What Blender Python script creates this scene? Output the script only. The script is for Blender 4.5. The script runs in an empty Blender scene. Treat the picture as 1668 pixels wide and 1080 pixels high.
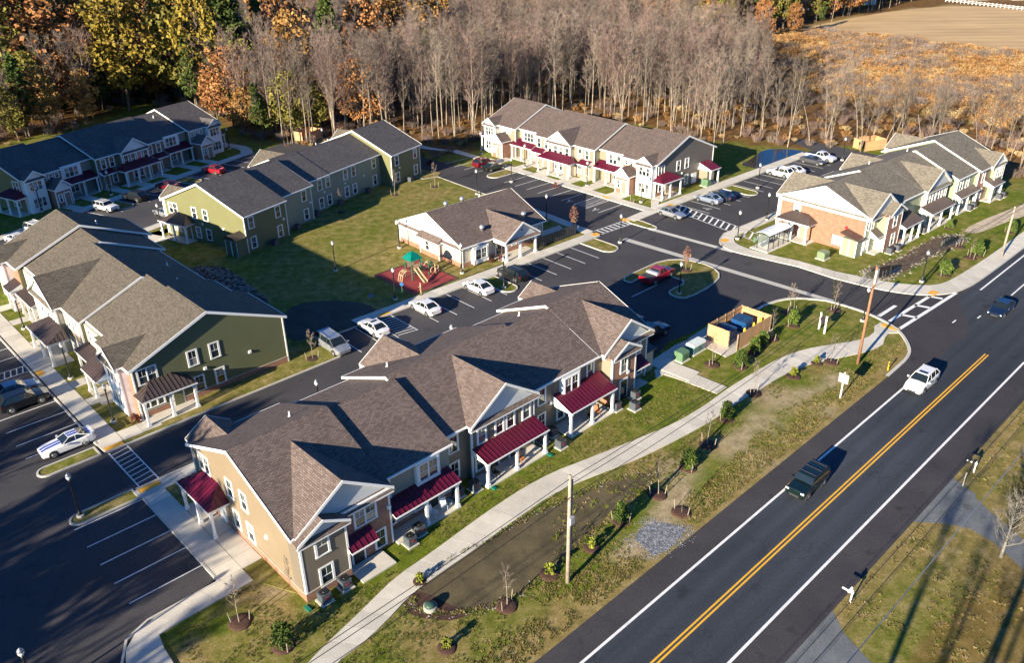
import bpy, bmesh, math, random
import numpy as np
from mathutils import Vector, Matrix, Euler

random.seed(7); rng = np.random.default_rng(11)
S = bpy.context.scene
COL = S.collection
R = math.radians

# ------------------------------------------------------------------ camera, sky, sun, exposure
W0, H0 = 1668.0, 1080.0
FPX, PITCH, ROLL, CAMH = 1364.88, 0.480339, -0.0151638, 44.601
_fw = Vector((0, math.cos(PITCH), -math.sin(PITCH)))
_r0 = Vector((1, 0, 0)); _u0 = _r0.cross(_fw)
_r = math.cos(ROLL) * _r0 + math.sin(ROLL) * _u0
_u = -math.sin(ROLL) * _r0 + math.cos(ROLL) * _u0
cam_d = bpy.data.cameras.new('camera'); cam = bpy.data.objects.new('camera', cam_d); COL.objects.link(cam)
cam.matrix_world = Matrix(((_r.x, _u.x, -_fw.x, 0), (_r.y, _u.y, -_fw.y, 0), (_r.z, _u.z, -_fw.z, CAMH), (0, 0, 0, 1)))
cam_d.sensor_width = 36; cam_d.lens = FPX * 36 / W0; cam_d.sensor_fit = 'HORIZONTAL'
cam_d.clip_start = 0.5; cam_d.clip_end = 6000
S.camera = cam

SUN_AZ, SUN_EL = 231.5, 17.0            # where the sun stands (math azimuth, degrees)
world = bpy.data.worlds.new('World'); S.world = world; world.use_nodes = True
wn = world.node_tree.nodes; wl = world.node_tree.links
sky = wn.new('ShaderNodeTexSky'); sky.sky_type = 'NISHITA'; sky.sun_disc = False
sky.sun_elevation = R(SUN_EL); sky.sun_rotation = R((90 - SUN_AZ) % 360)
sky.altitude = 50; sky.air_density = 1.0; sky.dust_density = 0.4; sky.ozone_density = 6.0
bg = wn['Background']; bg.inputs['Strength'].default_value = 0.05
tint = wn.new('ShaderNodeMix'); tint.data_type = 'RGBA'; tint.blend_type = 'MULTIPLY'; tint.inputs[0].default_value = 1.0
tint.inputs[7].default_value = (0.42, 0.92, 1.30, 1); wl.new(sky.outputs[0], tint.inputs[6]); wl.new(tint.outputs[2], bg.inputs[0])
sd = bpy.data.lights.new('sun', 'SUN'); sun = bpy.data.objects.new('sun', sd); COL.objects.link(sun)
sd.energy = 5.0; sd.angle = R(0.5); sd.color = (1.0, 0.87, 0.67)
_sdir = Vector((math.cos(R(SUN_AZ)) * math.cos(R(SUN_EL)), math.sin(R(SUN_AZ)) * math.cos(R(SUN_EL)), math.sin(R(SUN_EL))))
sun.rotation_euler = _sdir.to_track_quat('Z', 'Y').to_euler()
S.view_settings.view_transform = 'Standard'; S.view_settings.look = 'None'
S.view_settings.exposure = 1.5; S.view_settings.gamma = 1.0; S.view_settings.use_curve_mapping = False
S.render.engine = 'CYCLES'
S.cycles.max_bounces = 5; S.cycles.diffuse_bounces = 2; S.cycles.glossy_bounces = 2
S.cycles.transparent_max_bounces = 6

def g(px, py, z=0.0):
    """surveyed photo point -> point on the level z of the site"""
    d = _fw + _r * ((px - W0 / 2) / FPX) - _u * ((py - H0 / 2) / FPX)
    t = (z - CAMH) / d.z
    return Vector((d.x * t, d.y * t, z))

# ------------------------------------------------------------------ object helpers
def link(o, parent=None):
    COL.objects.link(o)
    if parent is not None: o.parent = parent
    return o
def tag(o, label=None, cat=None, group=None, kind=None):
    if label: o['label'] = label
    if cat: o['category'] = cat
    if group: o['group'] = group
    if kind: o['kind'] = kind
    return o
def thing(name, label, cat, loc=(0, 0, 0), rz=0.0, group=None):
    o = bpy.data.objects.new(name, None); o.empty_display_size = 0.3
    COL.objects.link(o); o.location = loc; o.rotation_euler = (0, 0, rz)
    return tag(o, label, cat, group)
KIDS = {}
def kid_link(o, parent):
    COL.objects.link(o); o.parent = parent
    KIDS.setdefault(parent.name, []).append(o)
    return o

class MB:
    """collects faces; build() links them as ONE mesh object with metric UVs"""
    def __init__(s): s.v = []; s.f = []; s.m = []
    def face(s, pts, m=0):
        n = len(s.v); s.v.extend([tuple(p) for p in pts]); s.f.append(tuple(range(n, n + len(pts)))); s.m.append(m)
    def box(s, x0, x1, y0, y1, z0, z1, m=0, top=None):
        n = len(s.v)
        s.v += [(x0,y0,z0),(x1,y0,z0),(x1,y1,z0),(x0,y1,z0),(x0,y0,z1),(x1,y0,z1),(x1,y1,z1),(x0,y1,z1)]
        for k, f in enumerate([(3,2,1,0),(4,5,6,7),(0,1,5,4),(1,2,6,5),(2,3,7,6),(3,0,4,7)]):
            s.f.append(tuple(n + i for i in f)); s.m.append(top if (k == 1 and top is not None) else m)
    def prism(s, poly, axis, a0, a1, m=0, mcap=None, msides=None):
        """poly: list of 2D points; axis 'x': points are (y,z) swept x a0..a1; 'y': (x,z); 'z': (x,y)"""
        def P(p, a):
            return (a, p[0], p[1]) if axis == 'x' else ((p[0], a, p[1]) if axis == 'y' else (p[0], p[1], a))
        n = len(poly); b = len(s.v)
        s.v += [P(p, a0) for p in poly] + [P(p, a1) for p in poly]
        area = sum(poly[i][0] * poly[(i+1) % n][1] - poly[(i+1) % n][0] * poly[i][1] for i in range(n))
        flip = (area < 0) != (axis == 'y')
        for i in range(n):
            j = (i + 1) % n
            q = (b + i, b + j, b + n + j, b + n + i)
            s.f.append(q[::-1] if flip else q); s.m.append(msides[i] if msides else m)
        c0 = tuple(b + i for i in range(n)); c1 = tuple(b + n + i for i in range(n))
        s.f.append(c0 if flip else c0[::-1]); s.m.append(m if mcap is None else mcap)
        s.f.append(c1[::-1] if flip else c1); s.m.append(m if mcap is None else mcap)
    def tube(s, p0, p1, r0, r1, n=6, m=0, caps=True):
        p0 = Vector(p0); p1 = Vector(p1); d = (p1 - p0)
        if d.length < 1e-6: return
        d.normalize(); a = d.orthogonal().normalized(); c = d.cross(a)
        b = len(s.v)
        for (p, r) in ((p0, r0), (p1, r1)):
            for i in range(n):
                t = 2 * math.pi * i / n
                s.v.append(tuple(p + (a * math.cos(t) + c * math.sin(t)) * r))
        for i in range(n):
            j = (i + 1) % n
            s.f.append((b + i, b + j, b + n + j, b + n + i)); s.m.append(m)
        if caps:
            s.f.append(tuple(b + i for i in range(n))[::-1]); s.m.append(m)
            s.f.append(tuple(b + n + i for i in range(n))); s.m.append(m)
    def lathe(s, prof, c=(0, 0, 0), n=12, m=0):
        b = len(s.v); k = len(prof)
        for (r, z) in prof:
            for i in range(n):
                t = 2 * math.pi * i / n
                s.v.append((c[0] + r * math.cos(t), c[1] + r * math.sin(t), c[2] + z))
        for q in range(k - 1):
            for i in range(n):
                j = (i + 1) % n
                s.f.append((b + q*n + i, b + q*n + j, b + (q+1)*n + j, b + (q+1)*n + i)); s.m.append(m)
        if prof[-1][0] > 1e-4: s.f.append(tuple(b + (k-1)*n + i for i in range(n))); s.m.append(m)
        if prof[0][0] > 1e-4: s.f.append(tuple(b + i for i in range(n))[::-1]); s.m.append(m)
    def mesh(s, name, mats, smooth=False, uv=True):
        me = bpy.data.meshes.new(name); me.from_pydata(s.v, [], s.f)
        for mt in (mats if isinstance(mats, (list, tuple)) else [mats]): me.materials.append(mt)
        me.polygons.foreach_set('material_index', s.m)
        if smooth: me.polygons.foreach_set('use_smooth', [True] * len(s.f))
        me.update()
        if uv:
            lay = me.uv_layers.new(name='UVMap'); data = []
            for p in me.polygons:
                nx, ny, nz = p.normal
                if abs(nz) > 0.995: h = (1, 0, 0); w = (0, 1, 0)
                else:
                    l = math.hypot(nx, ny) or 1.0; h = (-ny / l, nx / l, 0)
                    w = (ny*0 - nz*h[1], nz*h[0] - nx*0, nx*h[1] - ny*h[0])
                for vi in p.vertices:
                    c = me.vertices[vi].co
                    data += [c[0]*h[0] + c[1]*h[1], c[0]*w[0] + c[1]*w[1] + c[2]*w[2]]
            lay.data.foreach_set('uv', data)
        return me
    def build(s, name, mats, parent=None, smooth=False, label=None, uv=True):
        o = bpy.data.objects.new(name, s.mesh(name, mats, smooth, uv))
        if parent is None: COL.objects.link(o)
        else: kid_link(o, parent)
        if label: o['label'] = label
        return o
def add(name, me, parent, loc=(0, 0, 0), rz=0.0):
    o = bpy.data.objects.new(name, me); o.location = loc; o.rotation_euler = (0, 0, rz)
    return kid_link(o, parent)
def clone(o, loc, rz, label=None):
    """copy of a thing with copies of its parts and sub-parts (mesh data shared)"""
    c = o.copy(); COL.objects.link(c); c.location = loc; c.rotation_euler = (0, 0, rz)
    if label: c['label'] = label
    KIDS[c.name] = []
    def rec(src, dst):
        for ch in KIDS.get(src.name, []):
            d = ch.copy(); COL.objects.link(d); d.parent = dst
            KIDS.setdefault(dst.name, []).append(d); KIDS[d.name] = []
            rec(ch, d)
    rec(o, c)
    return c

# ------------------------------------------------------------------ materials
def newmat(name):
    m = bpy.data.materials.new(name); m.use_nodes = True
    nt = m.node_tree; b = nt.nodes['Principled BSDF']
    return m, nt, b
def N(nt, typ, **kw):
    n = nt.nodes.new(typ)
    for k, v in kw.items():
        if k in n.inputs: n.inputs[k].default_value = v
        else: setattr(n, k, v)
    return n
def c4(c): return (c[0], c[1], c[2], 1.0)
def mixc(nt, a, b, fac, blend='MIX'):
    n = nt.nodes.new('ShaderNodeMix'); n.data_type = 'RGBA'; n.blend_type = blend
    for sock, val in ((n.inputs[6], a), (n.inputs[7], b), (n.inputs[0], fac)):
        if hasattr(val, 'is_linked') or isinstance(val, bpy.types.NodeSocket): nt.links.new(val, sock)
        else: sock.default_value = val if not isinstance(val, tuple) else c4(val)
    return n.outputs[2]
def noise(nt, scale, detail=4, rough=0.6, coord=None, w=None):
    n = nt.nodes.new('ShaderNodeTexNoise'); n.inputs['Scale'].default_value = scale
    n.inputs['Detail'].default_value = detail; n.inputs['Roughness'].default_value = rough
    if coord is not None: nt.links.new(coord, n.inputs['Vector'])
    return n.outputs['Fac']
def ramp(nt, fac, stops):
    n = nt.nodes.new('ShaderNodeValToRGB'); e = n.color_ramp.elements
    while len(e) < len(stops): e.new(0.5)
    for i, (p, c) in enumerate(stops):
        e[i].position = p; e[i].color = c4(c) if isinstance(c, tuple) else (c, c, c, 1)
    nt.links.new(fac, n.inputs[0]); return n.outputs[0]
def bump(nt, b, h, strength=0.4, dist=0.02):
    n = nt.nodes.new('ShaderNodeBump'); n.inputs['Strength'].default_value = strength; n.inputs['Distance'].default_value = dist
    nt.links.new(h, n.inputs['Height']); nt.links.new(n.outputs[0], b.inputs['Normal'])
def geo(nt): return nt.nodes.new('ShaderNodeNewGeometry').outputs['Position']
def plain(name, col, rough=0.6, metal=0.0, var=0.12, scale=3.0, coat=0.0, spec=0.5):
    m, nt, b = newmat(name)
    tc = nt.nodes.new('ShaderNodeTexCoord').outputs['Object']
    f = noise(nt, scale, 4, 0.6, tc)
    r_ = ramp(nt, f, [(0.3, tuple(x * (1 - var) for x in col)), (0.7, tuple(min(1, x * (1 + var)) for x in col))])
    nt.links.new(r_, b.inputs['Base Color'])
    b.inputs['Roughness'].default_value = rough; b.inputs['Metallic'].default_value = metal
    b.inputs['Specular IOR Level'].default_value = spec
    if coat: b.inputs['Coat Weight'].default_value = coat; b.inputs['Coat Roughness'].default_value = 0.05
    return m
def shingle(name, col, dk=0.55):
    m, nt, b = newmat(name)
    uv = nt.nodes.new('ShaderNodeTexCoord').outputs['UV']
    br = nt.nodes.new('ShaderNodeTexBrick'); nt.links.new(uv, br.inputs['Vector'])
    br.offset = 0.5; br.inputs['Scale'].default_value = 1.0
    br.inputs['Brick Width'].default_value = 0.33; br.inputs['Row Height'].default_value = 0.15
    br.inputs['Mortar Size'].default_value = 0.014; br.inputs['Mortar Smooth'].default_value = 0.2; br.inputs['Bias'].default_value = 0.0
    br.inputs['Color1'].default_value = c4(tuple(x * 0.68 for x in col)); br.inputs['Color2'].default_value = c4(tuple(x * 1.2 for x in col))
    br.inputs['Mortar'].default_value = c4(tuple(x * dk * 0.6 for x in col))
    f = noise(nt, 0.35, 5, 0.65, uv); f2 = noise(nt, 14.0, 2, 0.6, uv)
    c = mixc(nt, br.outputs['Color'], ramp(nt, f, [(0.3, 0.90), (0.7, 1.06)]), 1.0, 'MULTIPLY')
    c = mixc(nt, c, ramp(nt, f2, [(0.25, 0.78), (0.75, 1.2)]), 1.0, 'MULTIPLY')
    nt.links.new(c, b.inputs['Base Color']); b.inputs['Roughness'].default_value = 0.9; b.inputs['Specular IOR Level'].default_value = 0.25
    bump(nt, b, br.outputs['Fac'], 0.5, -0.012)
    return m
def siding(name, col, row=0.16, vertical=False):
    m, nt, b = newmat(name)
    uv = nt.nodes.new('ShaderNodeTexCoord').outputs['UV']
    sp = nt.nodes.new('ShaderNodeSeparateXYZ'); nt.links.new(uv, sp.inputs[0])
    md = nt.nodes.new('ShaderNodeMath'); md.operation = 'DIVIDE'; nt.links.new(sp.outputs[0 if vertical else 1], md.inputs[0]); md.inputs[1].default_value = row
    fr = nt.nodes.new('ShaderNodeMath'); fr.operation = 'FRACT'; nt.links.new(md.outputs[0], fr.inputs[0])
    f = noise(nt, 0.5, 4, 0.6, uv)
    c = mixc(nt, ramp(nt, f, [(0.3, tuple(x * 0.93 for x in col)), (0.7, tuple(x * 1.06 for x in col))]),
             ramp(nt, fr.outputs[0], [(0.0, 0.72), (0.10, 0.97), (1.0, 1.0)]), 1.0, 'MULTIPLY')  # dark line per board: the lap's shadow painted into the colour
    nt.links.new(c, b.inputs['Base Color']); b.inputs['Roughness'].default_value = 0.55
    bump(nt, b, fr.outputs[0], 0.35, -0.012)
    return m
def brickmat(name, col):
    m, nt, b = newmat(name)
    uv = nt.nodes.new('ShaderNodeTexCoord').outputs['UV']
    br = nt.nodes.new('ShaderNodeTexBrick'); nt.links.new(uv, br.inputs['Vector'])
    br.inputs['Scale'].default_value = 1.0; br.inputs['Brick Width'].default_value = 0.22; br.inputs['Row Height'].default_value = 0.076
    br.inputs['Mortar Size'].default_value = 0.007
    br.inputs['Color1'].default_value = c4(tuple(x * 0.72 for x in col)); br.inputs['Color2'].default_value = c4(tuple(x * 1.25 for x in col))
    br.inputs['Mortar'].default_value = (0.30, 0.22, 0.17, 1)
    f = noise(nt, 1.2, 4, 0.6, uv)
    c = mixc(nt, br.outputs['Color'], ramp(nt, f, [(0.3, 0.85), (0.7, 1.12)]), 1.0, 'MULTIPLY')
    nt.links.new(c, b.inputs['Base Color']); b.inputs['Roughness'].default_value = 0.85
    bump(nt, b, br.outputs['Fac'], 0.4, -0.006)
    return m
def asphalt(name, lo, hi, scale=0.12):
    m, nt, b = newmat(name); p = geo(nt)
    f = noise(nt, scale, 6, 0.65, p); f2 = noise(nt, 5.0, 3, 0.7, p); f3 = noise(nt, 0.02, 2, 0.5, p)
    c = ramp(nt, f, [(0.3, lo), (0.72, hi)])
    c = mixc(nt, c, ramp(nt, f2, [(0.3, 0.82), (0.7, 1.18)]), 1.0, 'MULTIPLY')
    c = mixc(nt, c, ramp(nt, f3, [(0.35, 0.85), (0.65, 1.15)]), 1.0, 'MULTIPLY')
    vo = nt.nodes.new('ShaderNodeTexVoronoi'); vo.feature = 'DISTANCE_TO_EDGE'; vo.inputs['Scale'].default_value = .11
    wp_ = nt.nodes.new('ShaderNodeTexNoise'); wp_.inputs['Scale'].default_value = .5; wp_.inputs['Detail'].default_value = 4; nt.links.new(p, wp_.inputs['Vector'])
    ad = nt.nodes.new('ShaderNodeVectorMath'); ad.operation = 'MULTIPLY_ADD'; nt.links.new(wp_.outputs['Color'], ad.inputs[0]); ad.inputs[1].default_value = (3, 3, 3); nt.links.new(p, ad.inputs[2]); nt.links.new(ad.outputs[0], vo.inputs['Vector'])
    c = mixc(nt, c, ramp(nt, vo.outputs['Distance'], [(0.0, 0.72), (0.006, 1.0)]), 1.0, 'MULTIPLY')
    c = mixc(nt, c, ramp(nt, noise(nt, .55, 2, .5, p), [(0.26, 0.62), (0.36, 1.0)]), 1.0, 'MULTIPLY')
    nt.links.new(c, b.inputs['Base Color']); b.inputs['Roughness'].default_value = 0.88; b.inputs['Specular IOR Level'].default_value = 0.35
    bump(nt, b, f2, 0.25, 0.01)
    return m
def concrete(name, col):
    m, nt, b = newmat(name); p = geo(nt)
    oi = nt.nodes.new('ShaderNodeObjectInfo').outputs['Random']
    f = noise(nt, 0.6, 6, 0.7, p); f2 = noise(nt, 9.0, 3, 0.6, p)
    c = ramp(nt, f, [(0.3, tuple(x * 0.82 for x in col)), (0.62, col)])
    c = mixc(nt, c, ramp(nt, oi, [(0.0, 0.88), (1.0, 1.06)]), 1.0, 'MULTIPLY')
    c = mixc(nt, c, ramp(nt, f2, [(0.3, 0.93), (0.7, 1.05)]), 1.0, 'MULTIPLY')
    nt.links.new(c, b.inputs['Base Color']); b.inputs['Roughness'].default_value = 0.85
    return m
def metalroof(name, col):
    m, nt, b = newmat(name)
    uv = nt.nodes.new('ShaderNodeTexCoord').outputs['Object']
    f = noise(nt, 1.0, 4, 0.6, uv)
    nt.links.new(ramp(nt, f, [(0.3, tuple(x * 0.85 for x in col)), (0.7, tuple(x * 1.12 for x in col))]), b.inputs['Base Color'])
    b.inputs['Roughness'].default_value = 0.38; b.inputs['Metallic'].default_value = 0.15
    return m
def glassmat(name, col, rough=0.06):
    m, nt, b = newmat(name)
    oi = nt.nodes.new('ShaderNodeObjectInfo').outputs['Random']
    c = ramp(nt, oi, [(0.0, tuple(x * 0.5 for x in col)), (0.5, col), (0.75, (0.08, 0.10, 0.09)), (0.85, (0.22, 0.21, 0.18)), (1.0, (0.3, 0.28, 0.24))])  # random pane tones: painted reflections, the palest ones drawn blinds
    nt.links.new(c, b.inputs['Base Color']); b.inputs['Roughness'].default_value = rough
    b.inputs['IOR'].default_value = 1.6; b.inputs['Specular IOR Level'].default_value = 0.8
    return m

M = {}
M['trim'] = plain('white_trim', (0.78, 0.78, 0.76), 0.45, var=0.04)
M['glass'] = glassmat('window_glass', (0.018, 0.03, 0.032))
M['sh_brown'] = shingle('shingle_brown', (0.168, 0.128, 0.112))
M['sh_taupe'] = shingle('shingle_taupe', (0.15, 0.113, 0.10))
M['sh_tan'] = shingle('shingle_tan', (0.14, 0.12, 0.094))
M['sh_tangrey'] = shingle('shingle_tan_grey', (0.22, 0.192, 0.15))
M['sh_grey'] = shingle('shingle_grey', (0.12, 0.11, 0.108))
M['sh_dark'] = shingle('shingle_dark', (0.13, 0.115, 0.11))
M['khaki'] = siding('siding_khaki', (0.22, 0.17, 0.11))
M['taupe'] = siding('siding_taupe', (0.17, 0.14, 0.105))
M['greybrown'] = siding('siding_grey_brown', (0.14, 0.125, 0.11))
M['greygreen'] = siding('siding_grey_green', (0.25, 0.26, 0.22))
M['olive'] = siding('siding_olive', (0.15, 0.15, 0.065))
M['oliveD'] = siding('siding_olive_shaded', (0.12, 0.13, 0.065))  # olive with shade painted in for walls off the sun; doors, closet share it
M['cream'] = siding('siding_cream', (0.42, 0.385, 0.32))
M['beige'] = siding('siding_beige', (0.27, 0.215, 0.155))
M['sage'] = siding('siding_sage', (0.28, 0.31, 0.19))
M['teal'] = siding('siding_grey_sage', (0.22, 0.25, 0.19))
M['whitesid'] = siding('siding_white', (0.78, 0.78, 0.76), 0.18)
M['shake'] = siding('siding_pale_grey_shake', (0.50, 0.53, 0.55), 0.12)
M['brick'] = brickmat('brick_red_orange', (0.31, 0.125, 0.07))
M['brickD'] = brickmat('brick_red_brown', (0.30, 0.13, 0.085))
M['red'] = metalroof('metal_roof_crimson', (0.105, 0.007, 0.026))
M['brownmetal'] = metalroof('metal_roof_brown', (0.075, 0.055, 0.05))
M['asphalt'] = asphalt('asphalt_lot', (0.040, 0.039, 0.044), (0.066, 0.062, 0.066))
M['asphaltR'] = asphalt('asphalt_road', (0.026, 0.032, 0.043), (0.042, 0.050, 0.065), 0.05)
def roadmat(m):
    nt = m.node_tree; b = nt.nodes['Principled BSDF']; src = b.inputs['Base Color'].links[0].from_socket
    mp = nt.nodes.new('ShaderNodeMapping'); mp.vector_type = 'POINT'; nt.links.new(geo(nt), mp.inputs[0]); mp.inputs['Rotation'].default_value = (0, 0, -R(43.6)); 
    sp = nt.nodes.new('ShaderNodeSeparateXYZ'); nt.links.new(mp.outputs[0], sp.inputs[0])
    v0 = -4.247*math.sin(R(43.6))+38.543*math.cos(R(43.6))
    a = nt.nodes.new('ShaderNodeMath'); a.operation = 'SUBTRACT'; nt.links.new(sp.outputs[1], a.inputs[0]); a.inputs[1].default_value = v0-3.35/4
    c = nt.nodes.new('ShaderNodeMath'); c.operation = 'MULTIPLY'; nt.links.new(a.outputs[0], c.inputs[0]); c.inputs[1].default_value = 2*math.pi/1.675
    s_ = nt.nodes.new('ShaderNodeMath'); s_.operation = 'COSINE'; nt.links.new(c.outputs[0], s_.inputs[0])
    mr = nt.nodes.new('ShaderNodeMapRange'); nt.links.new(s_.outputs[0], mr.inputs[0]); mr.inputs[1].default_value = -1; mr.inputs[3].default_value = 1.10; mr.inputs[4].default_value = .90
    mp2 = nt.nodes.new('ShaderNodeMapping'); nt.links.new(mp.outputs[0], mp2.inputs[0]); mp2.inputs['Scale'].default_value = (.03, 1.3, 1)
    st = ramp(nt, noise(nt, 1.0, 5, .7, mp2.outputs[0]), [(.3, .86), (.7, 1.14)])
    o = mixc(nt, src, mr.outputs[0], 1.0, 'MULTIPLY'); o = mixc(nt, o, st, 1.0, 'MULTIPLY'); nt.links.new(o, b.inputs['Base Color'])
roadmat(M['asphaltR'])
M['asphaltS'] = asphalt('asphalt_shoulder', (0.034, 0.032, 0.036), (0.055, 0.051, 0.054), 0.2)
M['asphaltOld'] = asphalt('asphalt_old', (0.10, 0.11, 0.115), (0.17, 0.18, 0.185), 0.4)
M['conc'] = concrete('concrete', (0.60, 0.56, 0.48))
M['kerb'] = concrete('concrete_kerb', (0.52, 0.50, 0.45))
M['wpaint'] = plain('white_road_paint', (0.74, 0.74, 0.72), 0.7, var=0.15, scale=1.5)
M['ypaint'] = plain('yellow_road_paint', (0.78, 0.40, 0.02), 0.7, var=0.12, scale=1.5)
M['mulch'] = plain('mulch', (0.06, 0.028, 0.018), 0.95, var=0.5, scale=8)
M['black'] = plain('black_metal', (0.015, 0.016, 0.017), 0.45)
M['wood'] = plain('weathered_wood', (0.30, 0.20, 0.12), 0.8, var=0.3, scale=2)
# ------------------------------------------------------------------ site frames (u along, v across)
class Frame:
    def __init__(s, x, y, az):
        s.x, s.y, s.az = x, y, R(az); s.c, s.s = math.cos(s.az), math.sin(s.az)
    def at(s, u, v, z=0.0): return Vector((s.x + s.c*u - s.s*v, s.y + s.s*u + s.c*v, z))
    def inv(s, p): dx, dy = p[0]-s.x, p[1]-s.y; return (dx*s.c + dy*s.s, -dx*s.s + dy*s.c)
AF = Frame(-76.82, 128.99, 61.5); BF = Frame(-36.9, 110.57, 59.0); CF = Frame(-24.4, 79.1, -46.5)
DF = Frame(-14.86, 44.2, 43.5); EF = Frame(23.14, 131.98, -47.8); FF = Frame(51.21, 107.10, 41.0)
GF = Frame(-6.70, 103.89, 42.0); RF = Frame(4.247, 38.543, 43.6)

def pinside(P, poly):
    x, y = P[:, 0], P[:, 1]; ins = np.zeros(len(P), bool); n = len(poly)
    for i in range(n):
        x0, y0 = poly[i][0], poly[i][1]; x1, y1 = poly[(i+1) % n][0], poly[(i+1) % n][1]
        c = ((y0 > y) != (y1 > y)); xx = (x1-x0)*(y-y0)/((y1-y0) if y1 != y0 else 1e-9) + x0
        ins ^= c & (x < xx)
    return ins
def pdist(P, pts, closed=False):
    d = np.full(len(P), 1e9); n = len(pts)
    for i in range(n if closed else n-1):
        a = np.array(pts[i][:2]); b = np.array(pts[(i+1) % n][:2]); ab = b-a
        t = np.clip(((P-a) @ ab)/max(ab @ ab, 1e-9), 0, 1)
        d = np.minimum(d, np.hypot(*(P-(a+t[:, None]*ab)).T))
    return d
def sdf(P, poly): d = pdist(P, poly, True); return np.where(pinside(P, poly), d, -d)
def sm(x, a, b): t = np.clip((x-a)/(b-a), 0, 1); return t*t*(3-2*t)
def vnoise(P, s, seed=0):
    """cheap value noise"""
    q = P*s; i = np.floor(q).astype(int); f = q-i; f = f*f*(3-2*f)
    def h(a, b): v = np.sin(a*127.1+b*311.7+seed*74.7)*43758.5453; return v-np.floor(v)
    return (h(i[:,0],i[:,1])*(1-f[:,0])+h(i[:,0]+1,i[:,1])*f[:,0])*(1-f[:,1])+(h(i[:,0],i[:,1]+1)*(1-f[:,0])+h(i[:,0]+1,i[:,1]+1)*f[:,0])*f[:,1]

def flat(name, pts, z, mat, kind='structure', parent=None):
    m = MB(); P = [(p[0], p[1], z) for p in pts]
    a = sum(P[i][0]*P[(i+1) % len(P)][1]-P[(i+1) % len(P)][0]*P[i][1] for i in range(len(P)))
    m.face(P if a > 0 else P[::-1]); o = m.build(name, mat, parent)
    if kind: o['kind'] = kind
    return o
def raised(name, pts, z0, z1, mat, kind='structure', parent=None):
    m = MB(); m.prism([(p[0], p[1]) for p in pts], 'z', z0, z1); o = m.build(name, mat, parent)
    if kind: o['kind'] = kind
    return o
def smooth(pts, k=2, closed=False):
    P = [Vector(p[:2]) for p in pts]
    for _ in range(k):
        Q = []; n = len(P)
        for i in range(n if closed else n-1):
            a, b = P[i], P[(i+1) % n]; Q += [a*.75+b*.25, a*.25+b*.75]
        P = Q if closed else [P[0]]+Q+[P[-1]]
    return P
def offset(pts, d, closed=False):
    P = [Vector(p[:2]) for p in pts]; n = len(P); out = []
    for i in range(n):
        a = P[i-1] if (i > 0 or closed) else None; b = P[(i+1) % n] if (i < n-1 or closed) else None
        t = Vector((0, 0))
        if a is not None and (P[i]-a).length > 1e-6: t += (P[i]-a).normalized()
        if b is not None and (b-P[i]).length > 1e-6: t += (b-P[i]).normalized()
        if t.length < 1e-6: t = Vector((1, 0))
        t.normalize(); nrm = Vector((-t.y, t.x))
        if a is not None and b is not None:
            c = max(0.5, nrm.dot(Vector((-(P[i]-a).y, (P[i]-a).x)).normalized()) if (P[i]-a).length > 1e-6 else 1)
            out.append(P[i]+nrm*(d/c))
        else: out.append(P[i]+nrm*d)
    return out
def strip(name, pts, d0, d1, z, mat, closed=False, h=None, kind='structure', parent=None):
    A = offset(pts, d0, closed); B = offset(pts, d1, closed); m = MB(); n = len(A)
    for i in range(n if closed else n-1):
        j = (i+1) % n; a, b, c, d = A[i], A[j], B[j], B[i]
        if d1 > d0: q = [(a.x,a.y,z),(b.x,b.y,z),(c.x,c.y,z),(d.x,d.y,z)]
        else: q = [(d.x,d.y,z),(c.x,c.y,z),(b.x,b.y,z),(a.x,a.y,z)]
        m.face(q)
        if h:
            m.face([(a.x,a.y,z-h),(b.x,b.y,z-h),(b.x,b.y,z),(a.x,a.y,z)] if d1 > d0 else [(b.x,b.y,z-h),(a.x,a.y,z-h),(a.x,a.y,z),(b.x,b.y,z)])
            m.face([(c.x,c.y,z-h),(d.x,d.y,z-h),(d.x,d.y,z),(c.x,c.y,z)] if d1 > d0 else [(d.x,d.y,z-h),(c.x,c.y,z-h),(c.x,c.y,z),(d.x,d.y,z)])
    o = m.build(name, mat, parent)
    if kind: o['kind'] = kind
    return o
def kerb(pts, closed=False, w=0.17, side=1):
    return strip('kerb', pts, 0, w*side, 0.14, M['kerb'], closed, h=0.14)
def resample(pts, n):
    P = [Vector(p[:2]) for p in pts]; L = [0]
    for i in range(len(P)-1): L.append(L[-1]+(P[i+1]-P[i]).length)
    out = []
    for k in range(n+1):
        s_ = L[-1]*k/n; i = 0
        while i < len(P)-2 and L[i+1] < s_: i += 1
        t = (s_-L[i])/max(L[i+1]-L[i], 1e-9); out.append(P[i].lerp(P[i+1], min(1, t)))
    return out
def walk(name, left, right, slab=1.5, top=0.12):
    """pavement of separate concrete slabs between two edges"""
    root = bpy.data.objects.new(name, None); COL.objects.link(root); root['kind'] = 'structure'
    ln = sum((Vector(left[i+1][:2])-Vector(left[i][:2])).length for i in range(len(left)-1))
    n = max(1, round(ln/slab)); A = resample(left, n); B = resample(right, n); gp = 0.012
    bed = MB()
    for i in range(n):
        a, b, c, d = A[i], A[i+1], B[i+1], B[i]
        def nd(p, q): v = q-p; return p+v.normalized()*gp if v.length > 3*gp else p
        q = [nd(a, b), nd(b, a), nd(c, d), nd(d, c)]
        m = MB(); m.prism([(p.x, p.y) for p in q], 'z', 0.0, top+random.uniform(-.004, .004))
        m.build('slab', M['conc'], root)
    return root

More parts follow.
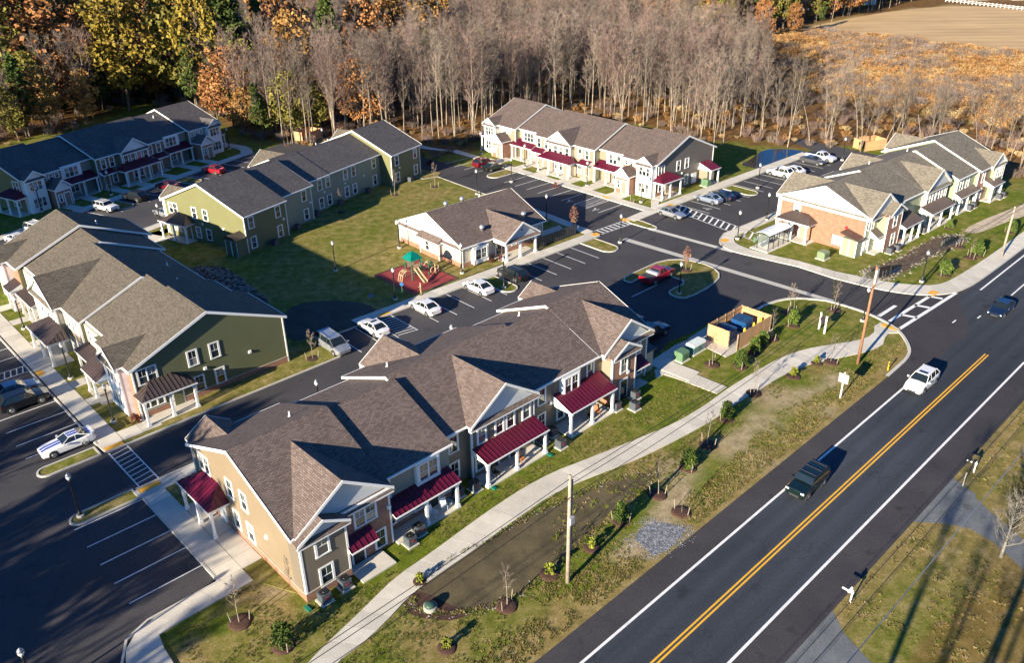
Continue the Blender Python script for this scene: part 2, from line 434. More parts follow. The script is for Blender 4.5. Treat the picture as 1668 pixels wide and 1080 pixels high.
# ------------------------------------------------------------------ ground sheet with painted zones of cover
forest = [g(*p) for p in [(-500,300),(0,240),(110,215),(230,165),(345,195),(400,225),(450,235),(520,238),(600,235),(660,250),(700,262),(740,258),(790,236),(830,195),(1000,200),(1130,232),(1200,235),(1262,240)]]
forest += [g(*p) for p in [(1330,242),(1420,240),(1500,262),(1600,285),(1700,300)]] + [Vector((420,300,0)), Vector((500,1500,0)), Vector((-900,1500,0)), Vector((-420,200,0))]
field = [g(*p) for p in [(1290,52),(1315,44),(1370,32),(1460,16),(1560,8),(1668,14),(1900,30),(1950,130),(1668,88),(1560,75),(1450,62),(1370,56)]]
marsh = [g(*p) for p in [(1130,70),(1250,55),(1310,50),(1370,57),(1450,64),(1560,78),(1668,90),(1900,110),(1900,320),(1668,215),(1560,195),(1440,175),(1330,150),(1230,110)]]
verge = [RF.at(-60, 2.3), RF.at(57, 2.3)]
verge2 = [RF.at(-60, -9.3), RF.at(120, -9.3)]

def paint_mesh(x0, x1, y0, y1, st):
    nx = int(round((x1-x0)/st)); ny = int(round((y1-y0)/st))
    X, Y = np.meshgrid(np.linspace(x0, x1, nx+1), np.linspace(y0, y1, ny+1))
    P = np.stack([X.ravel(), Y.ravel()], 1); Z = np.zeros(len(P))
    idx = np.arange((nx+1)*(ny+1)).reshape(ny+1, nx+1)
    F_ = np.stack([idx[:-1, :-1].ravel(), idx[:-1, 1:].ravel(), idx[1:, 1:].ravel(), idx[1:, :-1].ravel()], 1)
    me = bpy.data.meshes.new('ground'); me.vertices.add(len(P)); me.vertices.foreach_set('co', np.column_stack([P, Z]).ravel())
    me.loops.add(F_.size); me.loops.foreach_set('vertex_index', F_.ravel())
    me.polygons.add(len(F_)); me.polygons.foreach_set('loop_start', np.arange(0, F_.size, 4)); me.polygons.foreach_set('loop_total', np.full(len(F_), 4))
    me.update(calc_edges=True)
    n1 = vnoise(P, .12, 1)*.6+vnoise(P, .4, 2)*.4; n2 = vnoise(P, .25, 5)
    dry = np.full(len(P), .28)+.35*(n1-.5)
    dv = pdist(P, verge); dry = np.maximum(dry, (1-sm(dv, .8, 3.6+4*(n1-.5)))*.9)
    dv2 = pdist(P, verge2); dry = np.maximum(dry, (1-sm(dv2, .6, 3.5))*.8)
    dry = np.maximum(dry, .62*(RF_v(P) < -9.3))
    for (cx, cy, r_) in [(430,955,3.2),(300,1075,2.5),(455,1000,2.2),(1060,760,3.5),(1160,720,3),(1250,640,3),(1010,640,2),(1130,610,2.5),(1330,600,2),(920,1010,2.5),(700,1050,3),(650,330,7),(585,380,4),(690,310,4),(1560,430,3)]:
        c = g(cx, cy); dry = np.maximum(dry, .8*(1-sm(np.hypot(P[:,0]-c.x, P[:,1]-c.y), r_*.3, r_*(.8+n2))))
    fo = sm(sdf(P, forest)+6*(n2-.5), -1.5, 5)
    fo = np.maximum(fo, .55*(RF_v(P) < -15)*sm(n1, .25, .6)*(P[:, 1] < 110)); bare = np.zeros(len(P))
    for (cx, cy, r_) in [(1100,770,2.8),(1200,735,2.5),(1275,650,3.5),(1240,690,2.5),(1330,665,2.2),(1000,830,1.6),(455,960,1.5),(470,925,1.2),(1590,425,0),(1640,210,0),(1235,750,2)]:
        if r_:
            c = g(cx, cy); bare = np.maximum(bare, .8*(1-sm(np.hypot(P[:,0]-c.x, P[:,1]-c.y), r_*.2, r_*(.7+n2))))
    trk = [g(*p) for p in [(1000,925),(1055,870),(1110,800),(1150,765),(1205,715),(1262,662),(1330,632),(1365,615)]]
    bare = np.maximum(bare, (1-sm(pdist(P, trk), .25, 1.0+1.5*vnoise(P, .5, 9)))*sm(vnoise(P, .3, 12), .15, .45)*.95)
    fl = sm(sdf(P, field)+3*(n2-.5), -1, 2); ms = sm(sdf(P, marsh)+8*(n2-.5), -2, 4)
    colr = np.stack([np.clip(dry, 0, 1), fo*(1-fl)*(1-ms), np.clip(np.maximum(bare, 0), 0, 1), np.ones(len(P))], 1)
    ca = me.color_attributes.new('zone', 'FLOAT_COLOR', 'POINT'); ca.data.foreach_set('color', colr.astype(np.float32).ravel())
    c2 = np.stack([fl, ms, n1, np.ones(len(P))], 1)
    cb = me.color_attributes.new('zone2', 'FLOAT_COLOR', 'POINT'); cb.data.foreach_set('color', c2.astype(np.float32).ravel())
    return me
def RF_v(P): dx, dy = P[:,0]-RF.x, P[:,1]-RF.y; return -dx*RF.s + dy*RF.c

def grassmat(name, zoned=True):
    m, nt, b = newmat(name); p = geo(nt)
    sp = nt.nodes.new('ShaderNodeSeparateColor'); s2 = nt.nodes.new('ShaderNodeSeparateColor')
    if zoned:
        a1 = nt.nodes.new('ShaderNodeAttribute'); a1.attribute_name = 'zone'; nt.links.new(a1.outputs['Color'], sp.inputs[0])
        a2 = nt.nodes.new('ShaderNodeAttribute'); a2.attribute_name = 'zone2'; nt.links.new(a2.outputs['Color'], s2.inputs[0])
    f1 = noise(nt, 0.09, 3, 0.6, p); f2 = noise(nt, 0.8, 5, 0.7, p); f3 = noise(nt, 6.0, 3, 0.7, p)
    green = ramp(nt, f2, [(0.25, (0.055, 0.085, 0.008)), (0.5, (0.112, 0.145, 0.014)), (0.8, (0.20, 0.19, 0.032))])
    tan = ramp(nt, f2, [(0.25, (0.13, 0.105, 0.03)), (0.5, (0.24, 0.18, 0.065)), (0.8, (0.38, 0.30, 0.15))])
    if zoned:
        ad = nt.nodes.new('ShaderNodeMath'); ad.operation = 'MULTIPLY_ADD'; nt.links.new(f2, ad.inputs[0]); ad.inputs[1].default_value = 0.9; nt.links.new(sp.outputs[0], ad.inputs[2])
        ad2 = nt.nodes.new('ShaderNodeMath'); ad2.operation = 'MULTIPLY_ADD'; nt.links.new(f1, ad2.inputs[0]); ad2.inputs[1].default_value = 1.1; nt.links.new(ad.outputs[0], ad2.inputs[2])
        k = ramp(nt, ad2.outputs[0], [(0.86, 0.0), (1.0, 0.6)]) if False else None
        mr = nt.nodes.new('ShaderNodeMapRange'); nt.links.new(ad2.outputs[0], mr.inputs[0]); mr.inputs[1].default_value = 1.16; mr.inputs[2].default_value = 1.80
        c = mixc(nt, green, tan, mr.outputs[0])
        litter = ramp(nt, noise(nt, 0.5, 6, 0.75, p), [(0.3, (0.055, 0.032, 0.014)), (0.5, (0.15, 0.078, 0.028)), (0.72, (0.29, 0.17, 0.06))])
        c = mixc(nt, c, litter, sp.outputs[1])
        dirt = ramp(nt, noise(nt, 1.2, 6, 0.75, p), [(0.3, (0.19, 0.145, 0.075)), (0.7, (0.50, 0.40, 0.25))])
        c = mixc(nt, c, dirt, sp.outputs[2])
        fld = ramp(nt, noise(nt, 0.10, 6, 0.7, p), [(0.3, (0.32, 0.20, 0.09)), (0.7, (0.45, 0.32, 0.17))])
        c = mixc(nt, c, fld, s2.outputs[0])
        mar = ramp(nt, noise(nt, 0.25, 6, 0.75, p), [(0.3, (0.16, 0.08, 0.035)), (0.5, (0.33, 0.20, 0.085)), (0.7, (0.45, 0.32, 0.16))])
        c = mixc(nt, c, mar, s2.outputs[1])
    else:
        mr = nt.nodes.new('ShaderNodeMapRange'); nt.links.new(f2, mr.inputs[0]); mr.inputs[1].default_value = 0.45; mr.inputs[2].default_value = 0.85
        c = mixc(nt, green, tan, mr.outputs[0])
    c = mixc(nt, c, ramp(nt, f3, [(0.25, 0.62), (0.75, 1.35)]), 1.0, 'MULTIPLY')
    nt.links.new(c, b.inputs['Base Color']); b.inputs['Roughness'].default_value = 0.95; b.inputs['Specular IOR Level'].default_value = 0.1
    bump(nt, b, f3, 0.5, 0.05)
    return m
M['ground'] = grassmat('grass_ground'); M['lawn'] = M['ground']
def ground_part(name, me):
    me.materials.append(M['ground']); o = bpy.data.objects.new(name, me); COL.objects.link(o); o['kind'] = 'structure'; return o
ground_part('ground', paint_mesh(-160, 160, 10, 250, 0.8))
for nm, b_ in (('far_ground', (-1500, 1500, 250, 2500)), ('far_ground', (-1500, -160, -300, 250)), ('far_ground', (160, 1500, -300, 250)), ('near_ground', (-160, 160, -300, 10))):
    ground_part(nm, paint_mesh(*b_, 10 if b_[3] < 300 else 5 if False else 10))

# ------------------------------------------------------------------ asphalt
road = [RF.at(-80, 2.3), RF.at(49.5, 2.1), RF.at(55, 2.2), RF.at(57.4, 3.0), RF.at(60.4, 5.4), RF.at(61.7, 7.75), RF.at(62.4, 10.7), RF.at(62.2, 14.4),
        RF.at(68.9, 17.9), RF.at(69.6, 12.3), RF.at(71.2, 8.3), RF.at(73.7, 6.0), RF.at(76.2, 5.0), RF.at(80.8, 4.4), RF.at(300, 4.4), RF.at(300, -9.3), RF.at(-80, -9.3)]
flat('road', road, 0.012, M['asphaltS'])
flat('road_lanes', [RF.at(-80, -0.05), RF.at(66, -0.05), RF.at(74, 4.3), RF.at(300, 4.3), RF.at(300, -6.75), RF.at(-80, -6.75)], 0.016, M['asphaltR'])
base = [g(*p) for p in [(-120,1500),(150,1200),(216,1075),(216.6,1050),(221.6,1029.6),(251.8,1007),(302,979)]]
base += [DF.at(-3.6, 6.3), DF.at(-3.6, 21.55), DF.at(44, 21.55), DF.at(44, 12), DF.at(45.5, 4.4), DF.at(50, 5.5), DF.at(53.2, 5.0), DF.at(60, 5.0)]
base += [g(1229.6, 505.2), g(1245, 496.3), g(1272.6, 487.4), g(1302, 485), RF.at(62.2, 14.5), RF.at(68.9, 18)]
base += [FF.at(-12.3, 5.4), FF.at(-13.4, 10.4), FF.at(-14.4, 14.8), FF.at(-12.9, 17.9), FF.at(-9.4, 19.4), FF.at(46, 19.4), FF.at(46, 48)]
base += [EF.at(5, 44), EF.at(5, -4.5), EF.at(4, -5.4), EF.at(-30, -5.4), EF.at(-35.3, -9.2), EF.at(-42, -11), EF.at(-60, -12)]
base += [AF.at(60, -6.5), AF.at(44, -6.5), AF.at(-50, -6.5), CF.at(-160, -30), CF.at(-160, -90)]
flat('parking_lot', base, 0.010, M['asphalt'])
fm_, fnt, fb_ = newmat('dry_field'); fp = geo(fnt)
fmp = fnt.nodes.new('ShaderNodeMapping'); fnt.links.new(fp, fmp.inputs[0]); fmp.inputs['Rotation'].default_value = (0, 0, .5); fmp.inputs['Scale'].default_value = (.02, .22, 1)
fc = ramp(fnt, noise(fnt, 1.0, 6, .7, fmp.outputs[0]), [(.3, (.38, .235, .10)), (.7, (.62, .43, .21))]); fc = mixc(fnt, fc, ramp(fnt, noise(fnt, .03, 3, .6, fp), [(.3, .82), (.7, 1.1)]), 1.0, 'MULTIPLY')
fnt.links.new(fc, fb_.inputs['Base Color']); fb_.inputs['Roughness'].default_value = .95
flat('field', smooth(field, 1, True), .02, fm_)
drv = [RF.at(9.3, -9.25), RF.at(15.8, -9.25), RF.at(14.4, -10.8), RF.at(13.0, -14), RF.at(12, -22), RF.at(-4, -22), RF.at(2, -12)]
flat('driveway', drv, 0.009, M['asphaltOld'])
drv2 = [RF.at(28.9, -9.25), RF.at(37.0, -9.25), RF.at(36.0, -11.5)] + [g(*p) for p in [(1590,812),(1625,845),(1668,880),(1760,930),(1760,1010),(1668,930),(1620,885),(1580,862),(1540,853)]]
flat('driveway', drv2, 0.009, M['asphaltOld'])

# lines on the main road
mk = MB()
def rect(m, fr, u0, u1, v0, v1, z):
    m.face([fr.at(u0, v0, z), fr.at(u1, v0, z), fr.at(u1, v1, z), fr.at(u0, v1, z)])
def seg(m, a, b, w, z):
    a = Vector(a[:2]); b = Vector(b[:2]); n = (b-a).normalized(); n = Vector((-n.y, n.x))*w/2
    m.face([(*(a-n), z), (*(b-n), z), (*(b+n), z), (*(a+n), z)])
ZM = 0.020
rect(mk, RF, -80, 49.6, -0.1, 0.1, ZM); rect(mk, RF, -80, 62.5, -6.85, -6.65, ZM); rect(mk, RF, 78.2, 300, 3.2, 3.4, ZM)
rect(mk, RF, 79.2, 300, -0.05, 0.12, ZM); rect(mk, RF, 90, 300, -6.85, -6.65, ZM)
seg(mk, RF.at(60.83, 5.86), RF.at(75.3, 5.1), .42, ZM); seg(mk, RF.at(61.94, 7.5), RF.at(72.4, 7.0), .42, ZM)
for t in (64.6, 68.3, 71.9): seg(mk, RF.at(t, 7.3), RF.at(t+.5, 5.6), .5, ZM)
mk.face([RF.at(*p, ZM) for p in [(62.4, 8.75), (66.6, 8.62), (66.5, 9.05), (62.3, 9.2)]])
for p in [(66.6,2.2),(69.8,0.6),(72.6,-1.2)]: rect(mk, RF, p[0], p[0]+1.0, p[1]-.08, p[1]+.08, ZM)
mk.build('road_line', M['wpaint'])['kind'] = 'structure'
my = MB()
for v in (-3.2, -3.5): rect(my, RF, -80, 61.5, v-.07, v+.07, ZM)
for v in (-3.2, -3.5): rect(my, RF, 100, 300, v-.07, v+.07, ZM)
my.build('centre_line', M['ypaint'])['kind'] = 'structure'

# flush concrete bands across the entry drive
flat('concrete_band', [EF.at(8.7, -17.4), EF.at(40.2, -15.2), EF.at(40.2, -14.3), EF.at(8.7, -16.3)], 0.016, M['kerb'])
flat('concrete_band', [EF.at(8.7, -11.4), EF.at(22.6, -10.2), EF.at(22.6, -9.4), EF.at(8.7, -10.5)], 0.016, M['kerb'])

# ------------------------------------------------------------------ lawns, raised to kerb height
ZL = 0.09
def lawn(pts, z=ZL, name='lawn'):
    P = [Vector((p[0], p[1], 0)) for p in pts]
    xs = [p.x for p in P]; ys = [p.y for p in P]
    m = MB(); m.prism([(p.x, p.y) for p in P], 'z', 0.0, z); o = m.build(name, M['lawn'])
    me = o.data; V_ = np.array([v.co[:2] for v in me.vertices])
    # cover zones sampled at the corners: dry grass only
    n1 = vnoise(V_, .12, 1); A = np.stack([.5+.3*(n1-.5), n1*0, n1*0, n1*0+1], 1).astype(np.float32)
    me.color_attributes.new('zone', 'FLOAT_COLOR', 'POINT').data.foreach_set('color', A.ravel())
    B = np.stack([n1*0, n1*0, n1, n1*0+1], 1).astype(np.float32)
    me.color_attributes.new('zone2', 'FLOAT_COLOR', 'POINT').data.foreach_set('color', B.ravel())
    o['kind'] = 'structure'; return o
big = [BF.at(45, -1.5), g(711.7, 288.3), g(788.3, 316.7), g(878, 350), g(950, 372), GF.at(22, -2.75), GF.at(11, -2.4), GF.at(-16.8, -2.75), GF.at(-19.3, -2.75),
       GF.at(-19.3, -4.6), GF.at(-23.2, -4.7)]
corner = [DF.at(23.7, 33.0), DF.at(23.9, 31.0), DF.at(23.3, 29.6), DF.at(21.8, 28.85)]
big += corner + [DF.at(-1.9, 28.85), CF.at(-0.2, -18.55), CF.at(-46, -18.55), CF.at(-50, -8), CF.at(-50, 14), BF.at(-8, 17), BF.at(-3, 22), BF.at(45, 22)]
lawn(big)
kerb([DF.at(-3.3, 28.72), DF.at(21.8, 28.72), DF.at(23.4, 29.45), DF.at(24.05, 31.0), DF.at(23.9, 33.2)] , side=1)
kerb([GF.at(-23.4, -4.75), GF.at(-16.4, -4.75)])
kerb([g(711.7, 288.3), g(788.3, 316.7), g(878, 350), g(952, 373)], w=.2)
kerb([BF.at(-3, 22.1), BF.at(45, 22.1), BF.at(45, 16), g(690, 292), g(711.7, 288.3)], w=.2, side=-1)
# lawn round the near townhouse row, street side
lawn([DF.at(-1.75, 4.7), DF.at(-1.75, 19.9), DF.at(44, 19.9), DF.at(44, 10), DF.at(44.5, 5), DF.at(30, 5), DF.at(0, 1)], 0.07)

# ------------------------------------------------------------------ islands
def island(pts, k=2, nm='island', lw=ZL):
    P = smooth(pts, k, True) if k else [Vector(p[:2]) for p in pts]
    a = sum(P[i].x*P[(i+1) % len(P)].y-P[(i+1) % len(P)].x*P[i].y for i in range(len(P)))
    if a < 0: P = P[::-1]
    kerb(P, True, .17); lawn(offset(P, .15, True), lw)
def stadium(fr, u0, u1, v0, v1, end, r=None):
    """finger island: rounded at one end ('u0','u1','v0','v1')"""
    r = r or min(abs(v1-v0), abs(u1-u0))/2; pts = []
    if end == 'v0':
        c = (u0+u1)/2; pts = [fr.at(u0, v1)]+[fr.at(c-(u1-u0)/2*math.cos(t), v0+r-r*math.sin(t)) for t in np.linspace(0, math.pi, 9)]+[fr.at(u1, v1)]
    if end == 'v1':
        c = (u0+u1)/2; pts = [fr.at(u0, v0)]+[fr.at(c-(u1-u0)/2*math.cos(t), v1-r+r*math.sin(t)) for t in np.linspace(0, math.pi, 9)]+[fr.at(u1, v0)]
    if end == 'u1':
        c = (v0+v1)/2; pts = [fr.at(u0, v0)]+[fr.at(u1-r+r*math.sin(t), c-(v1-v0)/2*math.cos(t)) for t in np.linspace(0, math.pi, 9)]+[fr.at(u0, v1)]
    if end == 'u0':
        c = (v0+v1)/2; pts = [fr.at(u1, v0)]+[fr.at(u0+r-r*math.sin(t), c-(v1-v0)/2*math.cos(t)) for t in np.linspace(0, math.pi, 9)]+[fr.at(u1, v1)]
    return pts
island([DF.at(*p) for p in [(59.2,18.5),(59.4,20.3),(62.65,20.4),(68.3,20.4),(70.7,18.2),(71.3,14.4),(69.5,11.6),(65.8,10.6),(60.6,10.6),(59.8,11.6),(60.0,13.2),(61.1,13.7),(64.6,13.6),(64.5,16.2),(64.3,18.4),(60.8,18.6)]], 1)
z20 = lambda x, y: g(20+x/5.4, 660+y/5.4)
island(stadium(DF, -9.0, -3.75, 28.8, 30.5, 'u0'), 0)
island(stadium(DF, -9.2, -3.75, 20.1, 21.8, 'u0'), 0)
island(stadium(GF, -0.9, 1.7, -10.2, -4.85, 'v0'), 0)           # by the dark suv
island(stadium(GF, 18.2, 21.2, -10.2, -4.7, 'v0'), 0)
island(stadium(EF, -29.2, -26.4, -11.1, -5.4, 'v0'), 0)
island(stadium(EF, 5.2, 11.0, 12.6, 15.4, 'u1'), 0)
island([EF.at(*p) for p in [(3.6,-10.0),(5.0,-9.2),(9.0,-9.6),(9.6,-10.4),(9.0,-11.2),(4.2,-11.4)]], 1)
island(stadium(AF, 22.6, 25.6, -11.6, -6.6, 'v0'), 0)
island(stadium(AF, 7.8, 10.6, -11.8, -6.6, 'v0'), 0)

# ------------------------------------------------------------------ pavements of concrete slabs
walk('footpath', [DF.at(-3.55, v) for v in (6.3, 21.4)], [DF.at(-1.75, v) for v in (6.3, 21.4)], 1.5)
walk('footpath', [DF.at(-1.75, 21.4), DF.at(46, 21.4)], [DF.at(-1.75, 19.9), DF.at(46, 19.9)], 2.0)
walk('footpath', smooth([DF.at(-1.75, 6.28), DF.at(-8.8, 6.28), DF.at(-10.6, 5.6), DF.at(-11.6, 3.8), DF.at(-12.0, 1.2), DF.at(-12.6, -2), DF.at(-14, -5), DF.at(-16, -9)], 2),
     smooth([DF.at(-1.75, 4.68), DF.at(-8.4, 4.65), DF.at(-9.0, 4.5), DF.at(-9.1, 4.2), DF.at(-9.2, 1.4), DF.at(-9.8, -2), DF.at(-11, -5), DF.at(-13, -9)], 2), 1.6)
walk('footpath', [DF.at(-1.72, 7.9), DF.at(-1.72, 6.3)], [DF.at(-0.1, 7.9), DF.at(-0.1, 6.3)], 1.6)
raised('porch_pad', [DF.at(-1.7, 7.92), DF.at(-0.08, 7.92), DF.at(-0.08, 16.4), DF.at(-1.7, 16.4)], 0, .115, M['conc'])
kerb([DF.at(-3.72, 21.3), DF.at(-3.72, 6.45), DF.at(-8.9, 6.45), DF.at(-10.75, 5.7), DF.at(-11.75, 3.9), DF.at(-12.2, 1)], side=1)
kerb([DF.at(-3.6, 21.6), DF.at(46, 21.6)], side=-1)
# front path of the big olive row
walk('footpath', [CF.at(2.3, -20.3), CF.at(-70, -20.3)], [CF.at(2.3, -18.55), CF.at(-70, -18.55)], 1.6)
kerb([CF.at(1.2, -20.48), CF.at(-70, -20.48)], side=1)
for u0, u1, v1 in [(2.3, 0.5, -14.8), (-6.1, -7.7, -16.4), (-10.8, -12.4, -15.6), (-18.0, -20.6, -16.6), (-23.2, -25.0, -15.6), (-31.0, -32.6, -15.0), (-36.2, -38, -15.4)]:
    walk('footpath', [CF.at(u0, -18.5), CF.at(u0, v1)], [CF.at(u1, -18.5), CF.at(u1, v1)], 1.8, .115)
# community building and central stalls
walk('footpath', [GF.at(-19.2, -4.6), GF.at(22.6, -4.6)], [GF.at(-19.2, -2.8), GF.at(22.6, -2.8)], 2.0)
kerb([GF.at(-19.2, -4.75), GF.at(22.4, -4.75)], side=1)
walk('footpath', [GF.at(21.4, -2.75), GF.at(22.4, 8.2), GF.at(22.2, 16)], [GF.at(23.1, -2.75), GF.at(23.9, 8.2), GF.at(23.8, 16)], 2.0)
walk('footpath', [GF.at(20.6, 1.0), GF.at(15.8, 1.0)], [GF.at(21.4, 2.6), GF.at(15.8, 2.6)], 2.0, .115)
# walks in front of the crimson-porch row
walk('footpath', [EF.at(-46, -5.2), EF.at(4.3, -5.2)], [EF.at(-46, -3.6), EF.at(4.3, -3.6)], 2.0)
kerb([EF.at(-35, -5.38), EF.at(4.3, -5.38)], side=1)
for u0, u1, v1 in [(-3.4, -6.6, -1.0), (-9.8, -12.2, 1.4), (-15.0, -17.8, -0.2), (-21, -23.8, -1.5), (-27.2, -29.2, 1.5), (-33, -35.4, -0.4)]:
    walk('footpath', [EF.at(u0, -3.55), EF.at(u0, v1)], [EF.at(u1, -3.55), EF.at(u1, v1)], 2.2, .115)
walk('footpath', [EF.at(-46, -5.2), EF.at(-52, -8), EF.at(-62, -9)], [EF.at(-44, -3.6), EF.at(-50, -6), EF.at(-60, -7)], 2.5, .11)
walk('footpath', [EF.at(2.8, -3.5), EF.at(2.8, 42)], [EF.at(4.75, -3.5), EF.at(4.75, 42)], 2.0)
walk('footpath', [EF.at(3.0, -5.2), EF.at(3.4, -10.6)], [EF.at(4.9, -3.6), EF.at(5.2, -10.2)], 2.0)
kerb([EF.at(4.93, -3.0), EF.at(4.93, 42)], side=1)
walk('footpath', [EF.at(2.8, -3.4), EF.at(0.2, -0.2)], [EF.at(2.8, -1.6), EF.at(1.6, 0.4)], 2.0, .11)
# pavement at the bus shelter, the corner and up the main road
co = [FF.at(*p) for p in [(46, 19.4), (-9.4, 19.35), (-12.9, 17.9), (-14.3, 14.8), (-13.4, 10.4), (-12.3, 5.4)]] + [RF.at(68.95, 17.9), RF.at(69.6, 12.3), RF.at(71.2, 8.3), RF.at(73.7, 6.0), RF.at(76.2, 5.0), RF.at(80.8, 4.4), RF.at(103, 4.3), RF.at(190, 4.3)]
ci = [FF.at(*p) for p in [(46, 17.8), (-9.0, 17.75), (-11.3, 16.6), (-12.0, 14.0), (-11.6, 10.0), (-10.7, 6.4)]] + [RF.at(71.0, 19), RF.at(72.2, 12.7), RF.at(74.6, 8.4), RF.at(77.0, 7.2), RF.at(80.5, 6.9), RF.at(89, 6.5), RF.at(103, 6.4), RF.at(190, 6.4)]
def piece(P, a, b): return P[a:b+1]
walk('pavement', piece(co, 0, 1), piece(ci, 0, 1), 2.0)
walk('pavement', smooth(piece(co, 1, 5), 2), smooth(piece(ci, 1, 5), 2), 1.7)
walk('pavement', piece(co, 5, 6), piece(ci, 5, 6), 1.8)
walk('pavement', smooth(piece(co, 6, 12), 2), smooth(piece(ci, 6, 12), 2), 1.8)
walk('pavement', piece(co, 12, 13), piece(ci, 12, 13), 2.2)
kerb(piece(co, 0, 1)+smooth(piece(co, 1, 5), 2)[1:]+smooth(piece(co, 6, 12), 2)+[co[13]], side=-1, w=.16)
ke = [g(1160, 541), g(1229.6, 505.2), g(1245, 496.3), g(1272.6, 487.4), g(1302, 485), g(1345, 489), RF.at(62.3, 14.4), RF.at(62.44, 10.7), RF.at(61.64, 7.75), RF.at(60.4, 5.44), RF.at(57.4, 3.0), RF.at(55.06, 2.16), RF.at(51.8, 2.05), RF.at(49.4, 2.0)]
strip('kerb', smooth(ke[1:6], 1)+smooth(ke[6:], 2), 0.0, -.32, .13, M['kerb'], h=.13)
# winding path by the main road
pl = [(1460,541),(1440,533),(1425,545),(1400,555),(1360,561),(1320,567),(1280,579),(1240,600),(1187,632),(1150,660),(1100,690),(1050,711),(1000,731),(950,751),(900,770),(850,797),(800,830),(750,866),(700,903),(640,944),(590,995),(540,1042),(502,1080),(462,1130),(420,1200)]
pr = [(1470,550),(1445,545),(1442,562),(1415,573),(1370,583),(1325,592),(1285,606),(1250,627),(1200,657),(1165,683),(1120,708),(1060,739),(1010,760),(960,779),(905,802),(860,833),(815,865),(772,897),(725,929),(668,970),(628,1015),(585,1055),(548,1080),(512,1130),(475,1200)]
PLc = [RF.at(61.0, 8.1), RF.at(59.8, 8.4)]+[g(*p) for p in pl[2:]]; PRc = [RF.at(60.0, 5.2), RF.at(58.6, 6.6)]+[g(*p) for p in pr[2:]]
walk('winding_path', smooth(PLc, 1), smooth(PRc, 1), 1.55, .06)
a_ = [g(*p) for p in [(1076,600),(1100,600),(1187,632)]]
walk('footpath', [g(1066,603), g(1093,594), g(1184,631)], [g(1068,617), g(1083,610), g(1168,642)], 1.5, .055)
walk('footpath', smooth([DF.at(44.2, 4.2), DF.at(46.9, 4.2), DF.at(49.8, 4.6), DF.at(53.2, 3.8)], 1), smooth([DF.at(44.2, 2.0), DF.at(46.0, 2.2), DF.at(50, 2.9), DF.at(53.2, 2.6)], 1), 1.8, .1)
walk('footpath', [DF.at(44.3, -1.2), DF.at(46.6, -.9)], [DF.at(44.2, 2.1), DF.at(46.4, 2.3)], 2.0, .09)
raised('dumpster_pad', [DF.at(*p) for p in [(51.9, 4.4), (51.3, -1.0), (53.4, -1.2), (60.6, -1.2), (60.6, 4.8)]], 0, .07, M['conc'])
# walks at the teal row and the shaded row behind it
walk('footpath', [AF.at(-40, -6.4), AF.at(43, -6.4)], [AF.at(-40, -4.6), AF.at(43, -4.6)], 3.0)
kerb([AF.at(43, -6.55), AF.at(-40, -6.55)], side=-1)
for u in (4.2, 8.6, 13.8, 18.2, 23.6, 29.5, 33.8): walk('footpath', [AF.at(u, -4.5), AF.at(u, 0)], [AF.at(u+1.7, -4.5), AF.at(u+1.7, 0)], 2.2, .11)
walk('footpath', [AF.at(43, -6.4), AF.at(46, -3), AF.at(46.5, 10)], [AF.at(41.5, -4.6), AF.at(44, -2), AF.at(44.5, 10)], 3.0)
walk('footpath', smooth([BF.at(-2.5, 22), BF.at(-5.0, 19.5), BF.at(-4.8, 16), BF.at(-3, 15)], 1), smooth([BF.at(-0.5, 22), BF.at(-1.8, 19.5), BF.at(-1.5, 16.8), BF.at(-1.2, 15)], 1), 2.0)
walk('footpath', [BF.at(-1, 20.4), BF.at(44, 20.4)], [BF.at(-1, 22), BF.at(44, 22)], 3.0)

# tactile paving, play surface, patio slabs
ytac = plain('yellow_tactile_paving', (0.72, 0.36, 0.03), 0.7, var=0.15)
for fr, a in [(DF, (-3.5, -1.7, 20.6, 21.35)), (DF, (-3.3, -1.6, 28.9, 29.6)), (GF, (21.7, 23.0, -4.3, -3.4)), (EF, (3.0, 4.6, -11.2, -10.3)), (EF, (3.9, 4.7, -1.4, 0.2)), (CF, (-17.3, -16.0, -20.3, -19.6)),
              (RF, (60.0, 60.8, 5.8, 7.7)), (GF, (-16.3, -14.6, -4.5, -3.9)), (EF, (-6.4, -4.8, -5.1, -4.5)), (RF, (72.3, 73.8, 6.55, 7.5)), (FF, (-12.3, -11.0, 17.2, 18.2))]:
    raised('tactile_plate', [fr.at(a[0], a[2]), fr.at(a[1], a[2]), fr.at(a[1], a[3]), fr.at(a[0], a[3])], .1, .128, ytac)
walk('footpath', [DF.at(-3.4, 28.9), DF.at(-3.6, 31.6)], [DF.at(-1.6, 28.9), DF.at(-1.6, 32)], 1.6, .115)
play = [GF.at(-9.7, -2.3), GF.at(-2.3, -2.3), GF.at(-2.3, 6.5), GF.at(-9.7, 6.5)]
raised('play_surface', play, 0.0, .10, plain('red_rubber_surface', (0.24, 0.028, 0.03), 0.9, var=0.2, scale=.8))
strip('play_kerb', play, 0, .16, .14, M['black'], True, h=.14)

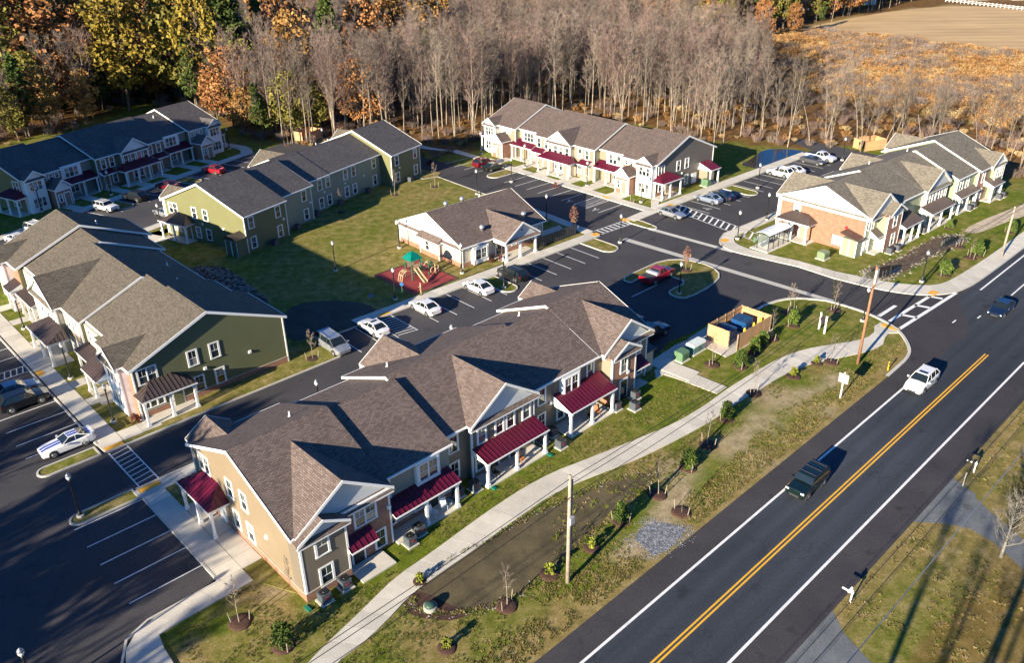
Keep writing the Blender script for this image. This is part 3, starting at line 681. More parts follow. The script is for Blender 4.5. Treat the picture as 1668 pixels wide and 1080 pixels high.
# ------------------------------------------------------------------ stall lines and hatchings
ms = MB(); ZS = 0.0165
def stalls(fr, axis, a_list, b0, b1, w=.11):
    for a in a_list:
        if axis == 'u': rect(ms, fr, a-w/2, a+w/2, b0, b1, ZS)
        else: rect(ms, fr, b0, b1, a-w/2, a+w/2, ZS)
stalls(DF, 'v', [8.9, 11.64, 14.38, 17.1, 19.9], -9.2, -3.75)
stalls(GF, 'u', [5.2+2.74*i for i in range(5)], -10.2, -4.8)
stalls(GF, 'u', [-22.6+2.74*i for i in range(2)], -10.2, -4.8); stalls(GF, 'u', [-17.6, -14.9, -11.9, -9.1, -6.4, -3.6, -1.0], -10.3, -4.8)
for i in range(9): seg(ms, GF.at(-17.3, -5.1-.58*i), GF.at(-14.9, -5.5-.58*i), .1, ZS)
stalls(CF, 'u', [-1.2, -3.95, -6.95, -9.7, -12.5, -15.3, -18.15, -19.75]+[-22.7-2.74*i for i in range(8)], -26.0, -20.6)
for i in range(8): seg(ms, CF.at(-18.15, -21.2-.6*i), CF.at(-19.75, -20.8-.6*i), .12, ZS)
stalls(EF, 'u', [-18.0+2.74*i for i in range(7)], -11.1, -5.5); stalls(EF, 'u', [-31.9-2.74*i for i in range(4)]+[-23.6, -20.8], -11.1, -5.5)
for i in range(8): seg(ms, EF.at(-7.0, -6.0-.65*i), EF.at(-4.3, -5.7-.65*i), .1, ZS)
stalls(EF, 'v', [-1.4, 1.0, 3.85, 6.6, 9.4, 12.0]+[16.2+2.74*i for i in range(9)], 5.2, 10.9)
rect(ms, EF, 5.0, 22.0, -4.9, -4.75, ZS) if False else None
for (a, b) in [((4.9, 1.0), (22.3, -1.6)), ((4.9, -1.6), (22.3, -4.2))]: seg(ms, EF.at(*a), EF.at(*b), .12, ZS)
for i in range(15): seg(ms, EF.at(5.6+1.13*i, .85-.165*i), EF.at(6.6+1.13*i, -1.7-.165*i), .28, ZS)
for (a, b) in [((23.2, -2.6), (31.3, -2.9)), ((23.2, -4.3), (31.3, -4.6))]: seg(ms, GF.at(*a), GF.at(*b), .12, ZS)
for i in range(9): seg(ms, GF.at(23.9+.9*i, -2.6), GF.at(23.9+.9*i, -4.4), .28, ZS)
for u in (-3.2, -1.5): seg(ms, DF.at(u, 21.8), DF.at(u, 28.6), .12, ZS)
for i in range(9): seg(ms, DF.at(-3.2, 22.3+.72*i), DF.at(-1.5, 22.6+.72*i), .12, ZS)
stalls(DF, 'v', [13.2+1.2, 19.0-.0], 60.0, 60.2) if False else None
seg(ms, DF.at(56.2, 15.9), DF.at(61.5, 15.9), .11, ZS)
stalls(AF, 'u', [-20+2.74*i for i in range(22)], -12, -6.7)
# wheelchair symbols
def chair(fr, u, v, rot):
    f = Frame(*fr.at(u, v)[:2], math.degrees(fr.az)+rot)
    for k in range(12):
        t0, t1 = k*math.pi/8-.6, (k+1)*math.pi/8-.6
        seg(ms, f.at(.35*math.cos(t0), .35*math.sin(t0)), f.at(.35*math.cos(t1), .35*math.sin(t1)), .1, ZS)
    seg(ms, f.at(0, .1), f.at(-.05, .75), .12, ZS); seg(ms, f.at(0, .1), f.at(.4, .1), .1, ZS); seg(ms, f.at(.4, .1), f.at(.55, -.35), .1, ZS)
    rect(ms, f, -.15, .05, .8, 1.0, ZS)
chair(GF, -18.9, -9.2, 180); chair(EF, -2.9, -10, 180); chair(EF, -8.6, -10, 180); chair(EF, 9.6, 2.5, 90); chair(CF, -21.2, -24, 180)
ms.build('parking_lines', M['wpaint'])['kind'] = 'structure'

# ------------------------------------------------------------------ basins and ditches
mud = asphalt('basin_mud', (0.055, 0.043, 0.022), (0.135, 0.108, 0.055), .35)
water = newmat('pond_water'); wb = water[2]; wb.inputs['Base Color'].default_value = (0.012, 0.014, 0.012, 1); wb.inputs['Roughness'].default_value = 0.07
wb.inputs['IOR'].default_value = 1.33; bump(water[1], wb, noise(water[1], 1.5, 3, .6, geo(water[1])), .08, .03); water = water[0]
basin = smooth([g(*p) for p in [(1062,768),(1045,772),(1000,780),(960,795),(900,822),(850,845),(805,872),(765,893),(725,915),(690,945),(672,965),(668,985),(690,1000),(740,1003),(790,995),(835,978),(870,955),(905,925),(960,875),(1010,835),(1050,800),(1068,780)]], 1, True)
flat('basin_floor', basin, 0.006, mud)
flat('basin_outlet', smooth([g(*p) for p in [(655,985),(672,962),(700,968),(730,985),(770,1000),(740,1012),(700,1010),(668,1003)]], 1, True), 0.009, M['mulch'])
pond = smooth([g(*p) for p in [(462,512),(480,497),(520,491),(560,490),(600,496),(615,508),(600,525),(560,540),(520,545),(480,560),(466,545)]], 1, True)
flat('small_pond', pond, .094, plain('wet_silt', (0.035, 0.033, 0.026), 0.8, var=.5, scale=.4))
pond2 = smooth([g(*p) for p in [(1205,268),(1225,258),(1243,243),(1280,242),(1310,246),(1325,250),(1300,258),(1262,268),(1240,276),(1222,272)]], 1, True)
flat('pond', pond2, .008, water)
ditch = smooth([g(*p) for p in [(1400,442),(1430,432),(1465,420),(1492,404),(1520,388),(1545,381),(1568,383),(1575,392),(1560,400),(1535,410),(1505,425),(1470,445),(1440,456),(1412,452)]], 1, True)
flat('ditch_bed', ditch, .006, plain('ditch_mud', (0.09, 0.06, 0.035), .8, var=.5, scale=1.5))
flat('ditch_water', smooth([g(*p) for p in [(1405,443),(1440,434),(1470,428),(1468,440),(1440,452),(1415,450)]], 1, True), .011, water)
flat('ditch_water', smooth([g(*p) for p in [(1535,388),(1548,383),(1568,385),(1570,391),(1545,400),(1530,402)]], 1, True), .011, water)
flat('dry_swale', smooth([g(*p) for p in [(1568,375),(1600,358),(1640,343),(1700,318),(1720,330),(1668,352),(1630,365),(1600,378),(1580,380)]], 1, True), .006, plain('pale_gravel_soil', (0.45, 0.37, 0.27), .9, var=.25, scale=1.0))
flat('gravel_patch', smooth([g(*p) for p in [(1030,878),(1048,856),(1070,850),(1098,855),(1120,862),(1105,880),(1082,900),(1060,905),(1050,890)]], 1, True), .007, plain('blue_grey_gravel', (0.15, 0.16, 0.175), .9, var=.5, scale=3))
riprap = smooth([g(*p) for p in [(300,440),(330,434),(365,434),(395,455),(420,475),(440,492),(430,500),(400,480),(350,472),(320,465)]], 1, True)
flat('riprap_bed', riprap, .094, M['mulch'])
# ------------------------------------------------------------------ building kit
HE, KS, OV, RT = 5.58, 0.4167, 0.35, 0.2         # eave height, roof slope, eave overhang, roof thickness
_wm = {}
def win_meshes(nu, w, h):
    """frame mesh and pane mesh of a double-hung window of nu units (centre at origin, faces -y)"""
    k = (nu, w, h)
    if k not in _wm:
        f = MB(); t = .09; W = nu*w
        f.box(-W/2-t, W/2+t, -.05, .03, h/2, h/2+t+.03); f.box(-W/2-t-.02, W/2+t+.02, -.08, .03, -h/2-t, -h/2)
        for i in range(nu+1):
            x = -W/2+i*w; tt = t if i in (0, nu) else .05
            f.box(x-tt if i else x-t, x+tt if i < nu else x+t, -.05, .03, -h/2, h/2)
        for i in range(nu):
            x = -W/2+i*w; f.box(x+.05, x+w-.05, -.025, .02, -.025, .025)
            f.box(x+.05, x+.08, -.02, .02, -h/2, h/2); f.box(x+w-.08, x+w-.05, -.02, .02, -h/2, h/2)
            f.box(x+w/2-.012, x+w/2+.012, -.012, .02, .025, h/2); 
        p = MB(); p.box(-(w/2-.06), w/2-.06, -.004, .02, -.001*0-(h/2)*.96, -.02)
        q = MB(); q.box(-(w/2-.06), w/2-.06, .0, .02, .02, (h/2)*.97)
        _wm[k] = (f.mesh('window', M['trim']), p.mesh('pane', M['glass'], uv=False), q.mesh('pane', M['glass'], uv=False))
    return _wm[k]
FACE_RZ = {'f': 0, 'r': math.pi, 'w': -math.pi/2, 'e': math.pi/2}
def window(par, face, a, z, pos, nu=1, w=.95, h=1.55):
    """face f/r: a = u, pos = v of the wall plane; face w/e: a = v, pos = u of the wall plane"""
    f, p, q = win_meshes(nu, w, h)
    loc = {'f': (a, pos-.012, z), 'r': (a, pos+.012, z), 'w': (pos-.012, a, z), 'e': (pos+.012, a, z)}[face]
    o = add('window', f, par, loc, FACE_RZ[face])
    for i in range(nu):
        x = -nu*w/2+(i+.5)*w
        add('pane', p, o, (x, 0, 0)); add('pane', q, o, (x, 0, 0))
    return o
_dm = {}
def door(par, face, a, pos, col='trim', z0=.12):
    if col not in _dm:
        m = MB(); m.box(-.62, .62, -.05, .03, 0, 2.25); m2 = MB(); m2.box(-.46, .46, -.075, -.052, .02, 2.08)
        m3 = MB(); m3.box(.34, .40, -.12, -.077, .95, 1.05)
        _dm[col] = (m.mesh('door', M['trim']), m2.mesh('door_leaf', M[col]), m3.mesh('handle', M['black'], uv=False))
    f, l, hd = _dm[col]
    loc = {'f': (a, pos-.012, z0), 'r': (a, pos+.012, z0), 'w': (pos-.012, a, z0), 'e': (pos+.012, a, z0)}[face]
    o = add('door', f, par, loc, FACE_RZ[face]); add('door_leaf', l, o); add('handle', hd, o)
def slab_roof(par, u0, u1, vf, vr, sh, he=HE, k=KS, end0=2, end1=2):
    """gable roof along u with white rake boards; returns ridge v, ridge height"""
    vm = (vf+vr)/2; hr = he+(vm-vf)*k; t = RT
    m = MB(); m.prism([(vf, he), (vf, he-t), (vm, hr-t-.02), (vr, he-t), (vr, he), (vm, hr)], 'x', u0, u1, 0, mcap=1, msides=[1, 1, 1, 1, 0, 0])
    r = m.build('roof', [sh, M['trim']], par)
    b = MB()                                              # rake boards, 3 cm proud, and gutters
    for ux, out in ((u0-.04, end0), (u1+.001, end1)):
        if out == 0: continue
        up = .03 if out == 2 else -.008
        b.prism([(vf-.02, he+up), (vf-.02, he-t-.05), (vm, hr-t-.07), (vr+.02, he-t-.05), (vr+.02, he+up), (vm, hr+up)], 'x', ux, ux+.039)
    b.build('rake_board', M['trim'], r)
    for v in (vf-.11, vr+.003): gm = MB(); gm.box(u0, u1, v, v+.107, he-.17, he-.03); gm.build('gutter', M['trim'], r)
    c = MB()
    n = int((u1-u0)/.32)
    for i in range(n):
        x = u0+i*(u1-u0)/n
        c.prism([(vm-.15, hr-.15*k+.004), (vm-.15, hr-.15*k+.022), (vm, hr+.035), (vm+.15, hr-.15*k+.022), (vm+.15, hr-.15*k+.004), (vm, hr+.01)], 'x', x, x+.29)
    cc = c.build('ridge_cap', sh, r)
    return vm, hr
def unit(par, u0, u1, vf, vr, mats, sh, e0=0, e1=0, he=HE):
    """one house of a row: walls (front, rear, end w, end e materials) and roof; e0/e1 = end overhangs"""
    a, b = vf+OV, vr-OV; vm = (vf+vr)/2; k = KS
    def top(v): return he-RT-.01+k*(v-vf if v < vm else vr-v)
    m = MB(); P = [(a, 0), (b, 0), (b, top(b)), (vm, top(vm)-.02), (a, top(a))]
    x0, x1 = u0+.004, u1-.004
    m.prism(P, 'x', x0, x1, 0, msides=[0, 1, 2, 2, 0])
    # end caps get their own materials
    m.m[-2], m.m[-1] = 2, 3
    o = m.build('wall', [M[mats[0]], M[mats[1]], M[mats[2]], M[mats[3]]], par)
    vm, hr = slab_roof(par, u0-e0, u1+e1, vf, vr, sh, he, end0=2 if e0 >= .3 else (1 if e0 > .15 else 0), end1=2 if e1 >= .3 else (1 if e1 > .15 else 0))
    return vm, hr
def cross_gable(par, u0, u1, vt, ve, sh, side=1, he=HE, k2=.667, pent=True, mat='shake', vmax=None, small=False):
    """gable roof across the main one. side=1 faces -v. vt: tip line, ve: main eave line"""
    um = (u0+u1)/2; hr = he+(u1-u0)/2*k2; s = side
    vv = ve+s*(hr-he)/KS; e = .006
    m = MB()
    def q(a, b, c, d, mi=0):
        f = [a, b, c, d]; m.face(f if s > 0 else f[::-1], mi)
    A = (u0, vt, he+e); B = (um, vt, hr+e); C = (um, vv, hr+e); D = (u0, ve, he+e); E_ = (u1, vt, he+e); F_ = (u1, ve, he+e)
    q(A, B, C, D); q(B, E_, F_, C)
    t = .17
    q((u0, vt, he-t), (u0, vt, he+e), (u0, ve, he+e), (u0, ve, he-t), 1); q((u1, ve, he-t), (u1, ve, he+e), (u1, vt, he+e), (u1, vt, he-t), 1)
    q((u0, vt, he-t), (u0, ve, he-t), (um, ve, hr-t), (um, vt, hr-t), 1); q((um, vt, hr-t), (um, ve, hr-t), (u1, ve, he-t), (u1, vt, he-t), 1)
    r = m.build('gable_roof', [sh, M['trim']], par)
    b = MB(); y0, y1 = (vt-.05, vt-.002) if s > 0 else (vt+.002, vt+.05)
    b.prism([(u0-.02, he-t-.06), (u0-.02, he+.04), (um, hr+.05), (u1+.02, he+.04), (u1+.02, he-t-.06), (um, hr-t-.06)], 'y', y0, y1)
    b.build('rake_board', M['trim'], r)
    # pediment wall, recessed
    f = MB(); w0 = vt+s*.32; w1 = vt+s*.42; lo, hi = min(w0, w1), max(w0, w1)
    f.prism([(u0+.15, he-.3), (um, hr-t-.02), (u1-.15, he-.3)], 'y', lo, hi); f.build('pediment', M[mat], r)
    if pent:
        p = MB(); zf = he-.36
        y0 = vt-s*.02; y1 = vt+s*.32
        q_ = [(u0, y0, zf), (u1, y0, zf), (u1-.0, y1, zf+.30), (u0+.0, y1, zf+.30)]
        p.face(q_ if s > 0 else q_[::-1], 0)
        q_ = [(u0, y0, zf-.14), (u1, y0, zf-.14), (u1, y0, zf), (u0, y0, zf)]; p.face(q_ if s > 0 else q_[::-1], 1)
        q_ = [(u0, y1, zf-.14), (u1, y1, zf-.14), (u1, y0, zf-.14), (u0, y0, zf-.14)]; p.face(q_ if s > 0 else q_[::-1], 1)
        for ux in (u0, u1): p.face([(ux, y0, zf-.14), (ux, y0, zf), (ux, y1, zf+.3), (ux, y1, zf-.14)], 1)
        p.build('pent_roof', [sh, M['trim']], r)
    return r
def bay(par, u0, u1, v0, v1, mat, z0=0, z1=HE-.36, corners=True):
    """projecting wall box with corner boards and frieze"""
    m = MB(); m.box(u0, u1, min(v0, v1), max(v0, v1), z0, z1); o = m.build('wall', M[mat], par)
    if corners:
        c = MB(); t = .025; w = .14; s = 1 if v1 > v0 else -1
        for x in (u0, u1):
            sx = -1 if x == u0 else 1
            c.box(min(x+sx*t, x-sx*w), max(x+sx*t, x-sx*w), min(v0-s*t, v0+s*w), max(v0-s*t, v0+s*w), max(z0, .05), z1)
        c.box(u0-t*.7, u1+t*.7, min(v0-s*t*.7, v0+s*.02), max(v0-s*t*.7, v0+s*.02), z1-.3, z1-.001)
        c.build('corner_board', M['trim'], o)
    return o
def panel(par, face, a0, a1, z0, z1, pos, mat, th=.03):
    m = MB()
    if face == 'f': m.box(a0, a1, pos-th, pos, z0, z1)
    if face == 'r': m.box(a0, a1, pos, pos+th, z0, z1)
    if face == 'w': m.box(pos-th, pos, a0, a1, z0, z1)
    if face == 'e': m.box(pos, pos+th, a0, a1, z0, z1)
    return m.build('wall_panel', M[mat], par)
def post(m, x, y, z0, z1, w=.12):
    m.box(x-w, x+w, y-w, y+w, z0, z1); m.box(x-w-.05, x+w+.05, y-w-.05, y+w+.05, z0, z0+.25); m.box(x-w-.05, x+w+.05, y-w-.05, y+w+.05, z1-.16, z1)
def metal_quad(m, a, b, c, d, seam=.42, mi=0):
    """a,b along the eave, d,c above; adds standing seams running up the slope"""
    a, b, c, d = map(Vector, (a, b, c, d)); m.face([a, b, c, d], mi)
    n = (b-a).cross(d-a).normalized(); L = (b-a).length; e = (b-a).normalized()
    k = max(1, int(L/seam))
    for i in range(k+1):
        s_ = i*L/k; p = a+e*s_
        # clip against the slanted sides
        ua, ub = (d-a).dot(e), (c-a).dot(e)
        H = (d-a)-e*ua
        if s_ < ua: f = s_/max(ua, 1e-6)
        elif s_ > ub: f = (L-s_)/max(L-ub, 1e-6)
        else: f = 1.0
        if f < .06: continue
        q = p+H*f; w = e*.022; h = n*.045
        m.face([p-w, p+h-w, q+h-w, q-w], mi); m.face([p+w, q+w, q+h+w, p+h+w], mi); m.face([p-w+h, p+w+h, q+w+h, q-w+h], mi)
def porch(par, face, a0, a1, pos, depth, he, hw, mat, posts=(), hip=(0, 0), slab=True, gable_ends=True, rail=False):
    """metal shed/hip porch roof on the given face; hip = how far the top edge is set in at each end"""
    s = {'f': 1, 'r': -1, 'w': 1, 'e': -1}[face]
    def W(a, d, z):       # a along, d outwards from the wall
        return {'f': (a, pos-d, z), 'r': (a, pos+d, z), 'w': (pos-d, a, z), 'e': (pos+d, a, z)}[face]
    m = MB(); flip = face in ('r', 'w')
    lo, hi = (a1, a0) if flip else (a0, a1); hl, hh = (hip[1], hip[0]) if flip else hip
    sg = -1 if flip else 1
    A, B = W(lo, depth, he), W(hi, depth, he); C, D = W(hi-sg*hh, 0.02, hw), W(lo+sg*hl, 0.02, hw)
    metal_quad(m, A, B, C, D)
    if hl: metal_quad(m, W(lo, .02, he), A, D, D)
    else: m.face([W(lo, 0, he), A, D], 1)
    if hh: metal_quad(m, B, W(hi, .02, he), C, C)
    else: m.face([B, W(hi, 0, he), C], 1)
    r = m.build('porch_roof', [M[mat], M['trim']], par)
    b = MB(); bt = .28
    def bx(a_, b_, d0, d1, z0, z1):
        p, q = W(a_, d0, z0), W(b_, d1, z1)
        b.box(min(p[0], q[0]), max(p[0], q[0]), min(p[1], q[1]), max(p[1], q[1]), min(z0, z1), max(z0, z1))
    bx(a0+.12, a1-.12, depth-.36, depth-.16, he-bt, he-.01)
    bx(a0+.12, a0+.3, 0, depth-.36, he-bt, he-.01); bx(a1-.3, a1-.12, 0, depth-.36, he-bt, he-.01)
    bx(a0, a1, depth-.005, depth+.06, he-.11, he+.005)
    b.build('beam', M['trim'], r)
    for a in posts:
        pm = MB(); p = W(a, depth-.27, 0); post(pm, p[0], p[1], .1, he-bt-.002, .11); pm.build('post', M['trim'], par)
    if slab:
        sm_ = MB(); p, q = W(a0+.05, 0.01, 0), W(a1-.05, depth-.05, .13)
        sm_.box(min(p[0], q[0]), max(p[0], q[0]), min(p[1], q[1]), max(p[1], q[1]), 0, .13); sm_.build('patio_slab', M['conc'], par)
    return r
def belt(par, pts, h=.72, th=.05, mat='brick'):
    """brick base course along a chain of outside corners (outside on the right hand)"""
    m = MB(); c = MB(); A = [Vector(p) for p in pts]; B = offset(A, -th); C = offset(A, -th-.03)
    for i in range(len(A)-1):
        for (mm, Q, z0, z1) in ((m, B, 0, h), (c, C, h, h+.06)):
            a, b_, q0, q1 = A[i], A[i+1], Q[i], Q[i+1]
            mm.face([(q0.x, q0.y, z0), (q1.x, q1.y, z0), (q1.x, q1.y, z1), (q0.x, q0.y, z1)]); mm.face([(q0.x, q0.y, z1), (q1.x, q1.y, z1), (b_.x, b_.y, z1), (a.x, a.y, z1)])
            if i == 0: mm.face([(a.x, a.y, z0), (q0.x, q0.y, z0), (q0.x, q0.y, z1), (a.x, a.y, z1)])
            if i == len(A)-2: mm.face([(q1.x, q1.y, z0), (b_.x, b_.y, z0), (b_.x, b_.y, z1), (q1.x, q1.y, z1)])
    m.build('brick_base', M[mat], par); c.build('base_cap', M['trim'] if mat != 'brick' else M['cream'], par)
def corner(par, pts, w=.13, z0=.05, z1=5.5):
    for (x, y) in pts:
        m = MB(); m.box(x-w/2, x+w/2, y-w/2, y+w/2, z0, z1); m.build('corner_board', M['trim'], par)
def wallvent(par, face, a, z, pos, col='trim'):
    m = MB(); m.box(-.14, .14, -.13, 0, -.13, .13); m.box(-.17, .17, -.03, 0, -.17, .17)
    loc = {'f': (a, pos-.003, z), 'r': (a, pos+.003, z), 'w': (pos-.003, a, z), 'e': (pos+.003, a, z)}[face]
    o = m.build('wall_vent', M[col], par); o.location = loc; o.rotation_euler = (0, 0, FACE_RZ[face])
def roofpipe(par, u, v, z, h=.45, r=.07):
    m = MB(); m.tube((0, 0, -.1), (0, 0, h), r, r, 8); m.tube((0, 0, -.06), (0, 0, .1), r*2.2, r*1.4, 8)
    o = m.build('vent_pipe', M['trim'], par); o.location = (u, v, z)
def zroof(v, vf, vr): vm = (vf+vr)/2; return HE+KS*((v-vf) if v < vm else (vr-v))

def row(name, label, fr, cat='apartment building', group='two storey townhouse rows'):
    return thing(name, label, cat, (fr.x, fr.y, 0), fr.az, group)

# ------------------------------------------------------------------ near row (brown shingles)
def build_near():
    b = row('townhouse_row', 'tan and brown townhouse row with brown roof and crimson porches nearest the main road', DF)
    sh = M['sh_brown']; T = 'taupe'
    U = [(0, 8.2, .5, 16.7), (8.2, 14.9, 1.45, 15.8), (14.9, 28.6, 2.5, 16.7), (28.6, 34.4, 2.5, 15.8), (34.4, 42.0, 2.49, 16.7)]
    unit(b, *U[0], [T, T, 'khaki', T], sh, .3, .12); unit(b, *U[1], ['greygreen', T, T, T], sh, 0, .12)
    unit(b, *U[2], [T]*4, sh, .2, 0); unit(b, *U[3], [T]*4, sh, 0, 0); unit(b, *U[4], [T, T, T, 'greybrown'], sh, .2, .3)
    # end gables, patio side
    cross_gable(b, -.02, 8.35, .3, .5, sh)
    bay(b, 3.85, 8.15, .72, 2.2, 'brickD', 0, 5.25)
    bay(b, 0.0, 3.8, 0.0, 1.6, T, 0, 5.1)
    m = MB(); um = 1.9; hr = 5.42+2.1*.55
    m.face([(-.25, -.35, 5.42), (um, -.35, hr), (um, 1.9, hr), (-.25, 1.2, 5.42)]); m.face([(um, -.35, hr), (4.05, -.35, 5.42), (4.05, .5, 5.42), (um, 1.9, hr)])
    r = m.build('gable_roof', sh, b)
    m = MB(); m.prism([(-.27, 5.2), (-.27, 5.46), (um, hr+.05), (4.07, 5.46), (4.07, 5.2), (um, hr-.2)], 'y', -.40, -.352); m.build('rake_board', M['trim'], r)
    m = MB(); m.prism([(-.1, 5.2), (um, hr-.15), (3.9, 5.2)], 'y', -.04, .1); m.build('pediment', M['shake'], r)
    m = MB(); m.face([(-.25, -.36, 5.12), (4.05, -.36, 5.12), (4.05, -.04, 5.4), (-.25, -.04, 5.4)]); m.face([(-.25, -.36, 5.0), (4.05, -.36, 5.0), (4.05, -.36, 5.12), (-.25, -.36, 5.12)], 1); m.face([(-.25, -.02, 5.0), (4.05, -.02, 5.0), (4.05, -.36, 5.0), (-.25, -.36, 5.0)], 1)
    m.build('pent_roof', [sh, M['trim']], r)
    window(b, 'f', 1.75, 4.2, 0.0, 1, 1.05, 1.55); window(b, 'f', 1.8, 1.45, 0.0, 1, 1.05, 1.55)
    window(b, 'f', 5.9, 4.1, .72, 2, .95, 1.45); window(b, 'f', 7.0, 1.15, .72, 1, .95, 1.5); door(b, 'f', 4.95, .72, 'black')
    porch(b, 'f', 3.75, 6.15, .72, 1.15, 2.35, 3.05, 'red', [], slab=False)
    m = MB(); m.box(3.9, 6.9, -1.3, .6, 0, .12); m.build('patio_slab', M['conc'], b)
    belt(b, [(0, 14.5), (0, 0), (3.8, 0)]); wallvent(b, 'f', 8.0, 3.6, .72)
    # recessed part with long porch and white bay
    bay(b, 11.35, 13.7, 1.45, 1.9, 'whitesid', 2.75, 5.35, False)
    window(b, 'f', 12.5, 4.35, 1.45, 2, .95, 1.5); window(b, 'f', 8.75, 1.5, 1.8, 1, .9, 1.5); window(b, 'f', 8.7, 4.2, 1.8, 1, .5, 1.5)
    window(b, 'f', 11.6, 1.5, 1.8, 1); door(b, 'f', 13.0, 1.8, 'black')
    porch(b, 'f', 8.2, 14.7, 1.8, 1.65, 2.7, 3.35, 'red', [11.3, 14.45])
    belt(b, [(8.2, 1.8), (14.9, 1.8)], mat='brickD')
    # middle house
    cross_gable(b, 17.45, 25.5, 1.9, 2.5, sh); bay(b, 17.75, 25.2, 2.25, 3.2, T, 0, 5.25)
    for u in (18.9, 20.95, 22.25, 24.2): window(b, 'f', u, 4.15, 2.25)
    for u in (16.25, 26.75): window(b, 'f', u, 4.2, 2.85); window(b, 'f', u, 1.5, 2.85)
    window(b, 'f', 18.6, 1.5, 2.25, 1); door(b, 'f', 20.2, 2.25, 'black'); door(b, 'f', 22.6, 2.25, 'black'); window(b, 'f', 24.3, 1.5, 2.25, 1)
    porch(b, 'f', 17.75, 25.15, 2.25, 1.95, 2.6, 3.2, 'red', [18.0, 21.4, 24.9])
    wallvent(b, 'f', 27.9, 3.0, 2.85)
    # fourth house, porch
    bay(b, 29.1, 31.5, 2.4, 2.9, 'whitesid', 2.95, 5.35, False)
    window(b, 'f', 30.3, 4.25, 2.4, 2, .95, 1.5); window(b, 'f', 33.4, 4.2, 2.85)
    window(b, 'f', 29.3, 1.5, 2.85); door(b, 'f', 31.0, 2.85, 'black'); window(b, 'f', 33.0, 1.5, 2.85)
    porch(b, 'f', 28.2, 34.6, 2.85, 2.45, 2.75, 3.7, 'red', [28.4, 31.4, 34.3])
    # east end
    cross_gable(b, 34.6, 42.2, 2.1, 2.45, sh)
    bay(b, 35.1, 38.7, 1.5, 3.0, 'brick', 0, 5.1); panel(b, 'w', 1.62, 2.8, 2.8, 4.9, 35.1, 'beige', .02)
    m = MB(); um = 36.9; hr = 5.42+2.1*.55
    m.face([(34.8, 1.1, 5.42), (um, 1.1, hr), (um, 3.2, hr), (34.8, 2.6, 5.42)]); m.face([(um, 1.1, hr), (39.0, 1.1, 5.42), (39.0, 2.3, 5.42), (um, 3.2, hr)])
    r = m.build('gable_roof', sh, b)
    m = MB(); m.prism([(34.78, 5.2), (34.78, 5.46), (um, hr+.05), (39.02, 5.46), (39.02, 5.2), (um, hr-.2)], 'y', 1.05, 1.098); m.build('rake_board', M['trim'], r)
    m = MB(); m.prism([(34.9, 5.2), (um, hr-.15), (38.9, 5.2)], 'y', 1.42, 1.6); m.build('pediment', M['shake'], r)
    m = MB(); m.face([(34.8, 1.09, 5.12), (39.0, 1.09, 5.12), (39.0, 1.42, 5.4), (34.8, 1.42, 5.4)]); m.face([(34.8, 1.09, 5.0), (39, 1.09, 5.0), (39, 1.09, 5.12), (34.8, 1.09, 5.12)], 1); m.build('pent_roof', [sh, M['trim']], r)
    window(b, 'f', 36.85, 4.0, 1.5, 1, 1.0, 1.6); door(b, 'f', 36.9, 1.5, 'glass')
    window(b, 'f', 40.5, 4.0, 2.8, 1); window(b, 'f', 41.0, 1.5, 2.8, 1); wallvent(b, 'f', 37.5, 2.9, 1.5)
    porch(b, 'f', 38.8, 41.2, 2.8, 1.2, 2.3, 3.0, 'red', [], slab=True)
    m = MB(); m.box(42.0, 43.6, 3.0, 5.6, 0, 2.5); m.build('utility_closet', M['greygreen'], b)
    m = MB(); m.prism([(2.8, 2.5), (2.8, 2.62), (5.8, 3.0), (5.8, 2.88)], 'x', 41.9, 43.9); m.build('closet_roof', M['black'], b)
    m = MB(); m.box(43.62, 43.66, 3.9, 4.3, 1.5, 2.1); m.build('sign_plate', plain('red_sign', (.5, .02, .03), .4), b)
    corner(b, [(0, 16.35), (42, 16.35), (42, 2.8), (14.9, 2.85), (8.2, 1.8)])
    # west end wall
    window(b, 'w', 14.3, 4.75, 0, 2, .9, 1.5)
    for v in (10.05, 7.85): window(b, 'w', v, 4.55, 0)
    for v in (9.8, 7.6): window(b, 'w', v, 1.7, 0)
    wallvent(b, 'w', 4.95, 2.95, 0); door(b, 'w', 12.4, 0); window(b, 'w', 14.6, 1.7, 0, 2, .8, 1.3)
    porch(b, 'w', 10.6, 16.2, 0, 1.85, 2.9, 3.85, 'red', [10.9, 13.4, 15.9], hip=(1.7, 1.7), slab=False)
    panel(b, 'w', 10.9, 16.2, .05, 2.6, 0, 'greygreen', .02) if False else None
    # street side
    for (a0, a1, vt, ve) in [(.2, 3.8, 17.35, 16.7), (17.4, 23.0, 17.5, 16.7), (38.2, 41.8, 17.35, 16.7)]:
        cross_gable(b, a0-.2, a1+.2, vt, ve, sh, -1); bay(b, a0, a1, vt-.3, 15.5, 'whitesid', 0, 5.2)
    for u in (2, 20.2, 40): window(b, 'r', u, 4.3, 17.2 if u == 20.2 else 17.05, 2); window(b, 'r', u, 1.5, 17.2 if u == 20.2 else 17.05, 2)
    for u in (6, 11.5, 16, 26, 31, 36): window(b, 'r', u, 4.3, 16.35 if u not in (11.5, 31) else 15.45, 2)
    porch(b, 'r', 14.9, 24.2, 17.2, 2.2, 2.7, 3.6, 'red', [15.2, 18.2, 21, 24], hip=(1.5, 1.5))
    porch(b, 'r', 8.4, 13.5, 15.45, 2.3, 2.7, 3.5, 'red', [8.8, 13.2]); porch(b, 'r', 28.6, 34, 15.45, 2.3, 2.7, 3.5, 'red', [29, 33.6])
    roofpipe(b, 6.0, 10.5, zroof(10.5, .5, 16.7)); roofpipe(b, 17.2, 12.9, zroof(12.9, 2.5, 16.7)); roofpipe(b, 32.4, 11.5, zroof(11.5, 2.5, 15.8))
    return b
build_near()

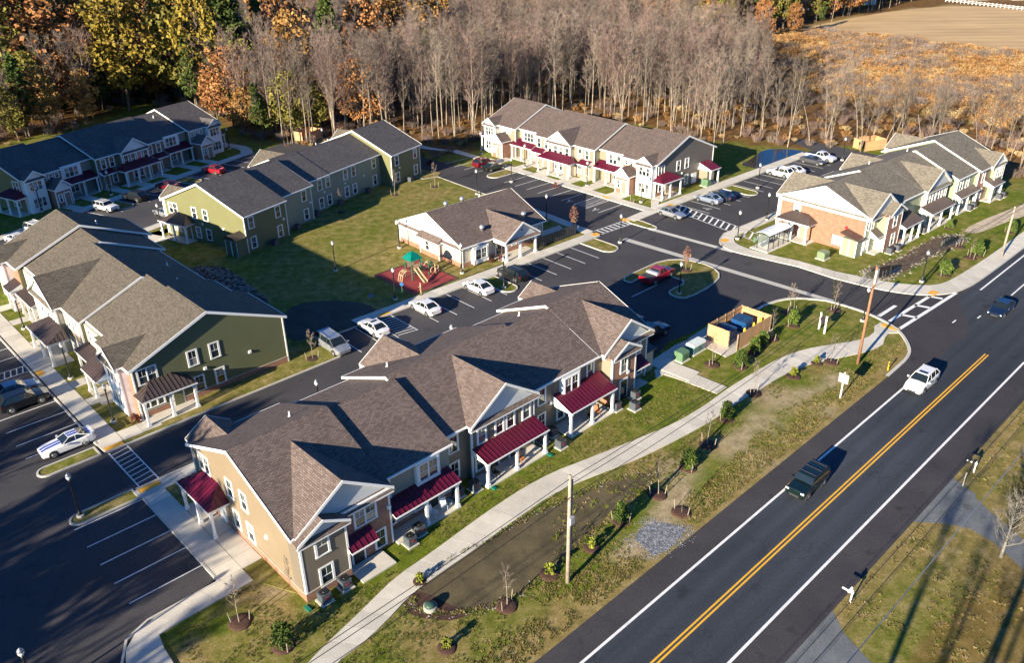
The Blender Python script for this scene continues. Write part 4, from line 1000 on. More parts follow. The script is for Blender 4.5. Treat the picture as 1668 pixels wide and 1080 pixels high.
# ------------------------------------------------------------------ olive row at the left
def build_olive():
    b = row('townhouse_row', 'long olive green townhouse row with tan shingle roof at the left of the site', CF)
    sh = M['sh_tan']; T = 'olive'
    U = [(-8.2, 0, -16.1, .55), (-14.0, -8.2, -14.9, -.5), (-28.0, -14.0, -15.7, -1.1), (-34.6, -28.0, -14.8, -.3), (-42.4, -34.6, -15.9, .7)]
    E_ = [(0, .35), (.0, .0), (.0, .25), (.0, .25), (.25, .35)]
    for i, u in enumerate(U): unit(b, *u, [T, T, 'olive', 'oliveD' if i == 0 else 'olive'], sh, *E_[i])
    # end house: white bay under a gable
    cross_gable(b, -5.5, -1.1, -16.9, -16.1, sh, 1, mat='whitesid'); bay(b, -5.2, -1.4, -16.55, -15, 'whitesid', 0, 5.2)
    window(b, 'f', -3.3, 4.2, -16.55, 3, .8, 1.4); window(b, 'f', -3.3, 1.5, -16.55, 3, .8, 1.4)
    panel(b, 'f', -1.35, -.02, .05, 5.0, -15.75, 'brick'); panel(b, 'f', -8.15, -5.3, .05, 5.0, -15.75, 'brick'); door(b, 'f', -6.6, -15.8, 'brownmetal')
    porch(b, 'f', -9.4, -5.3, -15.75, 1.9, 2.7, 3.8, 'brownmetal', [-9.1, -7.2], hip=(0, 0))
    m = MB(); m.box(-9.4, -5.3, -17.0, -16.9, 2.4, 3.0) ; 
    # second house: white box bays with cream windows
    bay(b, -13.9, -9.9, -15.2, -14.2, 'cream', 2.7, 5.35, False); window(b, 'f', -11.0, 4.3, -15.2, 1, .8, 1.3); window(b, 'f', -12.6, 4.3, -15.2, 1, .8, 1.3)
    bay(b, -9.9, -8.2, -15.6, -14.5, 'olive', 0, 5.3); window(b, 'f', -11.6, 1.5, -14.55, 2)
    porch(b, 'f', -14.0, -10.0, -14.55, 2.2, 2.7, 3.3, 'brownmetal', [-13.8, -10.3])
    # middle house
    cross_gable(b, -27.2, -19.1, -16.6, -15.7, sh, 1, mat='whitesid'); bay(b, -26.9, -19.4, -16.3, -15, 'cream', 0, 5.25)
    for u in (-26, -24.2, -22.2, -20.4): window(b, 'f', u, 4.2, -16.3, 1, .85, 1.4)
    bay(b, -19.0, -14.1, -15.6, -15, 'beige', 0, 5.3); 
    for u in (-17.6, -16.3, -15.2): window(b, 'f', u, 4.3, -15.6, 1, .75, 1.4)
    for u in (-25.4, -20.8): door(b, 'f', u, -16.3, 'beige')
    for u in (-23, -18, -16): window(b, 'f', u, 1.5, -16.3 if u < -19 else -15.6)
    porch(b, 'f', -23.5, -16.8, -16.3, 2.3, 2.8, 3.7, 'brownmetal', [-23.2, -20, -17.1], hip=(1.3, 1.3))
    # fourth and fifth
    bay(b, -34.4, -30.5, -15.1, -14.2, 'cream', 2.7, 5.35, False)
    for u in (-33.4, -31.6): window(b, 'f', u, 4.3, -15.1, 1, .8, 1.3)
    bay(b, -30.4, -28.2, -15.4, -14.3, 'olive', 0, 5.3)
    porch(b, 'f', -34, -28.4, -14.45, 2.2, 2.7, 3.4, 'brownmetal', [-33.7, -31, -28.7]); window(b, 'f', -31.5, 1.5, -14.45, 2)
    cross_gable(b, -42.0, -37.6, -16.7, -15.9, sh, 1, mat='whitesid'); bay(b, -41.7, -37.9, -16.4, -15, 'whitesid', 0, 5.2)
    window(b, 'f', -39.8, 4.2, -16.4, 3, .8, 1.4); window(b, 'f', -39.8, 1.5, -16.4, 3, .8, 1.4); panel(b, 'f', -37.8, -34.7, .05, 5.1, -15.55, 'brick')
    porch(b, 'f', -37.4, -34.8, -15.55, 1.6, 2.7, 3.4, 'brownmetal', [-37.1, -35.1])
    belt(b, [(-.0, -15.75), (-.0, .2), (-8, .2)])
    corner(b, [(0, .2), (0, -15.75), (-8.2, .2), (-34.6, .3), (-28, -.7)])
    window(b, 'e', -14.4, 4.45, 0, 2, .9, 1.5)
    for v in (-9.85, -7.55): window(b, 'e', v, 4.5, 0)
    for v in (-9.65, -7.45): window(b, 'e', v, 1.55, 0)
    wallvent(b, 'e', -3.95, 2.9, 0); wallvent(b, 'e', -8.85, 2.93, 0); door(b, 'e', -12.0, 0, 'oliveD'); window(b, 'e', -14.4, 1.6, 0, 3, .7, 1.2)
    porch(b, 'e', -16.1, -10.6, 0, 1.95, 2.85, 3.85, 'brownmetal', [-15.8, -13.3, -10.9], hip=(1.7, 1.7))
    # patio side (away from the camera)
    for u in (-4, -11, -18, -24, -31, -38): window(b, 'r', u, 4.3, {-4:.2,-11:-.85,-18:-1.45,-24:-1.45,-31:-.65,-38:.35}[u]); window(b, 'r', u, 1.5, {-4:.2,-11:-.85,-18:-1.45,-24:-1.45,-31:-.65,-38:.35}[u])
    roofpipe(b, -12.9, -5.0, zroof(-5, -15.7, -1.1)); roofpipe(b, -20, -3.2, zroof(-3.2, -15.7, -1.1)); roofpipe(b, -36.4, -5, zroof(-5, -15.9, .7))
    return b
build_olive()

# ------------------------------------------------------------------ green row behind the lawn
def build_green():
    b = row('townhouse_row', 'green townhouse row with charcoal shingle roof showing its plain back to the lawn', BF)
    sh = M['sh_grey']; T = 'teal'
    U = [(0, 8.0, -.15, 16.9), (8.0, 15.2, 1.5, 16.3), (15.2, 21, 3.1, 17.0), (21, 34.3, 3.3, 16.3), (34.3, 42.4, .8, 17.2)]
    E_ = [(.35, .1), (0, .25), (0, 0), (0, 0), (.28, .35)]
    mats = [['oliveD', T, 'olive', T], ['teal', T, 'olive', T], ['teal', T, 'olive', T], ['teal', T, 'olive', T], ['oliveD', T, 'olive', T]]
    for i, u in enumerate(U): unit(b, *u, mats[i], sh, *E_[i])
    for (u, v) in [(1.2, .2), (6.4, .2), (13.6, 1.85), (18.9, 3.45), (20.8, 3.45), (25.3, 3.65), (27.3, 3.65), (32.6, 3.65), (35.8, 1.15), (41.0, 1.15)]:
        window(b, 'f', u, 4.3, v); window(b, 'f', u if u != 13.6 else 13.7, 1.35, v)
    for (u, v) in [(6.9, .2), (14.4, 1.85), (19.4, 3.45), (24.6, 3.65), (29.4, 3.65), (36.0, 1.15)]: wallvent(b, 'f', u+.4, 2.9, v)
    corner(b, [(0, .2), (0, 16.5), (8, .2), (15.2, 1.85), (34.3, 1.15), (42.4, 1.15), (21, 3.6)])
    window(b, 'w', 14.8, 4.4, 0, 2, .9, 1.5)
    for v in (10.3, 8.0): window(b, 'w', v, 4.4, 0)
    for v in (10.1, 7.9): window(b, 'w', v, 1.45, 0)
    wallvent(b, 'w', 8.9, 2.95, 0); wallvent(b, 'w', 4.6, 2.95, 0); door(b, 'w', 12.2, 0, 'oliveD'); window(b, 'w', 14.3, 1.6, 0, 3, .7, 1.2)
    porch(b, 'w', 10.6, 16.3, 0, 1.95, 2.85, 3.85, 'brownmetal', [10.9, 13.4, 16.0], hip=(1.7, 1.7))
    # utility lean-to at the corner
    m = MB(); m.box(-1.9, -.01, .15, 2.5, 0, 2.55); m.build('utility_closet', M['oliveD'], b)
    m = MB(); m.prism([(-.05, 2.5), (-.05, 2.62), (1.35, 3.3), (2.75, 2.62), (2.75, 2.5)], 'x', -2.15, -.02); m.build('closet_roof', M['brownmetal'], b)
    m = MB()
    for y in (.2, 1.25, 1.32, 2.38): m.box(-1.95, -1.9, y, y+.08, .1, 2.35)
    m.box(-1.95, -1.9, .2, 2.46, 2.35, 2.5); m.build('closet_frame', M['trim'], b)
    belt(b, [(0, 16.5), (0, 2.6)], .7, .05, 'greygreen') if False else None
    for (a0, a1, vt) in [(.2, 4.0, 17.6), (18, 24, 17.8), (38.2, 42.0, 17.7)]:
        ve = {.2: 16.9, 18: 16.65, 38.2: 17.2}[a0]
        cross_gable(b, a0-.2, a1+.2, vt, ve, M['sh_tan'], -1); bay(b, a0, a1, vt-.3, 15.5, 'whitesid', 0, 5.2)
        window(b, 'r', (a0+a1)/2, 4.3, vt-.3, 2); window(b, 'r', (a0+a1)/2, 1.5, vt-.3, 2)
    porch(b, 'r', 8.2, 15, 15.95, 2.1, 2.7, 3.5, 'brownmetal', [8.6, 11.6, 14.6]); porch(b, 'r', 26, 33, 15.95, 2.1, 2.7, 3.5, 'brownmetal', [26.4, 29.6, 32.6])
    roofpipe(b, 30.5, 11.5, zroof(11.5, 3.3, 16.3)); roofpipe(b, 27, 11, zroof(11, 3.3, 16.3))
build_green()

# ------------------------------------------------------------------ street front shared by the shaded row and the crimson-porch row
def front(b, X, vb, sh, mats, pm, met=None):
    """X: maps template u 0..42 to row u; vb: street wall offsets"""
    def I(a0, a1): p, q = X(a0), X(a1); return min(p, q), max(p, q)
    # end bays (0-3.3, 38.2-41.8)
    for a0, a1 in ((0.1, 3.3), (38.4, 41.6)):
        p, q = I(a0, a1); cross_gable(b, p-.2, q+.2, -.35, .55, sh, 1, mat='whitesid'); bay(b, p, q, 0, 1.3, 'whitesid', 0, 5.2)
        window(b, 'f', (p+q)/2, 4.3, 0, 3, .75, 1.45); window(b, 'f', (p+q)/2, 1.5, 0, 3, .75, 1.45)
    # brick entrance part with three small windows and gabled portico
    for a0, a1 in ((3.3, 7.0), (34.6, 38.2)):
        p, q = I(a0, a1); panel(b, 'f', p+.02, q-.02, 0, 5.25, .95, 'brick'); c = (p+q)/2
        for d in (-1.1, 0, 1.1): window(b, 'f', c+d, 4.75, .92, 1, .7, .7)
        cross_gable(b, c-1.65, c+1.65, -1.75, .92, sh, 1, he=3.2, k2=.85, pent=False, mat='whitesid')
        bay(b, c-1.45, c+1.45, -1.4, .95, 'brick', 0, 3.0); door(b, 'f', c+.5, -1.4, 'beige'); window(b, 'f', c-.7, 1.6, -1.4, 1, .6, 1.2)
    for a0, a1 in ((7.2, 13.2), (28.4, 34.4)):
        p, q = I(a0, a1); c0, c1 = I(*( (7.4, 11.2) if a0 < 20 else (28.6, 32.4) ))
        bay(b, c0, c1, 1.45, 2.3, 'whitesid', 2.9, 5.4, False); window(b, 'f', (c0+c1)/2, 4.4, 1.45, 3, .85, 1.5)
        porch(b, 'f', p+.1, q-.1, 1.95, 1.9, 2.75, 3.7, pm, [p+.4, (p+q)/2, q-.4])
        door(b, 'f', c0+.8, 1.95, 'beige'); door(b, 'f', c1-.2, 1.95, 'beige'); window(b, 'f', (c0+c1)/2+.2, 1.5, 1.95, 2, .8, 1.4)
    # centre house
    p, q = I(18.0, 23.7); cross_gable(b, p-.2, q+.2, -.75, .2, sh, 1, mat='whitesid'); bay(b, p, q, -.45, 1, mats[0], 0, 5.25)
    for t in (18.8, 20.3, 21.6, 23.0): window(b, 'f', X(t), 4.15, -.45)
    for t in (14.9, 16.6, 24.9, 26.8): window(b, 'f', X(t), 4.3, .55)
    for t in (14.9, 16.6): window(b, 'f', X(t), 1.5, .55)
    p, q = I(16.6, 24.6); porch(b, 'f', p, q, -.45, 1.95, 2.8, 3.75, pm, [p+.3, p+2.8, q-2.8, q-.3], hip=(1.4, 1.4))
    for t in (19, 22.6): door(b, 'f', X(t), -.45, 'beige')
    for t in (20.2, 21.4): window(b, 'f', X(t), 1.5, -.45, 1, .8)
    for a0, a1 in ((13.7, 16.2), (25.0, 27.8)):
        p, q = I(a0, a1); porch(b, 'f', p, q, .55, 1.2, 2.75, 3.4, pm, []); door(b, 'f', (p+q)/2, .55, 'beige')
    pc = [(X(0), .95), (X(42), .95)]

def build_crimson():
    b = row('townhouse_row', 'white and beige townhouse row with crimson porches in front of the bare wood', EF)
    sh = M['sh_taupe']; T = 'beige'
    U = [(-7.1, 0, .6, 16.9), (-13.2, -7.1, 1.6, 15.9), (-27.8, -13.2, .2, 16.2), (-33.6, -27.8, 1.6, 15.6), (-41.8, -33.6, .55, 16.9)]
    E_ = [(0, .35), (0, 0), (0, .25), (0, 0), (.35, .25)]
    for i, u in enumerate(U): unit(b, *u, [T, T, 'beige', 'greybrown' if i == 0 else 'sage'], sh, *E_[i])
    front(b, lambda t: -t, None, sh, ['cream'], 'red')
    corner(b, [(0, .95), (0, 16.5), (-13.2, .55), (-33.6, .9), (-7.1, .95)])
    window(b, 'e', 2.3, 4.3, 0, 2, .75, 1.5)
    for v in (6.85, 9.1): window(b, 'e', v, 4.2, 0)
    window(b, 'e', 9.2, 1.35, 0); wallvent(b, 'e', 7.9, 2.7, 0); wallvent(b, 'e', 12.6, 2.55, 0); window(b, 'e', 2.6, 1.5, 0, 2, .8, 1.4); door(b, 'e', 4.2, 0, 'beige')
    porch(b, 'e', .2, 5.6, 0, 2.1, 2.9, 3.8, 'red', [.5, 2.6, 5.3], hip=(1.6, 1.6))
    panel(b, 'e', 1.0, 6.0, .05, .75, 0, 'brick'); panel(b, 'e', .98, 2.0, .78, 5.0, 0, 'brick', .02) if False else None
    m = MB(); m.box(.01, 1.7, 12.9, 14.9, 0, 2.65); m.build('utility_closet', M['beige'], b)
    porch(b, 'e', 12.7, 15.5, 0, 2.6, 2.65, 3.5, 'red', [12.95, 15.2], slab=True)
    panel(b, 'e', 10.7, 11.9, .3, 2.0, 0, 'whitesid', .18)
    for a_ in (-4, -10, -18, -24, -31, -38): window(b, 'r', a_, 4.3, {-4: 16.55, -10: 15.55, -18: 15.85, -24: 15.85, -31: 15.25, -38: 16.55}[a_], 2)
    porch(b, 'w', 10.4, 16, -41.8, 1.9, 2.9, 3.8, 'red', [10.8, 13.2, 15.6], hip=(1.6, 1.6)); porch(b, 'w', .5, 4.5, -41.8, 1.7, 2.8, 3.5, 'red', [.8, 4.2], hip=(1.2, 1.2))
build_crimson()

def build_shaded():
    b = row('townhouse_row', 'shaded townhouse row with dark roof and white bays at the far left below the trees', AF)
    sh = M['sh_dark']; T = 'greygreen'
    U = [(0, 7.0, .6, 16.9), (7.0, 13.5, 1.6, 15.9), (13.5, 28.1, .2, 16.2), (28.1, 34.5, 1.6, 15.9), (34.5, 42.2, .55, 17.0)]
    E_ = [(.3, 0), (0, 0), (.25, 0), (0, 0), (.25, .35)]
    for i, u in enumerate(U): unit(b, *u, ['taupe' if i in (2,) else T, T, 'olive', 'greybrown'], sh, *E_[i])
    front(b, lambda t: t, None, sh, ['taupe'], 'red')
    corner(b, [(0, .95), (13.5, .55), (34.5, .9), (42.2, .95)])
    window(b, 'w', 2.4, 4.3, 0, 2, .8, 1.5); window(b, 'w', 8.2, 4.3, 0); window(b, 'w', 10.4, 4.3, 0)
    panel(b, 'w', .97, 2.0, .05, 5.1, 0, 'brick'); window(b, 'w', 3.4, 1.5, 0, 2, .8, 1.4)
    porch(b, 'w', .3, 5.8, 0, 2.0, 2.9, 3.8, 'red', [.6, 3.0, 5.5], hip=(1.6, 1.6)); porch(b, 'e', 1.5, 5.8, 42.2, 1.9, 2.9, 3.7, 'red', [1.8, 5.5], hip=(1.4, 1.4))
    roofpipe(b, 32.4, 7.2, zroof(7.2, 1.6, 15.9))
build_shaded()

# ------------------------------------------------------------------ brick-ended row at the right
def build_right():
    b = row('townhouse_row', 'brick ended townhouse row with tan roof and big white gable behind the bus shelter', FF)
    sh = M['sh_tangrey']; T = 'sage'; x0 = -2.6
    U = [(x0, 6.9, .3, 15.3), (6.9, 13.3, 1.7, 15.6), (13.3, 22.6, .9, 15.9), (22.6, 29.4, .35, 15.2), (29.4, 37.9, -.1, 16.3)]
    U = [(x0, 6.9, 1.35, 15.2), (6.9, 13.3, 1.61, 15.8), (13.3, 22.8, 1.6, 15.2), (22.8, 29.6, .55, 15.2), (29.6, 37.9, .05, 16.3)]
    E_ = [(.35, 0), (0, 0), (0, 0), (.25, 0), (.25, .35)]
    for i, u in enumerate(U): unit(b, *u, [T, T, 'brick' if i == 0 else 'sage', T], sh, *E_[i])
    # white pediment over the brick end
    vf, vr = U[0][2], U[0][3]; vm = (vf+vr)/2; hr = HE+KS*(vm-vf)
    m = MB(); m.prism([(vf+.2, HE-.25), (vm, hr-.25), (vr-.2, HE-.25)], 'x', x0-.1, x0-.005); m.build('pediment', M['whitesid'], b)
    m = MB(); m.box(x0-.14, x0-.02, vf+.1, vr-.1, HE-.65, HE-.27); m.build('frieze', M['trim'], b)
    m = MB(); m.face([(x0-.38, vf, HE-.22), (x0-.10, vf, HE-.02), (x0-.10, vr, HE-.02), (x0-.38, vr, HE-.22)][::-1]); m.face([(x0-.38, vf, HE-.30), (x0-.38, vf, HE-.22), (x0-.38, vr, HE-.22), (x0-.38, vr, HE-.30)][::-1], 1)
    m.build('pent_roof', [sh, M['trim']], b)
    window(b, 'w', 12.2, 4.05, x0, 1, .95, 1.55)
    panel(b, 'w', 11.6, 12.8, 3.0, 5.0, x0, 'cream', .015)
    porch(b, 'w', 8.7, 14.2, x0, 2.3, 2.9, 3.8, 'brownmetal', [9.2, 11.5, 13.8], hip=(1.6, 1.6)); door(b, 'w', 10.9, x0, 'teal'); window(b, 'w', 12.9, 1.5, x0)
    m = MB(); m.box(x0-1.7, x0-.01, 1.75, 3.9, 0, 2.5); m.build('utility_closet', M['teal'], b)
    m = MB(); m.prism([(1.4, 2.5), (1.4, 2.62), (4.2, 3.3), (4.2, 3.15)], 'x', x0-2.1, x0-.02) ; m.build('closet_roof', M['brownmetal'], b)
    m = MB(); 
    for y in (1.72, 2.78, 3.85): m.box(x0-1.75, x0-1.7, y, y+.1, .1, 2.45)
    m.build('closet_frame', M['trim'], b)
    m = MB(); m.box(-.2, 0, .35, 1.0, 3.25, 3.75) if False else m.box(x0-.05, x0-.006, 4.2, 4.65, 3.1, 3.5); m.build('sign_plate', plain('fire_sign_red', (.6, .02, .03), .4), b)
    m = MB()
    for i in range(6): m.box(x0-.16, x0-.006, 4.3+i*.33, 4.55+i*.33, .5, 1.9)
    m.build('electric_meter_box', plain('meter_grey', (.42, .46, .48), .4), b)
    # end gables on the patio side
    cross_gable(b, x0-.3, 5.0, .95, 1.35, sh, 1)
    bay(b, .5, 4.5, .25, 2.2, 'brick', 0, 5.1); panel(b, 'w', .4, 1.7, 2.3, 5.0, .5, 'sage', .02); panel(b, 'w', .4, 1.7, .1, 2.28, .5, 'cream', .02)
    m = MB(); um = 2.55; h2 = 5.42+2.1*.6
    m.face([(.3, -.15, 5.42), (um, -.15, h2), (um, 2.0, h2), (.3, 1.3, 5.42)]); m.face([(um, -.15, h2), (4.8, -.15, 5.42), (4.8, 1.3, 5.42), (um, 2.0, h2)]); r = m.build('gable_roof', sh, b)
    m = MB(); m.prism([(.28, 5.2), (.28, 5.46), (um, h2+.05), (4.82, 5.46), (4.82, 5.2), (um, h2-.2)], 'y', -.2, -.152); m.build('rake_board', M['trim'], r)
    m = MB(); m.prism([(.45, 5.2), (um, h2-.15), (4.65, 5.2)], 'y', .18, .3); m.build('pediment', M['shake'], r)
    window(b, 'f', 2.6, 4.1, .25, 1); window(b, 'f', 2.8, 1.4, .25, 1); window(b, 'f', -1.2, 4.2, 1.7, 2, .7, 1.5); door(b, 'f', -.6, 1.7, 'teal'); window(b, 'f', -1.9, 1.5, 1.7, 1, .6)
    porch(b, 'f', -1.3, .45, 1.7, 1.3, 2.5, 3.3, 'brownmetal', [], slab=True)
    porch(b, 'f', 4.6, 9.8, 1.75, 2.4, 2.7, 3.6, 'brownmetal', [4.9, 7.3, 9.5]); window(b, 'f', 7.8, 4.25, 2.1, 2); window(b, 'f', 11, 4.25, 2.1, 2, .75); window(b, 'f', 7, 1.5, 2.1, 2); door(b, 'f', 9, 2.1, 'teal')
    cross_gable(b, 13.5, 21.2, 1.05, 1.6, sh, 1); bay(b, 13.8, 20.9, 1.35, 2.5, 'cream', 0, 5.25)
    for u in (14.8, 16.6, 17.8, 19.7): window(b, 'f', u, 4.1, 1.35)
    porch(b, 'f', 12.6, 20.2, 1.35, 2.0, 2.75, 3.4, 'brownmetal', [12.9, 16.4, 19.9]); door(b, 'f', 16, 1.35, 'teal'); window(b, 'f', 18, 1.5, 1.35, 2)
    for u in (24.4, 27.0): window(b, 'f', u, 4.2, .9, 2 if u < 25 else 1)
    porch(b, 'f', 22.9, 29.6, .9, 1.2, 2.7, 3.3, 'brownmetal', [23.2, 26.2, 29.3]); window(b, 'f', 25, 1.5, .9, 2); door(b, 'f', 27.4, .9, 'cream')
    panel(b, 'f', 29.65, 33.5, 0, 5.2, .4, 'brick'); cross_gable(b, 33.0, 38.3, -.3, .05, sh, 1); bay(b, 34.6, 37.8, -.3, 1.4, 'sage', 0, 5.15)
    window(b, 'f', 31.6, 4.1, .37); window(b, 'f', 31.6, 1.4, .37); window(b, 'f', 36.2, 4.2, -.3, 2, .8); window(b, 'f', 36.6, 1.5, -.3, 1)
    porch(b, 'f', 32.4, 36.6, .4, 1.7, 2.7, 3.4, 'brownmetal', [32.7, 36.3])
    corner(b, [(x0, 14.85), (x0, 1.7), (6.9, 2.1), (22.8, .9), (29.6, .4), (13.3, 2.1)])
    for (a0, a1, ve) in ((x0, 5.0, 15.2), (15, 21, 15.2), (31.5, 37.7, 16.3)): cross_gable(b, a0, a1, ve+.6, ve, sh, -1); bay(b, a0+.3, a1-.3, ve+.3, ve-1, 'whitesid', 0, 5.2)
    roofpipe(b, 15.5, 11.5, zroof(11.5, 1.6, 15.2)); roofpipe(b, 24.5, 10, zroof(10, .55, 15.2))
build_right()

# ------------------------------------------------------------------ community building
def build_hall():
    b = thing('community_building', 'single storey beige community building with brown roof, columned porch and white gable beside the playground', 'community building', (GF.x, GF.y, 0), GF.az)
    sh = M['sh_brown']; he = 3.1; vf, vr = -.35, 14.7; vm = (vf+vr)/2
    def top(v): return he-RT-.01+KS*(v-vf if v < vm else vr-v)
    m = MB(); m.prism([(0, 0), (14.3, 0), (14.3, top(14.3)), (vm, top(vm)-.02), (0, top(0))], 'x', 0.3, 15.2); m.build('wall', M['cream'], b)
    slab_roof(b, -.05, 15.6, vf, vr, sh, he)
    m = MB(); m.prism([(vf+.4, he-.1), (vm, he+KS*(vm-vf)-.3), (vr-.4, he-.1)], 'x', .2, .296); m.build('pediment', M['whitesid'], b)
    m = MB(); m.face([(-.15, vf, he-.3), (.2, vf, he-.02), (.2, vr, he-.02), (-.15, vr, he-.3)][::-1]); m.face([(-.15, vf, he-.42), (-.15, vf, he-.3), (-.15, vr, he-.3), (-.15, vr, he-.42)][::-1], 1); m.build('pent_roof', [sh, M['trim']], b)
    m = MB(); m.box(-.3, .3, 4.3, 8.6, 0, 2.6); m.build('wall', M['cream'], b)
    m = MB(); m.prism([(-.75, 2.6), (-.75, 2.72), (.3, 3.35), (.3, 3.2)], 'y', 4.0, 8.9); m.build('closet_roof', [sh], b)
    m = MB(); m.box(-.72, -.0, 4.05, 8.85, 2.45, 2.6); m.build('frieze', M['trim'], b)
    window(b, 'w', 6.9, 1.65, -.3, 1, .9, 1.35)
    belt(b, [(.3, 14.3), (.3, 8.6), (-.3, 8.6), (-.3, 4.3), (.3, 4.3), (.3, 0), (15.2, 0)], .75)
    corner(b, [(.3, 14.3), (-.3, 8.6), (-.3, 4.3), (.3, 0), (15.2, 0)], z1=2.8)
    bay(b, 1.8, 4.4, -.6, .2, 'whitesid', .3, 2.75); window(b, 'f', 3.1, 1.65, -.6, 2, 1.0, 1.35)
    # entrance gable on columns
    m = MB(); u0, u1, um = 5.5, 12.0, 8.75; hr = he+3.25*.667; vv = vf+(hr-he)/KS; e = .006
    m.face([(u0, -2.9, he+e), (um, -2.9, hr+e), (um, vv, hr+e), (u0, vf, he+e)]); m.face([(um, -2.9, hr+e), (u1, -2.9, he+e), (u1, vf, he+e), (um, vv, hr+e)])
    m.face([(u0, -2.9, he-.15), (u0, vf, he-.15), (um, vf, hr-.15), (um, -2.9, hr-.15)], 1); m.face([(um, -2.9, hr-.15), (um, vf, hr-.15), (u1, vf, he-.15), (u1, -2.9, he-.15)], 1)
    for ux in (u0, u1): m.face([(ux, -2.9, he-.15), (ux, -2.9, he+e), (ux, vf, he+e), (ux, vf, he-.15)], 1)
    r = m.build('gable_roof', [sh, M['trim']], b)
    m = MB(); m.prism([(u0-.02, he-.2), (u0-.02, he+.05), (um, hr+.06), (u1+.02, he+.05), (u1+.02, he-.2), (um, hr-.2)], 'y', -2.95, -2.902); m.build('rake_board', M['trim'], r)
    m = MB(); m.prism([(u0+.2, he-.3), (um, hr-.2), (u1-.2, he-.3)], 'y', -2.55, -2.45); m.build('pediment', M['shake'], r)
    m = MB(); m.box(um-.3, um+.3, -2.62, -2.552, 3.8, 4.4); m.build('gable_window', M['trim'], r); m = MB(); m.box(um-.2, um+.2, -2.64, -2.622, 3.9, 4.3); m.build('gable_pane', M['glass'], r)
    m = MB(); m.face([(u0, -2.92, he-.34), (u1, -2.92, he-.34), (u1, -2.55, he-.04), (u0, -2.55, he-.04)]); m.face([(u0, -2.92, he-.48), (u1, -2.92, he-.48), (u1, -2.92, he-.34), (u0, -2.92, he-.34)], 1); m.build('pent_roof', [sh, M['trim']], r)
    m = MB(); m.box(u0+.1, u1-.1, -2.75, -2.45, he-.6, he-.4); m.box(u0+.1, u0+.3, -2.45, -.1, he-.6, he-.2); m.box(u1-.3, u1-.1, -2.45, -.1, he-.6, he-.2); m.build('beam', M['trim'], r)
    for u in (6.0, 8.55, 11.4): pm = MB(); post(pm, u, -2.5, .1, he-.602, .13); pm.build('column', M['trim'], b)
    m = MB(); m.box(5.6, 11.9, -2.8, -.02, 0, .13); m.build('porch_slab', M['conc'], b)
    panel(b, 'f', 7.2, 11.9, 0, 2.7, 0, 'brickD'); window(b, 'f', 9.6, 1.7, -.03, 1, .9, 1.4); window(b, 'f', 11.0, 1.7, -.03, 1, .9, 1.4); door(b, 'f', 6.7, 0, 'glass')
    window(b, 'f', 13.6, 1.6, 0, 1); 
    steel = plain('galvanised_steel', (.55, .58, .62), .3, .7)
    for (u, v) in ((5.1, 1.5), (12.9, 1.5), (9.0, 10.5), (6.2, 10.8)):
        z = he+KS*((v-vf) if v < vm else (vr-v)); mm = MB(); mm.lathe([(.24, -.2), (.24, .3), (.36, .36), (.38, .5), (.26, .72), (.0, .8)], n=14)
        o = mm.build('roof_ventilator', steel, b, smooth=True); o.location = (u, v, z)
    roofpipe(b, 11.5, 9.5, he+KS*(vr-9.5))
build_hall()
